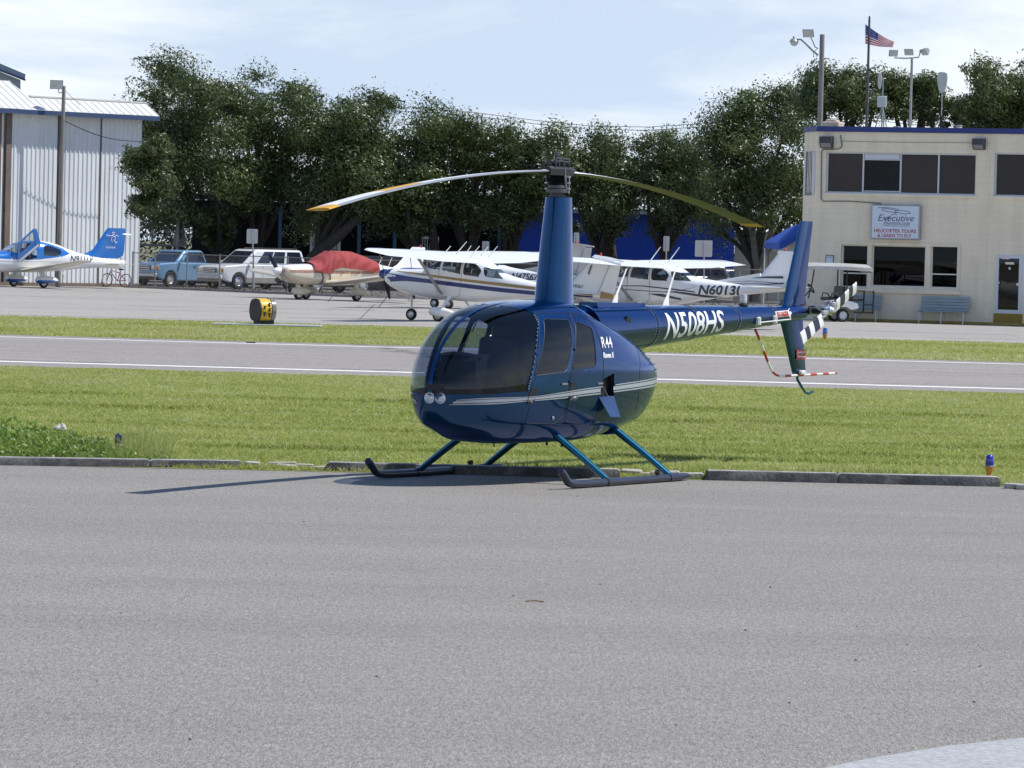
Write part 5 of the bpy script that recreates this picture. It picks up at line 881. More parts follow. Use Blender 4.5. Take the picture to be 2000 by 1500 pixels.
sd_ = empty('open_shed', (0, DB + .5, 0), 0, 'dark open sided shed under the oak canopy left of the blue building', 'building'); xa = bx(350, 480)[0]; zs2 = bx(700, 395)[1]
MB().box(((xa + x0 - .1) / 2, 9, zs2 / 2), (x0 - xa - .1, .3, zs2)).build('back_wall', m_dark, sd_); MB().box(((xa + x0 - .1) / 2, 4.5, zs2 + .15), (x0 - xa - .1, 9.6, .25)).build('roof', m_dark, sd_)
for px in (352, 545, 700, 770, 905, 975): MB().box((bx(px, 480)[0], .2, zs2 / 2), (.18, .18, zs2)).build('post', mat('teal_post', (.03, .10, .16), .6), sd_)
MB().box(((xa + x0 - .1) / 2, .5, .7), (x0 - xa - .4, .2, 1.4)).build('low_wall', mat('dark_low_wall', (.05, .05, .055), .9), sd_)
MB().box((bx(890, 443)[0], .1, bx(890, 443)[1]), (.2, .1, .16)).build('notice', m_yel, sd_)
def lattice(px0, px1, pt, pb, nx, nz, label, D, grp=None, bars=False):
    a, b = bx(px0, pt, D), bx(px1, pb, D); o = empty('lattice_screen' if not bars else 'barred_gate', (0, D, 0), 0, label, 'screen' if not bars else 'gate'); W_, H_ = b[0] - a[0], a[1] - b[1]; f = .12
    for x in (a[0] + f / 2, b[0] - f / 2): MB().box((x, 0, a[1] - H_ / 2), (f, .08, H_)).build('frame_post', m_lat, o)
    for z in (a[1] - f / 2, b[1] + f / 2): MB().box(((a[0] + b[0]) / 2, 0, z), (W_ - 2 * f, .078, f)).build('frame_rail', m_lat, o)
    for i in range(1, nx): MB().box((a[0] + W_ * i / nx, .01, a[1] - H_ / 2), (W_ / nx * (.34 if not bars else .3), .03, H_ - 2 * f)).build('bar', m_lat, o)
    for j in range(1, nz): MB().box(((a[0] + b[0]) / 2, -.02, b[1] + H_ * j / nz), (W_ - 2 * f, .028, H_ / nz * .40)).build('slat', m_lat, o)
    return o
lattice(606, 664, 451, 508, 13, 12, 'white square lattice screen behind the leaning oak trunk', 236.0); lattice(795, 856, 461, 505, 14, 1, 'white gate of upright bars behind the covered plane tail', 236.0, bars=True); 
rw = empty('coping_wall', (0, 229.5, 0), 0, 'low wall with pale coping in front of the blue building', 'wall'); xa, xb = bx(700, 505, 229.5)[0], bx(1252, 508, 229.5)[0]; zc_ = bx(1000, 507, 229.5)[1]; zd_ = bx(700, 503, 229.5)[1]
MB().box(((xa + xb) / 2, 0, zc_ / 2 - .06), (xb - xa, .2, zc_ - .12)).build('wall', mat('dim_pink_wall', (.20, .15, .14), .9, var=.2), rw); MB().box(((xa + xb) / 2, 0, zc_ - .05), (xb - xa + .1, .28, .13)).build('coping', mat('grey_coping', (.30, .30, .31), .8), rw)
bw = empty('beige_wall', (0, 222, 0), 0, 'cream boundary wall with panel joints between blue building and office', 'wall'); xa, xb = bx(1436, 450, 222)[0], bx(1600, 450, 222)[0]; z1 = bx(1490, 457, 222)[1]
for k in range(5): w_ = (xb - xa) / 5; MB().box((xa + w_ * (k + .5), 0, z1 / 2 - (.0 if k < 1 else -.05 * k)), (w_ - .03, .25, z1 + .1 * k)).build('wall_panel', m_beige, bw)
MB().box(((xa + xb) / 2, .2, z1 / 2), (xb - xa, .15, z1)).build('backing', m_beige, bw); MB().box((bx(1530, 470, 222)[0], -.15, bx(1530, 489, 222)[1]), (1.0, .1, .15)).build('ledge', m_whf, bw)
# blue awning beside the office
D_ = A0.y + 4; pa = lambda px, py, d=0: P(px, py, D_ + d); o = empty('awning', pa(1540, 480), 0, 'bright blue canvas awning sloping from the left end of the office', 'awning'); o0 = o.location.copy(); ma = mat('blue_canvas', (.012, .075, .40), .7, var=.06)
q1, q2, q3, q4 = pa(1562, 436, 1.2) - o0, pa(1545, 443, 3.2) - o0, pa(1494, 472, 3.2) - o0, pa(1523, 475, .2) - o0; q5 = pa(1566, 462, .2) - o0; dz = Vector((0, 0, -.24))
mb = MB(); mb.add([q1, q2, q3, q4, q5 + Vector((.3, 0, .35))], [(0, 1, 2, 3), (0, 3, 4)]); mb.build('canopy', ma, o); mb = MB(); mb.add([q3, q4, q4 + dz, q3 + dz, q5 + Vector((.3, 0, .35)), q5 + Vector((.3, 0, .11))], [(0, 1, 2, 3), (1, 4, 5, 2)]); mb.build('valance', ma, o); mb = MB(); mb.tube([q3 + dz, Vector((q3.x, q3.y, -o0.z))], .03, 6); mb.build('post', m_whf, o); mb = MB(); mb.tube([q4 + dz, Vector((q4.x, q4.y, -o0.z))], .03, 6); mb.build('post', m_whf, o)
# signs on posts by the fence
def postsign(px0, px1, pt, pb, pxp, pyb, D, label, face=(.55, .55, .54), back=True, extra=None):
    b0 = P(pxp, pyb, D); b0.z = 0; o = empty('road_sign', b0, 0, label, 'sign', 'backs of road signs by the fence'); a, b = P(px0, pt, D) - b0, P(px1, pb, D) - b0; zt_ = a.z
    MB().tube([(0, 0, 0), ((a.x + b.x) / 2, 0, zt_ - .06)], .035, 6).build('post', m_galv, o); mb = MB(); mb.loft([[(x, y, z) for x, z in corner([(a.x, a.z), (b.x, a.z), (b.x, b.z), (a.x, b.z)], .06)] for y in (.045, .06)]); mb.build('plate', mat('sign_back', face, .5, .2, var=.05), o); return o
postsign(482, 503, 447, 476, 497, 572, 206, 'square sign plate seen from behind over the white estate car'); postsign(1358, 1391, 469, 502, 1376, 560, 200, 'wide square sign plate seen from behind against the blue wall'); postsign(1296, 1307, 461, 491, 1301, 560, 202, 'narrow upright sign plate against the blue wall'); postsign(942, 955, 471, 502, 948, 560, 215, 'white upright board against the blue wall left of the mast'); postsign(1121, 1131, 454, 480, 1126, 560, 204, 'narrow grey plate just right of the helicopter mast')
# steel frame and a parked tail fin right of the hangar
D_ = 226.0; pb_ = P(300, 480, D_); o = empty('steel_frame', (pb_.x, D_, 0), 0, 'open steel frame with crossed braces right of the hangar', 'frame'); rel = lambda px, py: P(px, py, D_) - Vector((pb_.x, D_, 0)); m_beam = mat('grey_beam', (.27, .26, .25), .6, .3, var=.15)
for a, b, r in (((277, 413), (331, 456), .075), ((272, 450), (338, 408), .075), ((297, 434), (297, 480), .05), ((268, 478), (350, 480), .06), ((268, 398), (350, 398), .06)): MB().tube([rel(*a), rel(*b)], r, 4).build('beam', m_beam, o)
for px in (272, 348): q = rel(px, 398); MB().tube([(q.x, 0, 0), q], .08, 4).build('post', m_beam, o)
D_ = 232.0; pb_ = P(352, 480, D_); o = empty('parked_tail', (pb_.x, D_, 0), 0, 'grey and blue tail of an aircraft standing under the trees behind the pickup', 'aircraft tail'); rel = lambda px, py, dy=0: P(px, py, D_) - Vector((pb_.x, D_, 0)) + Vector((0, dy, 0))
mb = MB(); mb.loft([[rel(x, y, d) for x, y in ((335, 482), (348, 425), (356, 420), (365, 482))] for d in (-.08, .08)]); mb.build('fin', mat('grey_fin', (.38, .38, .37), .5), o); mb = MB(); mb.loft([[rel(x, y, d) for x, y in ((344, 455), (350, 424), (353, 440), (355, 466), (350, 468))] for d in (-.10, -.085)]); mb.build('blue_flash', m_fascia, o)
q = rel(350, 482); mb = MB(); mb.box((q.x, 0, q.z / 2), (.6, .5, q.z), ch=.05); mb.build('stand', m_black, o)
# ---------------------------------------------------------------- chain link fence
fpts = [G(258, 562), G(302, 563.5), G(700, 581), G(1100, 592), G(1560, 606)]; m_fence = mat('fence_steel', (.26, .25, .24), .6, .4, var=.15); o = empty('chain_link_fence', (0, 0, 0), 0, 'grey chain link fence with posts along the far edge of the ramp', 'fence'); fh = 1.64
mb = MB(); posts = []; wires = []
for a, b in zip(fpts, fpts[1:]):
    L = (b - a).length; n = max(1, round(L / 3.05))
    for i in range(n): posts.append(a.lerp(b, i / n))
    d = (b - a).normalized(); nseg = int(L / .11)
    for i in range(-int(fh / .11), nseg):
        for s_ in (1, -1):
            u0 = i * .11; u1 = u0 + fh; z0, z1 = (.05, fh) if s_ > 0 else (fh, .05); t0, t1 = max(0, u0), min(L, u1)
            if t1 - t0 < .05: continue
            za, zb2 = z0 + (z1 - z0) * (t0 - u0) / fh, z0 + (z1 - z0) * (t1 - u0) / fh; p, q = a + d * t0, a + d * t1; k = len(mb.v); h_ = .0035
            mb.v += [(p.x, p.y, za - h_), (q.x, q.y, zb2 - h_), (q.x, q.y, zb2 + h_), (p.x, p.y, za + h_)]; mb.f.append([k, k + 1, k + 2, k + 3]); mb.m.append(0)
    MB().tube([a + Vector((0, 0, fh)), b + Vector((0, 0, fh))], .024, 6).build('top_rail', m_fence, o); MB().tube([a + Vector((0, 0, .06)), b + Vector((0, 0, .06))], .018, 4).build('bottom_rail', m_fence, o)
npmesh('wire_mesh', mb.v, mb.f, m_fence, o, kind='stuff'); posts.append(fpts[-1]); first = None
for p in posts:
    if first is None: first = MB().tube([(0, 0, 0), (0, 0, fh + .06)], .034, 8).build('post', m_fence, o, smooth=50); c = first
    else: c = first.copy(); SC.collection.objects.link(c)
    c.location = p
# scruffy growth and a low edge along the fence
xs_ = []; 
for a, b in zip(fpts, fpts[1:]):
    L = (b - a).length; n = int(L * 34)
    for _ in range(n): t = rnd.random(); q = a.lerp(b, t); xs_.append((q.x + rnd.gauss(0, .15), q.y + rnd.gauss(.1, .25), abs(rnd.gauss(0, .14)) + .02))
V, F = leafcloud(np.array(xs_), .04); npmesh('fence_weeds', V, F, mat('dry_weed', (.09, .08, .045), .9, var=.5, vs=3), kind='stuff')
mb = MB()
for a, b in zip(fpts, fpts[1:]): d = (b - a).normalized(); n_ = Vector((d.y, -d.x, 0)); n_ = n_ if n_.y < 0 else -n_; mb.loft([[p + n_ * y + Vector((0, 0, z)) for y, z in ((.45, -.01), (.40, .10), (.15, .10), (.1, -.01))] for p in (a, b)])
ed = mb.build('ramp_edge', mat('edge_concrete', (.24, .22, .2), .9, var=.2), kind='structure')

n = 42000; x = rng.uniform(-26, 19, n); hh = 5.2 + 2.2 * vnoise(x, x * 0, 3.5, 1, 51) + 1.2 * vnoise(x, x * 0, 1.1, 1, 52); z = hh * rng.random(n) ** .75; y = 262 + rng.normal(0, 1.3, n)
V, F = leafcloud(np.stack([x, y, z], -1), .10); npmesh('far_wood', V, F, mat('far_leaves', (.045, .06, .025), .6, var=.5, vs=1.5), kind='stuff')
# grit and a dry stalk on the near tarmac
V = []; F = []
for k in range(45):
    D = 21 + 25 * rnd.random() ** 1.6; p = Vector(((rnd.random() - .5) * .235 * D, D, 0)); s_ = rnd.choice((.005, .006, .008, .012)); b = len(V)
    for a in range(4): V.append((p.x + s_ * math.cos(a * 1.57 + k), p.y + s_ * math.sin(a * 1.57 + k), 0))
    V.append((p.x, p.y, s_ * .9)); F += [(b, b + 1, b + 4), (b + 1, b + 2, b + 4), (b + 2, b + 3, b + 4), (b + 3, b, b + 4)]
npmesh('grit', V, F, mat('dark_grit', (.04, .035, .03), .9, var=.5, vs=9), kind='stuff')
mb = MB(); a, b = G(1026, 1176), G(1062, 1177); mb.tube([a + Vector((0, 0, .006)), a.lerp(b, .5) + Vector((0, .01, .012)), b + Vector((0, 0, .006))], .005, 5); tag(mb.build('dry_stalk', mat('straw', (.22, .16, .08), .8)), 'short dry brown stalk lying alone on the near tarmac', 'stalk')
# ---------------------------------------------------------------- parked aeroplanes (x forward from the spinner tip, y port, z up)
m_aw = mat('aircraft_white', (.84, .845, .85), .28, 0, .6, var=.04, vs=1.5); m_cream = mat('aircraft_cream', (.66, .60, .48), .35, 0, .4, var=.06, vs=2); m_navyp = mat('navy_stripe', (.015, .03, .16), .35, 0, .4, var=.04); m_gold = mat('gold_stripe', (.36, .23, .08), .4, 0, .3, var=.05); m_charc = mat('charcoal_stripe', (.05, .065, .085), .4)
m_skyb = mat('sky_blue_paint', (.012, .15, .50), .28, .1, .8, var=.04); m_prop = mat('propeller_black', (.02, .022, .03), .4); g_plane = glass('plane_glass', (.62, .68, .68), 1.0); m_inter = mat('plane_interior', (.05, .05, .055), .8); m_redl = mat('red_lamp', (.5, .02, .03), .25, 0, .5); m_rust2 = mat('faded_red_stripe', (.36, .20, .16), .6, var=.35, vs=12)
def fuselage(st):
    t = [s[0] for s in st]; zb_ = pchip(t, [s[1] for s in st]); zt_ = pchip(t, [s[2] for s in st]); wd = pchip(t, [s[3] for s in st]); ex = pchip(t, [s[4] for s in st])
    def S(u, v):
        a = -v; b, c, w_, n = zb_(a), zt_(a), wd(a), ex(a); return v + 0 * u, w_ * np.abs(np.cos(u)) ** (2 / n) * np.sign(np.cos(u)), (b + c) / 2 + (c - b) / 2 * np.abs(np.sin(u)) ** (2 / n) * np.sign(np.sin(u))
    def inv(x, z, sd):
        a = np.clip(-x, t[0], t[-1]); b, c, n = zb_(a), zt_(a), ex(a); q = np.clip((z - (b + c) / 2) / ((c - b) / 2), -1, 1); s = np.arcsin(np.abs(q) ** (n / 2) * np.sign(q)); return np.where(np.asarray(sd) >= 0, s, np.pi - s), -a
    return Skin(S, inv), t
def skinparts(root, st, regs, mats_, nu=72, nv=110, extra=None):
    sk_, t = fuselage(st); v = np.linspace(-t[0], -t[-1], nv); out = shell(sk_.S, sk_.inv, np.linspace(-np.pi, np.pi, nu, endpoint=False), v, regs); zc = float(np.mean([(s[1] + s[2]) / 2 for s in st])); obs = {}
    for nm, (V, F) in out.items():
        if nm == 'hole': continue
        name, m = mats_[nm]; obs[nm] = npmesh(name, V, F, m, root, smooth=50, norm=(0, zc))
    mb = MB()
    for vv in (v[0], v[-1]): mb.add([Vector([float(q) for q in sk_.S(np.array(u), np.array(vv))]) for u in np.linspace(-np.pi, np.pi, 40, endpoint=False)], [tuple(range(40))])
    return sk_, obs
def propeller(root, c, r, ang, m_sp, blade=m_prop, n=2, sp_r=.15, sp_l=.30):
    M = Matrix.Translation(c) @ Matrix.Rotation(R(-90), 4, 'Y'); o = MB().lathe([(sp_r, -.02)] + [(sp_r * math.cos(t), sp_l * math.sin(t)) for t in np.linspace(0, 1.55, 8)], 18, Matrix.Translation(c) @ Matrix.Rotation(R(90), 4, 'Y'), caps=True).build('spinner', m_sp, root, smooth=50)
    for k in range(n):
        a = ang + 2 * math.pi * k / n; d = Vector((0, math.cos(a), math.sin(a))); p = Vector((0, -math.sin(a), math.cos(a))); mb = MB(); rings = []
        for q, w_, tw in ((.10, .05, 55), (.3, .075, 45), (.6, .075, 30), (.85, .06, 20), (1.0, .03, 16)):
            e = (p * math.cos(R(tw)) + Vector((1, 0, 0)) * math.sin(R(tw))); f = Vector((1, 0, 0)) * math.cos(R(tw)) - p * math.sin(R(tw)); b = Vector(c) + Vector((.05, 0, 0)) + d * (r * q); rings.append([b + e * w_, b + f * .012, b - e * w_, b - f * .012])
        mb.loft(rings); mb.build('propeller_blade', blade, root, smooth=40)
def pant(root, c, L, h, w_, m, name='wheel_fairing', m2=None):
    mb = MB(); rings = []
    for u in np.linspace(0, 1, 12):
        s = max(.02, (math.sin(math.pi * min(1, u * 1.25 + .0) ** .8 if u < .4 else 0) if False else (1 - abs(2 * (u ** .72) - 1) ** 2.4) ** .6)); x = L * (.42 - u); rings.append([Vector(c) + Vector((x, w_ / 2 * s * math.cos(t), h * .06 + h / 2 * s * math.sin(t) * (1 if math.sin(t) > 0 else .85))) for t in np.linspace(0, 2 * math.pi, 17)[:-1]])
    mb.loft(rings)
    if m2:
        for i, f in enumerate(mb.f): mb.m[i] = 1 if np.mean([mb.v[k][2] for k in f]) < c[2] + .0 else 0
    return mb.build(name, [m, m2] if m2 else m, root, smooth=50)
def sidetext(root, skn, txt, size, x0, z0, m, slope=0.0, step=.05, **kw):
    return textobj('lettering', txt, size, m, lambda tx, ty: skn.pt(x0 - tx, z0 + ty + slope * tx, 1, .006), root, step=step, **kw)
ST172 = [(.02, 1.12, 1.34, .17, 2.2), (.12, .98, 1.42, .36, 2.3), (.35, .84, 1.47, .44, 2.4), (.8, .72, 1.53, .49, 2.6), (1.3, .66, 1.57, .52, 3.0), (1.60, .65, 1.61, .53, 3.2), (1.85, .65, 1.80, .54, 3.3), (2.15, .65, 2.02, .55, 3.4), (2.5, .66, 2.08, .56, 3.4), (3.4, .70, 2.07, .54, 3.2), (3.75, .74, 1.98, .50, 3.0), (4.25, .83, 1.72, .42, 2.6), (5.0, .96, 1.59, .31, 2.3), (6.0, 1.10, 1.50, .21, 2.1), (7.0, 1.22, 1.44, .12, 2.0), (7.75, 1.29, 1.40, .04, 2.0)]
def highwing(loc, rz, scale, label, look):
    o = empty('light_aircraft', loc, rz, label, 'aeroplane', 'aeroplanes parked on the far ramp'); o.scale = scale; nd_ = look.get('nosedrop', 0)
    wsc = [(-1.42, 1.60), (-1.55, 1.62), (-2.28, 1.995), (-2.40, 2.02), (-2.20, 1.66), (-1.72, 1.585)]; wsc = [(-1.50, 1.60), (-2.14, 1.975), (-2.28, 1.98), (-2.10, 1.63)]
    wscr = [(-1.40, 1.60), (-2.30, 1.60), (-2.30, 1.995), (-1.40, 1.995)]; w1 = corner([(-2.30, 1.60), (-2.36, 1.965), (-2.98, 1.94), (-2.98, 1.545)], .07); w2 = corner([(-3.08, 1.535), (-3.08, 1.935), (-3.52, 1.90), (-3.72, 1.72), (-3.62, 1.52)], .08); w3 = corner([(-3.72, 1.86), (-3.84, 1.55), (-4.45, 1.53), (-4.05, 1.80)], .06)
    door = corner([(-2.18, .78), (-2.24, 1.99), (-3.03, 1.965), (-3.03, .90), (-2.85, .76)], .08)
    wscr2 = [(-1.62, 1.615), (-2.0, 1.93), (-2.26, 1.99), (-2.20, 1.60)]
    regs = [('wsc', wscr2, 0)]
    for sd in (1, -1): regs += [('w1%d' % sd, w1, sd), ('w2%d' % sd, w2, sd), ('w3%d' % sd, w3, sd)]
    if look.get('cowl'): regs.append(('cowl', [(0.1, 1.46), (-.25, 1.44), (-1.0, 1.50), (-1.62, 1.565), (-1.62, 1.7), (0.1, 1.7)], 0)); regs.append(('cowl', [(.1, 1.7), (.1, 1.0), (-.10, 1.0), (-.26, 1.27), (-.34, 1.33), (-.34, 1.7)], 0))
    mt = {'rest': ('fuselage', look['body']), 'wsc': ('windscreen', g_plane), 'cowl': ('cowl_top', look.get('cowl'))}
    for sd in (1, -1): mt['w1%d' % sd] = ('window', g_plane); mt['w2%d' % sd] = ('window', g_plane); mt['w3%d' % sd] = ('rear_window', g_plane)
    skn, obs = skinparts(o, ST172, regs, mt)
    mb = MB()
    for sd in (1, -1): skn.outline(mb, door, sd, .006)
    mb.build('door_gap', mat('grey_gap', (.12, .12, .13), .8), o, kind='stuff')
    for x, y in ((-2.75, .25), (-2.75, -.25), (-3.35, .22), (-3.35, -.22)):
        mb = MB(); mb.box((x, y, 1.42), (.12, .42, .62), ry=R(-8), ch=.03); mb.box((x + .22, y, 1.16), (.45, .42, .14), ch=.03); mb.build('seat', m_inter, o)
    MB().box((-1.75, 0, 1.38), (.15, .9, .42), ch=.04).build('dashboard', m_inter, o)
    for sd in (1, -1):
        mb = MB(); secs = [((-1.86, .0 * sd, 2.09), 1.62, .155), ((-1.86, 2.6 * sd, 2.14), 1.62, .15), ((-2.10, 5.15 * sd, 2.20), 1.14, .13), ((-2.20, 5.42 * sd, 2.19), .98, .09), ((-2.42, 5.50 * sd, 2.165), .60, .04)]
        if sd < 0: secs = secs[::-1]
        wingloft(mb, secs, (0, 0, 1), n=9, inc=.10, flat=.25); wg = mb.build('wing', look['wing'], o, smooth=40)
        mb = MB(); mb.loft([[Vector(c) + Vector((dx, 0, dz)) for dx, dz in ((.07, 0), (0, .02), (-.07, 0), (0, -.02))] for c in ((-2.35, .50 * sd, .84), (-2.45, 2.45 * sd, 2.02))]); mb.build('wing_strut', look.get('strut', m_alu), o, smooth=30)
        mb = MB(); wingloft(mb, [((-6.75, 0, 1.40), 1.05, .09), ((-6.95, 1.6 * sd, 1.42), .75, .08), ((-7.02, 1.68 * sd, 1.42), .6, .04)][::sd], (0, 0, 1)); mb.build('stabiliser', look['wing'], o, smooth=40)
        mb = MB(); mb.tube([(-2.62, .42 * sd, .80), (-2.66, .85 * sd, .48), (-2.70, 1.12 * sd, .20)], [.07, .05, .04], 6, flat=.5); mg = mb.build('main_leg', look['body'], o, smooth=40); wheel(o, Vector((-2.70, 1.20 * sd, .19)), .19, .14)
        if look.get('pants'): pant(o, Vector((-2.74, 1.20 * sd, .27)), 1.0, .34, .24, look['pants'])
    mb = MB(); mb.tube([(-.95, 0, .80), (-1.02, 0, .50), (-1.05, 0, .20 - nd_)], [.045, .04, .03], 8); mb.tube([(-.92, .0, .66), (-.86, .0, .52), (-1.02, 0, .44)], .018, 5); mb.build('nose_leg', m_alu, o, smooth=40); wheel(o, Vector((-1.05, 0, .185 - nd_)), .185, .13)
    if look.get('nosepant'): pant(o, Vector((-1.08, 0, .26)), .8, .34, .22, look['nosepant'])
    propeller(o, (.02, 0, 1.23), .95, look.get('prop', R(40)), look.get('spin', m_aw), sp_r=.17, sp_l=.26)
    mb = MB(); rings = [[(xl - c * a, c * .09 * b, z) for a, b in foil(8)] for xl, c, z in ((-6.35, 1.55, 1.36), (-6.62, 1.26, 1.62), (-7.35, .76, 2.50), (-7.40, .72, 2.54))]; mb.loft(rings); fn = mb.build('fin', look['fin'], o, smooth=35)
    mb = MB(); mb.loft([[(-5.1, .02, 1.56), (-5.1, -.02, 1.56), (-5.1, -.06, 1.48), (-5.1, .06, 1.48)], [(-6.75, .03, 1.86), (-6.75, -.03, 1.86), (-6.75, -.06, 1.4), (-6.75, .06, 1.4)]]); mb.build('dorsal_fin', look['fin'], o)
    mb = MB(); rings = [[(xl - c * a, c * .055 * b, z) for a, b in foil(8)] for xl, c, z in ((-7.72, .42, 1.30), (-7.74, .50, 1.6), (-8.02, .34, 2.46))]; mb.loft(rings); rd_ = mb.build('rudder', look['fin'], o, smooth=35); mb = MB(); mb.loft([[(xl - .006, y, z) for y, z in ((-.055, z0), (.055, z0))] + [(xl - .02, y, z0) for y in (.055, -.055)] for xl, z0 in ((-7.66, 1.36), (-8.0, 2.46))]) if False else None
    mb = MB(); mb.tube([(-7.66, .058, 1.40), (-7.99, .040, 2.40)], .007, 4); mb.build('hinge_line', m_charc, rd_)
    mb = MB(); mb.loft([[(a, y, z) for a, y, z in ((-7.30 - .02, .035, 2.53), (-7.95, .035, 2.50), (-8.45, .02, 2.475), (-8.45, -.02, 2.475), (-7.95, -.035, 2.50), (-7.32, -.035, 2.53))], [(a, y, z + .085) for a, y, z in ((-7.42, .03, 2.53), (-7.95, .03, 2.50), (-8.44, .015, 2.44), (-8.44, -.015, 2.44), (-7.95, -.03, 2.50), (-7.42, -.03, 2.53))]]); mb.build('fin_cap', look['fin'], o, smooth=30)
    MB().lathe([(.035, 0), (.035, .06), (.02, .09), (.002, .10)], 10, Matrix.Translation((-7.62, 0, 2.60))).build('beacon', m_redl, o, smooth=50)
    for x, y, l in look.get('ant', ()): MB().tube([(x, y, 2.10), (x - .28 * l, y, 2.10 + .36 * l)], [.02, .012], 5).build('antenna', m_whitep, o)
    return o, skn, fn, obs
def stripe(o, skn, m, xs, zt_, zb2, sides=(1, -1), off=.005, name='stripe', n=40):
    X = np.linspace(xs[0], xs[-1], n); a = np.interp(-X, [-q for q in xs], zt_); b = np.interp(-X, [-q for q in xs], zb2)
    for sd in sides: mb = MB(); skn.strip(mb, list(X), list(a), list(b), sd, off); mb.build(name, m, o, smooth=60)
# blue and gold striped Cessna-like aeroplane nearest the helicopter
g1 = G(803, 625); t1 = R(180 - 28); f1 = Vector((math.cos(t1), math.sin(t1), 0)); s1 = .97
oA, kA, fA, obA = highwing(g1 + f1 * 1.05 * s1 + Vector((0, 0, 2.7 * math.sin(R(4.5)) * s1)), t1, (s1, s1, s1), 'white high wing aeroplane with blue and gold stripes and blue nose, left of the helicopter', dict(body=m_aw, wing=m_aw, fin=m_aw, cowl=m_navyp, spin=m_navyp, pants=m_aw, nosedrop=.13, prop=R(58), strut=mat('strut_grey', (.42, .42, .43), .4), ant=((-2.3, .5, .8), (-2.5, .1, 1.3), (-2.9, -.2, 1.0), (-3.2, -.8, 1.1), (-2.7, -1.2, .9))))
oA.rotation_euler = (0, -R(4.5), t1)
stripe(oA, kA, m_navyp, [-.30, -1.0, -1.8, -3.0, -4.5, -6.0, -7.5], [1.30, 1.275, 1.27, 1.26, 1.255, 1.27, 1.32], [1.02, 1.12, 1.14, 1.13, 1.12, 1.16, 1.24]); stripe(oA, kA, m_gold, [-.6, -1.3, -2.0, -3.0, -4.5, -6.0, -7.5], [1.40, 1.42, 1.42, 1.41, 1.41, 1.40, 1.385], [1.385, 1.37, 1.35, 1.33, 1.31, 1.315, 1.33])
kA_pts = lambda x, z: (x, .075, z)
textobj('lettering', 'N54067', .16, m_charc, lambda a, b: (-6.62 - a, .075, 1.52 + b), fA); textobj('lettering', '1', .45, mat('grey_green_print', (.16, .18, .15), .6), lambda a, b: (-7.12 - a - b * .25, .062, 1.98 + b), fA, xs=1.4)
MB().loft([[(-7.74, y, 1.27), (-8.2, y, 1.30), (-8.21, y, 1.44), (-7.76, y, 1.50)] for y in (-.035, .035)]).build('tail_flash', m_gold, oA)
mb = MB(); mb.loft([[(a, y, z) for a, z in ((-6.30, 1.50), (-6.62, 1.62), (-7.36, 2.50), (-7.42, 2.50), (-6.72, 1.64), (-6.45, 1.50))] for y in (-.012, .012)]); mb.build('fin_leading_edge', m_navyp, oA)
# N6013J
t2 = R(180 - 30); s2 = .95; D2 = 141.0; b2 = P(1287, 545, D2); f2 = Vector((math.cos(t2), math.sin(t2), 0)); pB = Vector((b2.x, b2.y, 0)) + f2 * 3.05 * s2 
oB, kB, fB, obB = highwing(pB, t2, (s2, 1.05, .93), 'white high wing aeroplane with thin dark swooshes and dark registration letters behind the tail boom', dict(body=m_aw, wing=m_aw, fin=m_aw, pants=m_aw, nosepant=m_aw, spin=m_aw, prop=R(10), strut=mat('strut_grey', (.42, .42, .43), .4), ant=((-2.6, -.1, 1.5), (-3.0, -.6, 1.5))))
for z0, xs_, zt_, zb2 in ((0, [-.9, -1.8, -2.8, -3.8, -4.6], [1.18, 1.33, 1.35, 1.28, 1.20], [1.17, 1.305, 1.315, 1.235, 1.16]), (0, [-.9, -2.0, -3.0, -3.8, -4.6], [1.18, 1.22, 1.18, 1.16, 1.34], [1.16, 1.20, 1.155, 1.14, 1.335]), (0, [-3.6, -4.2, -4.9, -5.5], [1.19, 1.17, 1.09, 1.04], [1.18, 1.10, 1.01, 1.00]), (0, [-3.0, -3.5, -4.1], [1.09, 1.09, .96], [1.08, .99, .90])): stripe(oB, kB, m_charc, xs_, zt_, zb2, (1,))
for xs_, zt_, zb2 in (([-6.5, -7.0, -7.6], [1.70, 1.76, 1.78], [1.69, 1.70, 1.70]), ([-5.6, -6.4, -7.0, -7.62], [1.545, 1.60, 1.58, 1.55], [1.54, 1.585, 1.56, 1.54]), ([-5.6, -6.4, -7.0, -7.62], [1.50, 1.52, 1.52, 1.57], [1.495, 1.505, 1.485, 1.52])):
    mb = MB(); y_ = .068; mb.add([(x, y_, z) for x, z in zip(xs_, zt_)] + [(x, y_, z) for x, z in zip(xs_[::-1], zb2[::-1])], [tuple(range(2 * len(xs_)))]); mb.build('stripe', m_charc, fB)
sidetext(oB, kB, 'N6013J', .42, -4.68, 1.12, m_charc, slope=.006, xs=1.10, shear=.22, off=.012)
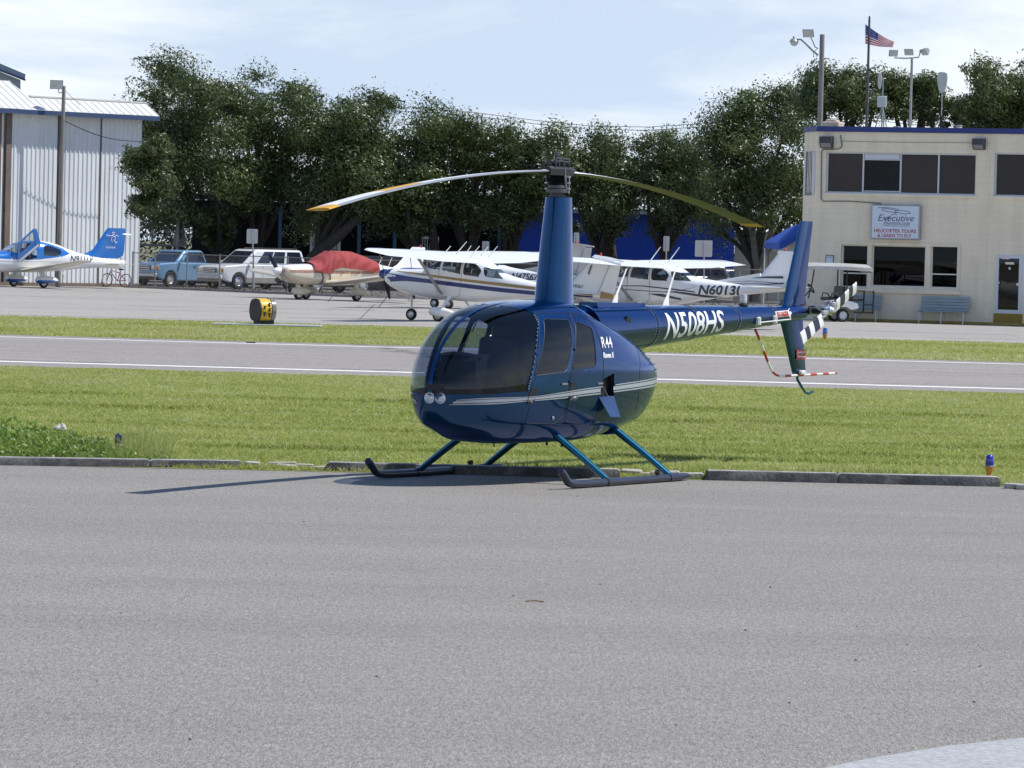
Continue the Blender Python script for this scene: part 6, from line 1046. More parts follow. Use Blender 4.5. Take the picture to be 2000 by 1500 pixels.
# the aeroplane half hidden behind the striped one
t3 = R(180 - 38); s3 = 1.0; D3 = 166.0; e3 = P(1150, 545, D3); f3 = Vector((math.cos(t3), math.sin(t3), 0)); pC = Vector((e3.x, e3.y, 0)) + f3 * 8.25 * s3
oC, kC, fC, obC = highwing(pC, t3, (s3, s3, .97), 'white aeroplane with greyish tail half hidden behind the blue and gold striped one', dict(body=m_aw, wing=m_aw, fin=mat('grey_white_paint', (.50, .49, .46), .4), spin=m_aw, prop=R(80), ant=((-2.8, .4, .9),)))
sidetext(oC, kC, 'N47562', .34, -4.9, 1.19, m_charc, xs=1.0, shear=.2, off=.01); stripe(oC, kC, m_navyp, [-2.0, -4.0, -7.3], [1.13, 1.13, 1.3], [1.05, 1.06, 1.27], (1,))
mb = MB(); mb.loft([[(-2.05 + a, 5.0, 2.24 + b), (-2.05 + a, 5.45, 2.225 + b)] + [(-2.45 + a, 5.45, 2.235 + b), (-2.45 + a, 5.0, 2.25 + b)] for a, b in ((-.15, .0), (-.15, .025))]); mb.build('wing_tip_flash', m_navyp, oC)
# ---- low wing machines
def lowwing(loc, rz, scale, label, st, regs, mats_, look):
    o = empty('light_aircraft', loc, rz, label, 'aeroplane', 'aeroplanes parked on the far ramp'); o.scale = scale; skn, obs = skinparts(o, st, regs, mats_); k = look
    for sd in (1, -1):
        mb = MB(); secs = [((x, y * sd, z), c, t) for x, y, z, c, t in k['wing']]
        wingloft(mb, secs[::sd], (0, 0, 1)); wg = mb.build('wing', k['wingm'], o, smooth=40)
        mb = MB(); secs = [((x, y * sd, z), c, t) for x, y, z, c, t in k['stab']]; wingloft(mb, secs[::sd], (0, 0, 1)); mb.build('stabiliser', k['wingm'], o, smooth=40)
        c = Vector((k['main'][0], k['main'][1] * sd, k['wr'])); wheel(o, c, k['wr'], .15); pant(o, c + Vector((-.05, 0, .12)), k['pl'], .38, .26, k['pm'], m2=k.get('pm2'))
        mb = MB(); mb.tube([(c.x, c.y * k.get('legin', 1), k['legz']), c + Vector((0, 0, .15))], [.16, .12], 8, flat=.5); mb.build('main_leg', k['pm'], o, smooth=40)
    c = Vector((k['nose'], 0, k['wr'])); wheel(o, c, k['wr'], .14); pant(o, c + Vector((-.05, 0, .12)), k['pl'] * .95, .38, .24, k['pm'], m2=k.get('pm2')); mb = MB(); mb.tube([(c.x + .1, 0, .9), c + Vector((0, 0, .15))], [.10, .08], 8); mb.build('nose_leg', k['pm'], o, smooth=40)
    propeller(o, k['sp'], .92, k['prop'], k['spm'], n=k.get('nb', 2), sp_r=.17, sp_l=.30)
    mb = MB(); mb.loft([[(xl - c_ * a, c_ * .085 * b, z) for a, b in foil(8)] for xl, c_, z in k['fin']]); fn = mb.build('fin', k['finm'], o, smooth=35); return o, skn, fn, obs
STP = [(.0, .98, 1.28, .20, 2.1), (.12, .84, 1.36, .40, 2.3), (.5, .70, 1.42, .50, 2.6), (1.2, .62, 1.46, .55, 2.9), (1.65, .60, 1.50, .57, 3.0), (2.0, .60, 1.74, .58, 2.9), (2.45, .60, 1.92, .58, 2.8), (3.2, .62, 1.93, .56, 2.7), (3.9, .68, 1.78, .50, 2.5), (4.6, .78, 1.56, .40, 2.3), (5.6, .90, 1.38, .25, 2.1), (6.6, 1.02, 1.26, .12, 2.0), (7.1, 1.08, 1.20, .05, 2.0)]
t4 = R(180 + 42); s4 = 1.06; g4 = G(583, 585.5); f4 = Vector((math.cos(t4), math.sin(t4), 0)); win4 = corner([(-2.1, 1.45), (-2.4, 1.84), (-3.6, 1.78), (-3.9, 1.5)], .08)
oD, kD, fD, obD = lowwing(g4 + f4 * .95 * s4, t4, (s4, s4, 1.0), 'cream and white low wing aeroplane with its canopy wrapped in a red cover', STP, [('w1', win4, 1), ('w-1', win4, -1), ('top', [(.1, 1.30), (-1.7, 1.34), (-4.6, 1.32), (-7.2, 1.05), (-7.2, 2.2), (.1, 2.2)], 0)], {'rest': ('fuselage', m_cream), 'w1': ('window', g_plane), 'w-1': ('window', g_plane), 'top': ('upper_fuselage', m_aw)},
    dict(wing=[(-1.75, .50, .72, 1.75, .15), (-1.95, .9, .74, 1.60, .15), (-1.98, 4.3, 1.10, 1.50, .14), (-2.10, 4.50, 1.12, 1.2, .10), (-2.35, 4.58, 1.12, .6, .05)], wingm=m_cream, stab=[(-6.35, .05, 1.10, .78, .09), (-6.4, 1.5, 1.12, .70, .08)], main=(-2.55, 1.52), wr=.20, pl=1.05, pm=m_cream, nose=-.95, legz=.85, sp=(.02, 0, 1.14), prop=R(132), spm=m_aw, fin=[(-5.3, 1.9, 1.22), (-5.85, 1.3, 1.50), (-6.55, .72, 2.20), (-6.60, .62, 2.24)], finm=m_aw))
stripe(oD, kD, m_rust2, [-.15, -1.2, -2.4, -4.3], [1.20, 1.21, 1.21, 1.20], [1.10, 1.10, 1.09, 1.10], (1,))
mb = MB(); mb.lathe([(.001, 0), (.085, 0), (.095, .03)], 14, Matrix.Translation((-.02, .20, 1.16)) @ Matrix.Rotation(R(80), 4, 'Y')); mb.build('cowl_plug', mat('red_plug', (.30, .03, .03), .7), oD); mb = MB(); mb.tube([(-.6, .5, .64), (-.3, .42, .66), (0.05, .25, .72)], .03, 6); mb.build('exhaust_stub', m_black, oD)
for k in range(5): MB().box((-2.2 - .16 * k, 3.2 + .12 * (k % 2), .99), (.05, .02, .05)).build('wing_vent', m_black, oD)
MB().tube([(-7.05, 0, 2.22), (-7.0, 0, 2.28), (-7.05, 0, 2.33)], .03, 6).build('beacon', m_redl, oD)
for x, y in ((-4.8, .1), (-5.4, 0)): MB().tube([(x, y, 1.42), (x - .18, y, 1.78)], .015, 5).build('antenna', m_whitep, oD)
cv = empty('canopy_cover', oD.location, t4, 'faded red canvas cover strapped over the canopy of the cream aeroplane', 'cover'); cv.scale = oD.scale; nX, nT = 70, 46; V = []; F = []
lowz = lambda x: np.interp(-x, [1.25, 1.6, 1.95, 2.05, 2.5, 3.3, 4.2, 4.55], [1.22, 1.12, 1.08, 1.20, 1.32, 1.27, 1.18, 1.14])
for i in range(nX + 1):
    x = -1.25 - 3.35 * i / nX
    for j in range(nT + 1):
        q = j / nT; zl = float(lowz(x)); u0, _ = kD.inv(np.array([x]), np.array([zl]), np.array([1])); a = float(u0[0]); u = a + (math.pi - 2 * a) * q; r = kD.S(np.array([u]), np.array([x])); p = Vector((float(r[0][0]), float(r[1][0]), float(r[2][0]))); c = Vector((x, 0, 1.2)); n = (p - c).normalized()
        drape = abs(math.cos(u)); w_ = .075 + .022 * math.sin(x * 9 + 3.0 * math.sin(u * 2.2) + 4 * u) * drape + .014 * math.sin(x * 23 + u * 7) * drape + .03 * math.exp(-((x + 2.25 + .5 * drape) / .06) ** 2); V.append(p + n * w_)
for i in range(nX):
    for j in range(nT): k = i * (nT + 1) + j; F.append((k, k + 1, k + nT + 2, k + nT + 1))
npmesh('canvas', V, F, mat('faded_red_canvas', (.30, .045, .045), .85, var=.14, vs=3, bump=.2, bs=30), cv, smooth=70)
for x, a, b in ((-1.62, 1.10, .66), (-1.98, 1.06, .64)):
    pts = [kD.pt(x - .05 * math.sin(t * 3), a + (b - a) * t, 1, .012) for t in np.linspace(0, 1, 9)]; MB().tube(pts, .022, 5).build('strap', m_black, cv)
STC = [(.0, 1.0, 1.3, .2, 2.1), (.15, .85, 1.42, .42, 2.3), (.6, .72, 1.50, .54, 2.5), (1.3, .66, 1.56, .60, 2.6), (1.7, .65, 1.62, .62, 2.6), (2.1, .65, 1.86, .63, 2.6), (2.6, .66, 2.03, .63, 2.5), (3.3, .68, 2.07, .62, 2.4), (4.0, .72, 1.98, .55, 2.3), (4.8, .80, 1.72, .42, 2.2), (5.6, .88, 1.50, .30, 2.1), (6.5, .92, 1.36, .20, 2.1), (7.2, .90, 1.30, .12, 2.1), (7.6, .98, 1.26, .05, 2.0)]
t5 = R(180 + 30); g5 = G(85, 562.5); f5 = Vector((math.cos(t5), math.sin(t5), 0)); l5 = Vector((-f5.y, f5.x, 0)); s5 = 1.02
dopen = corner([(-2.12, 1.42), (-2.35, 1.93), (-3.02, 1.96), (-3.05, 1.25), (-2.15, 1.20)], .06); cwin = corner([(-3.36, 1.42), (-3.42, 1.86), (-3.85, 1.84), (-4.3, 1.66), (-4.28, 1.50), (-4.0, 1.40)], .09); cws = [(-1.70, 1.56), (-2.08, 1.80), (-2.32, 1.93), (-2.12, 1.50)]
blue_t = [(.1, 1.26), (-1.2, 1.24), (-2.6, 1.20), (-3.2, 1.24), (-4.3, 1.38), (-4.75, 1.52), (-4.4, 1.74), (-3.9, 1.90), (-3.35, 2.02), (-3.2, 2.3), (.1, 2.3)]
oE, kE, fE, obE = lowwing(g5 + f5 * 2.95 * s5 - l5 * 1.62 * s5, t5, (s5, s5, s5), 'white and bright blue low wing aeroplane with its cabin door swung up', STC, [('hole', dopen, 1), ('dw', dopen, -1), ('ws', cws, 0), ('w1', cwin, 1), ('w-1', cwin, -1), ('blue', blue_t, 0)], {'rest': ('fuselage', m_aw), 'dw': ('window', g_plane), 'ws': ('windscreen', g_plane), 'w1': ('window', mat('dark_plane_window', (.008, .010, .02), .08, 0, 1.0)), 'w-1': ('window', g_plane), 'blue': ('upper_fuselage', m_skyb)},
    dict(wing=[(-2.28, .52, .74, 1.45, .15), (-2.30, .8, .76, 1.40, .14), (-2.50, 5.6, 1.20, .85, .12), (-2.62, 5.85, 1.26, .62, .08)], wingm=mat('aircraft_pale_cream', (.66, .62, .52), .35, 0, .4), stab=[(-6.55, .05, 1.12, .75, .09), (-6.75, 1.95, 1.12, .52, .08)], main=(-2.95, 1.62), wr=.20, pl=1.15, pm=m_aw, pm2=m_skyb, nose=-.75, legz=.78, legin=.82, sp=(.02, 0, 1.15), prop=R(90), nb=3, spm=m_skyb, fin=[(-4.6, 2.7, 1.36), (-5.55, 1.95, 1.50), (-6.0, 1.55, 1.72), (-6.65, .95, 2.62), (-6.72, .84, 2.70)], finm=m_skyb))
sidetext(oE, kE, 'N911LP', .40, -4.72, 1.16, m_charc, xs=.92, shear=.2, off=.008); stripe(oE, kE, m_silver, [-.2, -2.0, -4.6], [1.17, 1.14, 1.16], [1.15, 1.12, 1.15], (1,))
textobj('lettering', 'tunex', .17, m_decal, lambda a, b: (-6.62 - a, .075, 1.80 + b), fE, xs=1.2)
mb = MB(); q = lambda a, b: Vector((-6.92 - a, .085 - .012 * b, 2.22 + b)); 
for pl in ([q(.05 + .06 * math.cos(t), .24 + .06 * math.sin(t)) for t in np.linspace(0, 6.283, 12)], [q(-.12, .12), q(-.02, .15), q(.10, .10), q(.16, -.04)], [q(0, .12), q(-.06, 0), q(.0, -.14)], [q(.08, .1), q(.22, .16), q(.30, .10)], [q(-.14, .12), q(-.24, .18), q(-.30, .12)], [q(.06, -.02), q(.14, -.14), q(.24, -.16)]): mb.tube(pl, .013, 4)
mb.build('tail_emblem', m_decal, fE); MB().tube([(-7.2, 0, 2.45), (-7.85, 0, 2.43), (-7.84, 0, 2.36)], .015, 5).build('tail_antenna', m_whitep, oE)
for x, y in ((-2.75, .28), (-2.75, -.28), (-3.6, .2)): mb = MB(); mb.box((x, y, 1.35), (.12, .45, .75), ry=R(-10), ch=.03); mb.build('seat', m_inter, oE)
MB().box((-1.95, 0, 1.36), (.2, 1.0, .40), ch=.05).build('dashboard', m_inter, oE); mb = MB(); mb.add([(-1.9, .57, 1.17), (-3.3, .57, 1.17), (-3.3, -.57, 1.17), (-1.9, -.57, 1.17)], [(0, 1, 2, 3)]); mb.build('cabin_floor', m_inter, oE)
# gull wing style door standing open: blue frame round a window, hinged at the front upper edge
mb = MB(); da, db_, dc_, dd_ = Vector((-2.16, .66, 1.24)), Vector((-3.02, .80, 1.98)), Vector((-2.80, .82, 2.56)), Vector((-2.12, .70, 1.92))
def bar(a, b, w_, n=Vector((0, .04, 0))): d = (b - a).normalized(); u = d.cross(n).normalized() * w_; mb.loft([[p + u - n, p + u + n, p - u + n, p - u - n] for p in (a, b)])
bar(da, db_, .16); bar(db_ + Vector((0, 0, -.06)), dc_, .10); bar(dc_, dd_, .035); bar(dd_, da, .05)
dr5 = mb.build('door', m_skyb, oE, smooth=30, kind=None); mb = MB(); mb.add([da.lerp(db_, .1), db_, dc_, dd_], [(0, 1, 2, 3)]); mb.build('window', g_plane, dr5); mb = MB(); o5 = Vector((0, .05, -.10)); bar(da + o5, db_ + o5, .045, Vector((0, .02, 0))); mb.build('door_sill', mat('pale_grey_trim', (.55, .56, .58), .4), dr5)
mb = MB(); mb.tube([(-4.3, .8, .45), (-4.22, .9, .62), (-4.05, 1.0, .72)], .03, 6); mb.build('boarding_step', m_aw, oE)
# tie down ropes on the ramp
for a, b, lb in (((655, 572), (640, 590), 'thin rope from the left wing of the cream aeroplane to the ramp'), ((760, 575), (738, 602), 'thin rope slanting to the ramp left of the striped aeroplane')):
    p, q = G(*a, .7) if False else P(a[0], a[1], G(*b).y), G(*b); mb = MB(); mb.tube([p, q], .012, 4); tag(mb.build('tie_rope', m_charc), lb, 'rope')
# ---------------------------------------------------------------- cars behind the fence
m_chrome = mat('chrome', (.70, .70, .72), .18, .95); g_car = glass('car_glass', (.10, .12, .15), 1.0); m_dkgrey = mat('dark_grey_trim', (.05, .05, .055), .5); m_amber = mat('amber_lamp', (.60, .22, .03), .25, 0, .5); m_hl = mat('headlamp_glass', (.62, .64, .64), .2, .2, .5)
def arch(cx_, r, z0, n=9): return [(cx_ + r * math.cos(t), max(z0, .36 + r * math.sin(t))) for t in np.linspace(0, math.pi, n)]
def car(loc, rz, paint, label, cfg, lower=None):
    o = empty(cfg['name'], loc, rz, label, cfg['cat'], 'vehicles parked behind the fence'); L, W, zb0 = cfg['L'] / 2, cfg['W'] / 2, .30; wf, wr, wr_ = cfg['wf'], cfg['wr'], cfg['rad']; top = cfg['top']
    prof = [(L - .05, zb0 + .12), (L, .55)] + top + [(-L, .55), (-L + .05, zb0 + .12)]; prof += [(wr - wr_ * 1.22, zb0)] + arch(wr, wr_ * 1.18, zb0)[::-1] + [(wr + wr_ * 1.22, zb0), (wf - wr_ * 1.22, zb0)] + arch(wf, wr_ * 1.18, zb0)[::-1] + [(wf + wr_ * 1.22, zb0)]
    mb = MB(); k = len(prof); rings = []
    for y, s in ((-W, .975), (-W + .05, 1), (W - .05, 1), (W, .975)): rings.append([(x * s, y, .72 + (z - .72) * s) for x, z in prof])
    mb.loft(rings, caps=True); bo_ = mb.build('body', [paint], o, smooth=40); bv = bo_.modifiers.new('bevel', 'BEVEL'); bv.width = .05; bv.segments = 2; bv.limit_method = 'ANGLE'; bv.angle_limit = R(50)
    if lower: 
        for sd in (1, -1): MB().box(((wf + wr) / 2, sd * (W + .004), zb0 + .16), (wf - wr - 2.5 * wr_, .02, .22)).build('sill_panel', lower, o)
    for x in (wf, wr):
        MB().box((x, 0, .62), (wr_ * 2.1, 2 * W - .12, .5)).build('wheel_well', m_black, o)
        for sd in (1, -1): wheel(o, Vector((x, sd * (W - .10), wr_)), wr_, .24, rim=m_chrome if cfg.get('chrome') else None)
    for gh_ in cfg['glass']:
        (b0, b1, zb_), (t0, t1, zt_) = gh_['belt'], gh_['roof']; wb, wt = W - .03, W - .17
        cab = MB(); cab.loft([[(b1, -wb, zb_), (b1, wb, zb_), (b0, wb, zb_), (b0, -wb, zb_)], [(t1, -wt, zt_ - .05), (t1, wt, zt_ - .05), (t0, wt, zt_ - .05), (t0, -wt, zt_ - .05)], [(t1 - .12, -wt + .12, zt_), (t1 - .12, wt - .12, zt_), (t0 + .1, wt - .12, zt_), (t0 + .1, -wt + .12, zt_)]]); cb = cab.build('cabin', paint, o, smooth=40); bv = cb.modifiers.new('bevel', 'BEVEL'); bv.width = .06; bv.segments = 3
        def face(fx, fy, a0, a1, h0, h1, nm, off):
            q = []
            for a, h in ((a0, h0), (a1, h0), (a1, h1), (a0, h1)): q.append(fx(a, h) + off)
            return MB().add(q, [(0, 1, 2, 3)]).build(nm, g_dark, cb)
        lz = lambda h: zb_ + (zt_ - .05 - zb_) * h; g_dark = mat('dark_car_window', (.012, .018, .035), .06, 0, 1.0, var=.05)
        side = lambda sd: (lambda a, h: Vector((b1 + (t1 - b1) * h + ((b0 + (t0 - b0) * h) - (b1 + (t1 - b1) * h)) * a, sd * (wb + (wt - wb) * h), lz(h))))
        for sd in (1, -1):
            for a0, a1 in gh_['wins']: face(side(sd), 0, a0, a1, .10, .92, 'side_window', Vector((0, .006 * sd, .002)))
        fr = lambda a, h: Vector((b1 + (t1 - b1) * h, -(wb + (wt - wb) * h) + 2 * (wb + (wt - wb) * h) * a, lz(h))); face(fr, 0, .07, .93, .06, .93, 'windscreen', Vector((.008, 0, .004)))
        re_ = lambda a, h: Vector((b0 + (t0 - b0) * h, -(wb + (wt - wb) * h) + 2 * (wb + (wt - wb) * h) * a, lz(h))); face(re_, 0, .10, .90, .12, .90, 'rear_window', Vector((-.008, 0, .004)))
        if cfg.get('rack'):
            for sd in (1, -1): MB().tube([(t0 + .2, sd * (wt - .12), zt_ + .05), (t1 - .5, sd * (wt - .12), zt_ + .05)], .025, 5).build('roof_rail', m_dkgrey, cb)
    for sd in (1, -1):
        MB().box((cfg['mir'], sd * (W + .12), cfg['mirz']), (.12, .20, .17), ch=.03).build('mirror', paint, o, smooth=30)
        h = MB().box((L - .015, sd * (W - .27), cfg['lz']), (.06, .40, .20), ch=.02).build('headlight', m_hl, o); MB().box((L - .03, sd * (W - .05), cfg['lz']), (.10, .10, .19), ch=.02).build('indicator', m_amber, h)
        for x in cfg['doors']: MB().box((x, sd * (W + .001), .80), (.014, .008, .66)).build('door_gap', m_dkgrey, o)
        for x in cfg['doors'][1:]: MB().box((x + .15, sd * (W + .012), 1.0), (.16, .03, .04)).build('door_handle', m_dkgrey, o)
    gr = MB().box((L - .005, 0, cfg['lz'] - .01), (.05, 2 * W - .98, .26), ch=.015).build('grille', cfg.get('grille', m_dkgrey), o)
    for k in range(3): MB().box((L + .022, 0, cfg['lz'] - .10 + .085 * k), (.02, 2 * W - 1.05, .03)).build('grille_bar', m_chrome, gr)
    MB().box((L + .05, 0, .56), (.16, 2 * W - .04, .20), ch=.04).build('bumper', cfg.get('bump', m_chrome), o, smooth=30); MB().box((L + .02, 0, .40), (.12, 2 * W - .2, .14), ch=.03).build('air_dam', lower or m_dkgrey, o); MB().box((-L - .04, 0, .58), (.14, 2 * W - .06, .18), ch=.04).build('bumper', cfg.get('bump', m_chrome), o, smooth=30)
    return o
pick = dict(name='pickup_truck', cat='pickup', L=5.2, W=2.0, wf=1.72, wr=-1.65, rad=.37, top=[(2.58, .98), (2.45, 1.12), (1.35, 1.20), (-.78, 1.18), (-.80, 1.18), (-2.6, 1.16)], glass=[dict(belt=(-.85, 1.30, 1.19), roof=(-.68, .62, 1.80), wins=((.22, .94),))], mir=1.05, mirz=1.28, lz=.92, doors=(1.2, -.1, -.72), bump=mat('pale_bumper', (.52, .52, .53), .3, .5))
suv = dict(name='estate_car', cat='suv', L=5.2, W=2.0, wf=1.62, wr=-1.55, rad=.38, top=[(2.58, .95), (2.42, 1.10), (1.30, 1.20), (-2.45, 1.20), (-2.6, 1.05)], glass=[dict(belt=(-2.55, 1.32, 1.20), roof=(-2.35, .45, 1.93), wins=((.20, .40), (.42, .64), (.68, .95)))], mir=.95, mirz=1.28, lz=.90, doors=(1.15, .15, -.85), bump=mat('white_bumper', (.62, .63, .64), .35), chrome=True, rack=True)
m_paleblue = mat('pale_blue_car_paint', (.20, .36, .55), .3, .3, .7, var=.05); m_whitecar = mat('white_car_paint', (.70, .72, .74), .3, 0, .7, var=.03); m_tan = mat('tan_lower_trim', (.30, .27, .23), .5)
def parked(px, py, rz, paint, label, cfg, lower=None):
    g = G(px, py); return car(g, rz, paint, label, cfg, lower)
pb1 = G(345, 560.5); parked(352, 560.0, R(180 + 50), m_paleblue, 'pale blue pickup with amber front lamps parked nose out beside the hangar', pick)
parked(492, 565.0, R(180 + 42), m_whitecar, 'white estate car with roof rails parked behind the square sign', suv, m_tan)
hat = dict(name='parked_car', cat='car', L=4.3, W=1.75, wf=1.32, wr=-1.30, rad=.31, top=[(2.12, .82), (1.95, .94), (1.05, 1.02), (-1.9, 1.04), (-2.12, .9)], glass=[dict(belt=(-2.05, 1.05, 1.03), roof=(-1.55, .2, 1.50), wins=((.18, .42), (.45, .70), (.74, .93)))], mir=.75, mirz=1.08, lz=.74, doors=(.9, .05, -.85), bump=m_dkgrey)
parked(1412, 583, R(180 + 20), mat('silver_car_paint', (.34, .35, .36), .3, .6, .6), 'silver car with dark windows showing above the wing right of the boom', hat)
suv2 = dict(suv, L=4.5, wf=1.4, wr=-1.35, rack=False, chrome=False, top=[(2.22, .95), (2.08, 1.08), (1.1, 1.12), (-2.1, 1.12), (-2.25, 1.0)], glass=[dict(belt=(-2.2, 1.1, 1.12), roof=(-1.95, .35, 1.68), wins=((.2, .42), (.45, .68), (.72, .94)))], doors=(.95, .1, -.8), mir=.8, mirz=1.2, name='parked_car', cat='car', bump=m_dkgrey)
parked(640, 572, R(180 + 40), mat('black_car_paint', (.012, .013, .016), .25, 0, .8), 'dark car almost hidden between the white estate and the red covered aeroplane', suv2)
parked(1330, 584, R(180 + 15), mat('grey_car_paint', (.16, .16, .17), .3, .4, .6), 'dark grey car parked behind the wing below the narrow sign', suv2)
# ---------------------------------------------------------------- golf cart
g = G(1640, 628.5); gc = empty('golf_cart', g + Vector((-.05, .1, 0)), ang + math.pi + R(38), 'white golf cart with grey canopy roof parked by the office windows', 'golf cart'); m_cartw = mat('cart_white', (.66, .68, .70), .35, 0, .4); m_cartb = mat('cart_black', (.012, .012, .014), .5)
for x in (.0, 1.62):
    for y in (.45, -.45): wheel(gc, Vector((x, y, .23)), .23, .18, rim=m_whf)
mb = MB(); mb.loft([[(x, y, z) for x, z in ((-.55, .50), (-.50, .66), (-.20, .74), (.20, .72), (.42, .60), (.40, .34), (.30, .34), (.26, .46), (.12, .53), (-.12, .53), (-.26, .44), (-.36, .44))] for y in (-.58, .58)]); mb.build('rear_body', m_cartw, gc, smooth=25)
MB().box((.95, 0, .30), (1.25, 1.05, .08), ch=.02).build('floor', m_cartb, gc); mb = MB(); mb.loft([[(x, y, z) for x, z in ((1.35, .34), (1.42, .80), (1.62, .86), (1.95, .72), (2.02, .45), (1.90, .38))] for y in (-.55, .55)]); mb.build('front_body', m_cartb, gc, smooth=30)
for x, bx_ in ((.28, .02), (-.50, -.12)):
    MB().box((x, 0, .80), (.48, 1.0, .12), ch=.03).build('seat', m_cartb, gc, smooth=30)
MB().box((-.02, 0, 1.05), (.10, 1.0, .40), ry=R(-8), ch=.03).build('backrest', m_cartb, gc, smooth=30)
MB().box((-.92, 0, .34), (.42, .95, .05)).build('foot_deck', m_cartb, gc)
for y in (.5, -.5):
    MB().tube([(-1.10, y, .30), (-1.12, y, 1.06), (-1.10, y, 1.12)], .03, 6).build('rear_rail', m_cartb, gc, smooth=50); MB().tube([(-1.10, y, 1.08), (-.85, y, 1.10), (-.40, y, 1.10), (-.30, y, .78)], .025, 6).build('arm_rail', m_cartb, gc, smooth=50); MB().tube([(.10, y, .80), (.25, y, .98), (.42, y, 1.0), (.45, y, .82)], .022, 6).build('arm_rest', m_cartb, gc, smooth=50)
    MB().tube([(1.30, y, .80), (1.18, y, 1.30), (1.10, y, 1.84)], .025, 6).build('front_post', m_cartb, gc); MB().tube([(-.12, y, .70), (-.12, y, 1.84)], .025, 6).build('rear_post', m_cartb, gc)
mb = MB(); mb.tube([(-1.1, -.5, .62), (-1.1, .5, .62)], .02, 5); mb.build('cross_rail', m_cartb, gc)
mb = MB(); mb.loft([[(x, y * .62 * s, z + .02 + .12 * (1 - (y) ** 2)) for y in np.linspace(-1, 1, 9)] + [(x, .62 * s, z - .10), (x, -.62 * s, z - .10)] for x, z, s in ((-1.05, 1.84, .9), (-.95, 1.89, 1), (0, 1.92, 1), (1.1, 1.92, 1), (1.5, 1.89, 1), (1.62, 1.84, .9))]); mb.build('canopy_roof', mat('cart_roof_grey', (.36, .37, .37), .5), gc, smooth=40)
mb = MB(); M = Matrix.Translation((1.12, .25, 1.15)) @ Matrix.Rotation(R(-55), 4, 'Y'); mb.tube([M @ Vector((.18 * math.cos(t), .18 * math.sin(t), 0)) for t in np.linspace(0, 6.283, 19)], .02, 6, caps=False); st_ = mb.build('steering_wheel', m_cartb, gc, smooth=60)
mb = MB(); mb.tube([M @ Vector((-.17, 0, 0)), M @ Vector((.17, 0, 0))], .016, 5); mb.tube([(1.12, .25, 1.15), (1.40, .25, .78)], .022, 6); mb.build('steering_column', m_cartb, gc); MB().box((1.52, .25, 1.72), (.03, .16, .12), rz=.3).build('mirror', m_cartb, gc)
# ---------------------------------------------------------------- bicycle leaning on the fence
bk = empty('bicycle', G(224, 561) + Vector((0, .2, 0)), R(160), 'pink bicycle leaning beside the hangar behind the aeroplane tail', 'bicycle'); bk.rotation_euler = (R(12), 0, R(152)); m_pink = mat('pink_bicycle_paint', (.45, .20, .30), .4, 0, .3)
for x in (.52, -.52):
    M = Matrix.Translation((x, 0, .33)); mb = MB(); mb.tube([M @ Vector((.31 * math.cos(t), 0, .31 * math.sin(t))) for t in np.linspace(0, 6.283, 25)], .022, 6, caps=False); wl = mb.build('wheel', mat('tyre_rubber', (.018, .018, .018), .8), bk, smooth=60); mb = MB()
    for k in range(8): a = math.pi * k / 8; mb.tube([M @ Vector((.30 * math.cos(a), 0, .30 * math.sin(a))), M @ Vector((-.30 * math.cos(a), 0, -.30 * math.sin(a)))], .004, 3)
    mb.build('spokes', m_alu, wl, kind='stuff')
mb = MB()
for a, b in (((-.08, .30), (-.18, .80)), ((-.08, .30), (.36, .72)), ((-.16, .68), (.34, .80)), ((-.08, .30), (-.52, .33)), ((-.17, .68), (-.52, .33)), ((.34, .86), (.52, .33))): mb.tube([(a[0], 0, a[1]), (b[0], 0, b[1])], .024, 6)
mb.build('frame', m_pink, bk); MB().box((-.2, 0, .86), (.26, .14, .06), ch=.02).build('saddle', m_black, bk); mb = MB(); mb.tube([(.34, 0, .86), (.32, 0, .98)], .018, 6); mb.tube([(.22, -.28, .98), (.34, -.1, .99), (.34, .1, .99), (.22, .28, .98)], .018, 6); mb.build('handlebar', m_alu, bk); mb = MB(); mb.tube([(-.08, .12, .20), (-.08, .06, .30), (-.08, -.06, .30), (-.08, -.12, .42)], .014, 5); mb.build('crank', m_steel, bk)
# small debris
mb = MB(); mb.box((0, 0, .015), (.22, .12, .03), ch=.01); o = mb.build('dead_leaf_clump', mat('dead_leaf', (.10, .06, .04), .9), None, loc=G(490, 670)); tag(o, 'small brown clump of debris lying on the runway left of the helicopter', 'debris')
# ---------------------------------------------------------------- oak trees
def leafmat(name, dark, mid, light, tr=.25):
    m = bpy.data.materials.new(name); m.use_nodes = True; t = m.node_tree; b = t.nodes['Principled BSDF']; a = N(t, 'ShaderNodeAttribute', attribute_name='shade'); r = N(t, 'ShaderNodeValToRGB'); e = r.color_ramp.elements; e[0].color = (*dark, 1); e[1].color = (*light, 1); x = e.new(.55); x.color = (*mid, 1); t.links.new(a.outputs['Fac'], r.inputs[0]); t.links.new(r.outputs[0], b.inputs['Base Color']); b.inputs['Roughness'].default_value = .38; b.inputs['Specular IOR Level'].default_value = .55
    tl = N(t, 'ShaderNodeBsdfTranslucent'); t.links.new(r.outputs[0], tl.inputs[0]); mx = N(t, 'ShaderNodeMixShader'); mx.inputs[0].default_value = tr; t.links.new(b.outputs[0], mx.inputs[1]); t.links.new(tl.outputs[0], mx.inputs[2]); t.links.new(mx.outputs[0], t.nodes['Material Output'].inputs[0]); return m
m_leaf = leafmat('oak_leaves', (.045, .068, .018), (.092, .128, .038), (.175, .205, .075), .30); m_bark = mat('oak_bark', (.045, .038, .033), .9, var=.3, vs=5, bump=.5, bs=20)
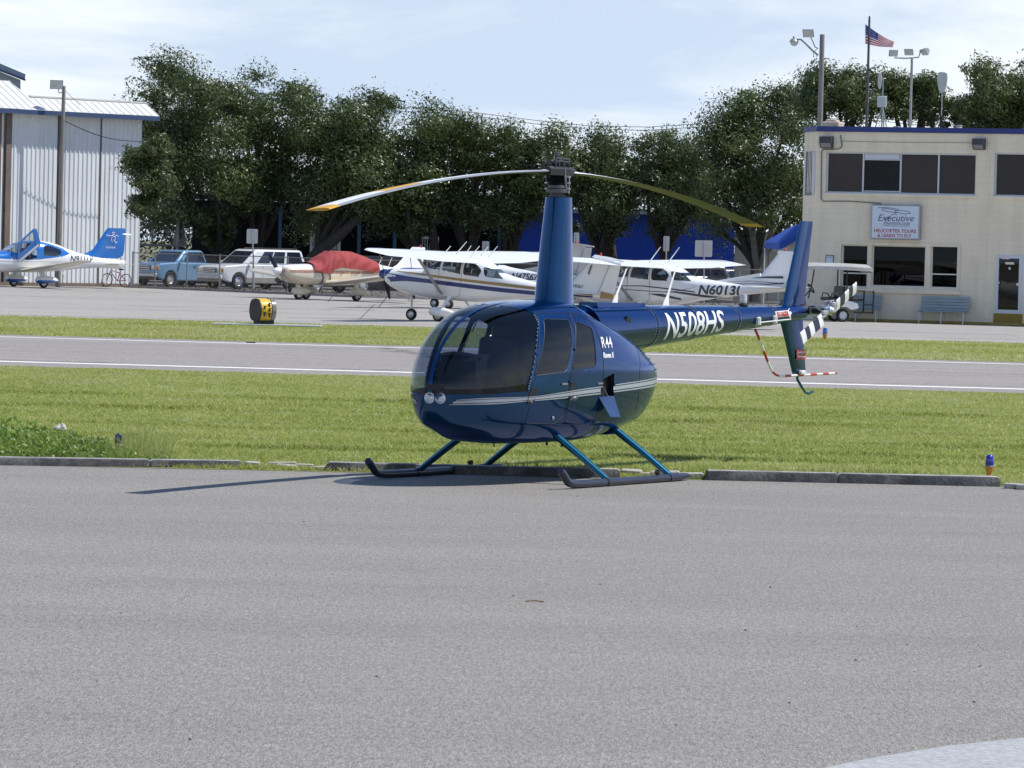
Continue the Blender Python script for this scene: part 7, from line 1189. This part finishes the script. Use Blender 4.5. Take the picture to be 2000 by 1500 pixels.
def tree(px, D, ytop, ybot, wpx, label, nl=24000, onto=None, rymax=5.0, trunk=None, seed=0, blobs=46, dense=1.0, limbs=9, yb=None):
    r = np.random.default_rng(100 + seed); s = FPX / D; Dt = trunk[1] if trunk and len(trunk) > 1 else D; base = P(trunk[0] if trunk else px, 560, Dt); base.z = 0; cyo = D - Dt; tp = P(px, ytop, D); bt_ = P(px, ybot + (38 if (ybot > 400 and px < 1100) else 28 if ybot > 400 else 0), D); cx_ = tp.x - base.x; H_ = tp.z; zb_ = bt_.z; rx = wpx * 1.12 / 2 / s; ry = min(rx, rymax); cz = (H_ + zb_) / 2; hz_ = (H_ - zb_) / 2
    o = onto or empty('oak_tree', base, 0, label, 'tree', 'live oaks behind the parked aeroplanes'); C = []; k = 0
    if onto: cx_ = tp.x - onto.location.x; cyo = D - onto.location.y
    while len(C) < blobs and k < 4000:
        k += 1; v = r.normal(size=3); v /= np.linalg.norm(v); v = np.sign(v) * np.abs(v) ** .8; v /= (np.abs(v) ** 3).sum() ** (1 / 3); q = r.random() ** .40; p = v * q; br = (.11 + .12 * r.random()) * (1.15 - .35 * q)
        if p[2] < -.2 and r.random() < .15: continue
        c = np.array([cx_ + p[0] * rx * .88, cyo + p[1] * ry * .88, cz + p[2] * hz_ * .86]); rad = br * (rx + hz_)
        if c[2] + rad > H_ + .25 or c[2] - rad < zb_ - .5: continue
        C.append((c, rad))
    P_ = []; S_ = []; N_ = []; nl = int(nl * 1.7); per = max(60, nl // max(1, len(C)))
    for c, rad in C:
        w_ = rad ** 2 / np.mean([b for _, b in C]) ** 2; n = int(per * w_ * r.uniform(.6, 1.15)); v = r.normal(size=(n, 3)); v /= np.linalg.norm(v, axis=1)[:, None]; q = r.random(n) ** .45; lump = 1 + .30 * np.sin(v[:, 0] * 4.1 + c[0] * 3) * np.sin(v[:, 1] * 3.7 + c[1]) + .25 * np.sin(v[:, 2] * 5.3 + c[2] * 2 + v[:, 0] * 3)
        pts = c + v * (rad * q * lump)[:, None] * [1.12, 1.12, .80]; P_.append(pts); N_.append(v); S_.append(np.clip(r.normal(.42, .17, n) + r.normal(0, .09), 0, 1))
        ns = int(n * .02); tw = c + v[:ns] * (rad * r.uniform(1.0, 1.25, ns))[:, None]; P_.append(tw); N_.append(v[:ns]); S_.append(np.clip(r.normal(.5, .15, ns), 0, 1))
    P_ = np.vstack(P_); S_ = np.concatenate(S_); N_ = np.vstack(N_); keep = P_[:, 2] < H_ + .15; P_, S_, N_ = P_[keep], S_[keep], N_[keep]; V, F = leafcloud(P_, .055, N_); npmesh('crown' if not onto else 'low_branch', V, F, m_leaf, o, attr=S_)
    if onto: return o
    fk = Vector((cx_ * .35, cyo * .3, max(1.6, zb_ * .75))); rt = .20 + rx * .035; tk = MB().tube([(0, 0, -.05), Vector((cx_ * .1, .05, fk.z * .5)), fk], [rt * 1.25, rt, rt * .8], 10).build('trunk', m_bark, o, smooth=60)
    C.sort(key=lambda q: -q[1])
    for c, rad in C[:limbs]:
        c = Vector(c); m_ = fk.lerp(c, .5) + Vector((r.normal() * .4, r.normal() * .4, -.3 + r.normal() * .2)); pts = [fk.lerp(m_, t) * (1 - t) + m_.lerp(c, t) * t if False else fk * (1 - t) ** 2 + m_ * 2 * t * (1 - t) + c * t * t for t in np.linspace(0, 1, 7)]; MB().tube(pts, [rt * .62 * (1 - .12 * i) for i in range(7)], 7).build('limb', m_bark, tk, smooth=60)
    return o
TR = [(372, 227, 92, 440, 212, 'tall oak overhanging the right end of the hangar with the highest top', 36000, (455, 230)), (548, 230, 110, 440, 215, 'tall broad oak second from the hangar', 32000, (470,)), (668, 227, 150, 432, 190, 'dark oak with leaning trunk behind the red covered aeroplane', 26000, (598,)), (770, 228, 145, 440, 195, 'oak with upright trunk right of the leaning one', 26000, (852,)), (896, 229, 178, 445, 165, 'medium oak just left of the helicopter mast', 20000, (930,)), (1000, 228, 216, 460, 150, 'lower oak directly behind the helicopter mast', 18000, (985,)), (1150, 226, 228, 452, 215, 'rounded oak hanging over the blue wall just right of the mast', 26000, (1190,)), (1335, 225, 232, 446, 190, 'oak in front of the right half of the blue building', 22000, (1280,)), (1478, 218, 142, 470, 225, 'tall oak with forked trunk beside the blue awning', 30000, (1478,)), (1640, 212, 112, 275, 180, 'oak rising behind the left end of the office roof', 15000, None), (1785, 214, 132, 268, 150, 'oak behind the roof antennas of the office', 11000, None), (1975, 210, 98, 300, 190, 'dark oak behind the right end of the office', 22000, None)]
trees = [tree(px, D, yt, yb, w_, lb, nl, trunk=tr_, seed=i, blobs=int(w_ / 4.6), rymax=4.6) for i, (px, D, yt, yb, w_, lb, nl, tr_) in enumerate(TR)]
tree(432, 229, 392, 462, 78, None, 7000, onto=trees[0], seed=40, blobs=14)
tree(1890, 222, 195, 262, 90, 'low oak crown in the gap between the paddle antenna and the dark right oak', 9000, trunk=None, seed=41, blobs=16)
tree(292, 209, 250, 405, 88, None, 11000, onto=trees[0], seed=42, blobs=20)
# extra trunks that the photograph shows
lt = empty('leaning_trunk', P(598, 560, 226), 0, 'thick dark oak trunk leaning to the right in front of the white lattice', 'tree trunk'); lt.location.z = 0; b0 = lt.location.copy(); rl = lambda px, py: P(px, py, 226) - b0; MB().tube([Vector((0, 0, 0)), rl(600, 515), rl(628, 487), rl(660, 462), rl(700, 425), rl(740, 395)], [.36, .34, .31, .28, .20, .08], 10).build('trunk', m_bark, lt, smooth=60)
ft = empty('forked_trunk', P(1480, 560, 217), 0, 'pale grey forked trunk standing in front of the cream boundary wall', 'tree trunk'); ft.location.z = 0; b0 = ft.location.copy(); rl = lambda px, py: P(px, py, 217) - b0; mb = MB(); m_gbark = mat('grey_bark', (.16, .14, .12), .9, var=.25, vs=5)
MB().tube([Vector((0, 0, 0)), rl(1483, 535), rl(1481, 522)], [.26, .24, .22], 10).build('trunk', m_gbark, ft, smooth=60)
for q in ([(1482, 530), (1475, 500), (1472, 470), (1462, 430), (1470, 390)], [(1483, 530), (1492, 500), (1499, 480), (1510, 440), (1505, 400)]): MB().tube([rl(*a) for a in q], [.18, .17, .14, .10, .03], 8).build('limb', m_gbark, ft, smooth=60)
for i, (px, lb) in enumerate(((850, 'dark upright trunk left of the white barred gate post'), (1005, 'dark trunk in front of the blue wall left of the mast'), (1195, 'thick dark trunk in front of the blue wall right of the mast'))):
    t_o = empty('tree_trunk', P(px, 560, 228), 0, lb, 'tree trunk'); t_o.location.z = 0; b0 = t_o.location.copy(); rl = lambda x, y: P(x, y, 228) - b0; MB().tube([Vector((0, 0, 0)), rl(px, 500), rl(px - 5, 450), rl(px - 12, 400)], [.30, .27, .22, .10], 10).build('trunk', m_bark, t_o, smooth=60)
# overhead wires far behind
for k, (y0, y1) in enumerate(((229, 237), (236, 243))):
    mb = MB(); a, b = P(1000, y0, 290), P(1420, y1, 290); mb.tube([a.lerp(b, t) + Vector((0, 0, -.5 * math.sin(math.pi * t))) for t in np.linspace(-1.2, 2.2, 14)], .018, 4); tag(mb.build('power_line', m_black), ('upper' if k == 0 else 'lower') + ' of two thin power lines crossing the sky right of the mast', 'wire')
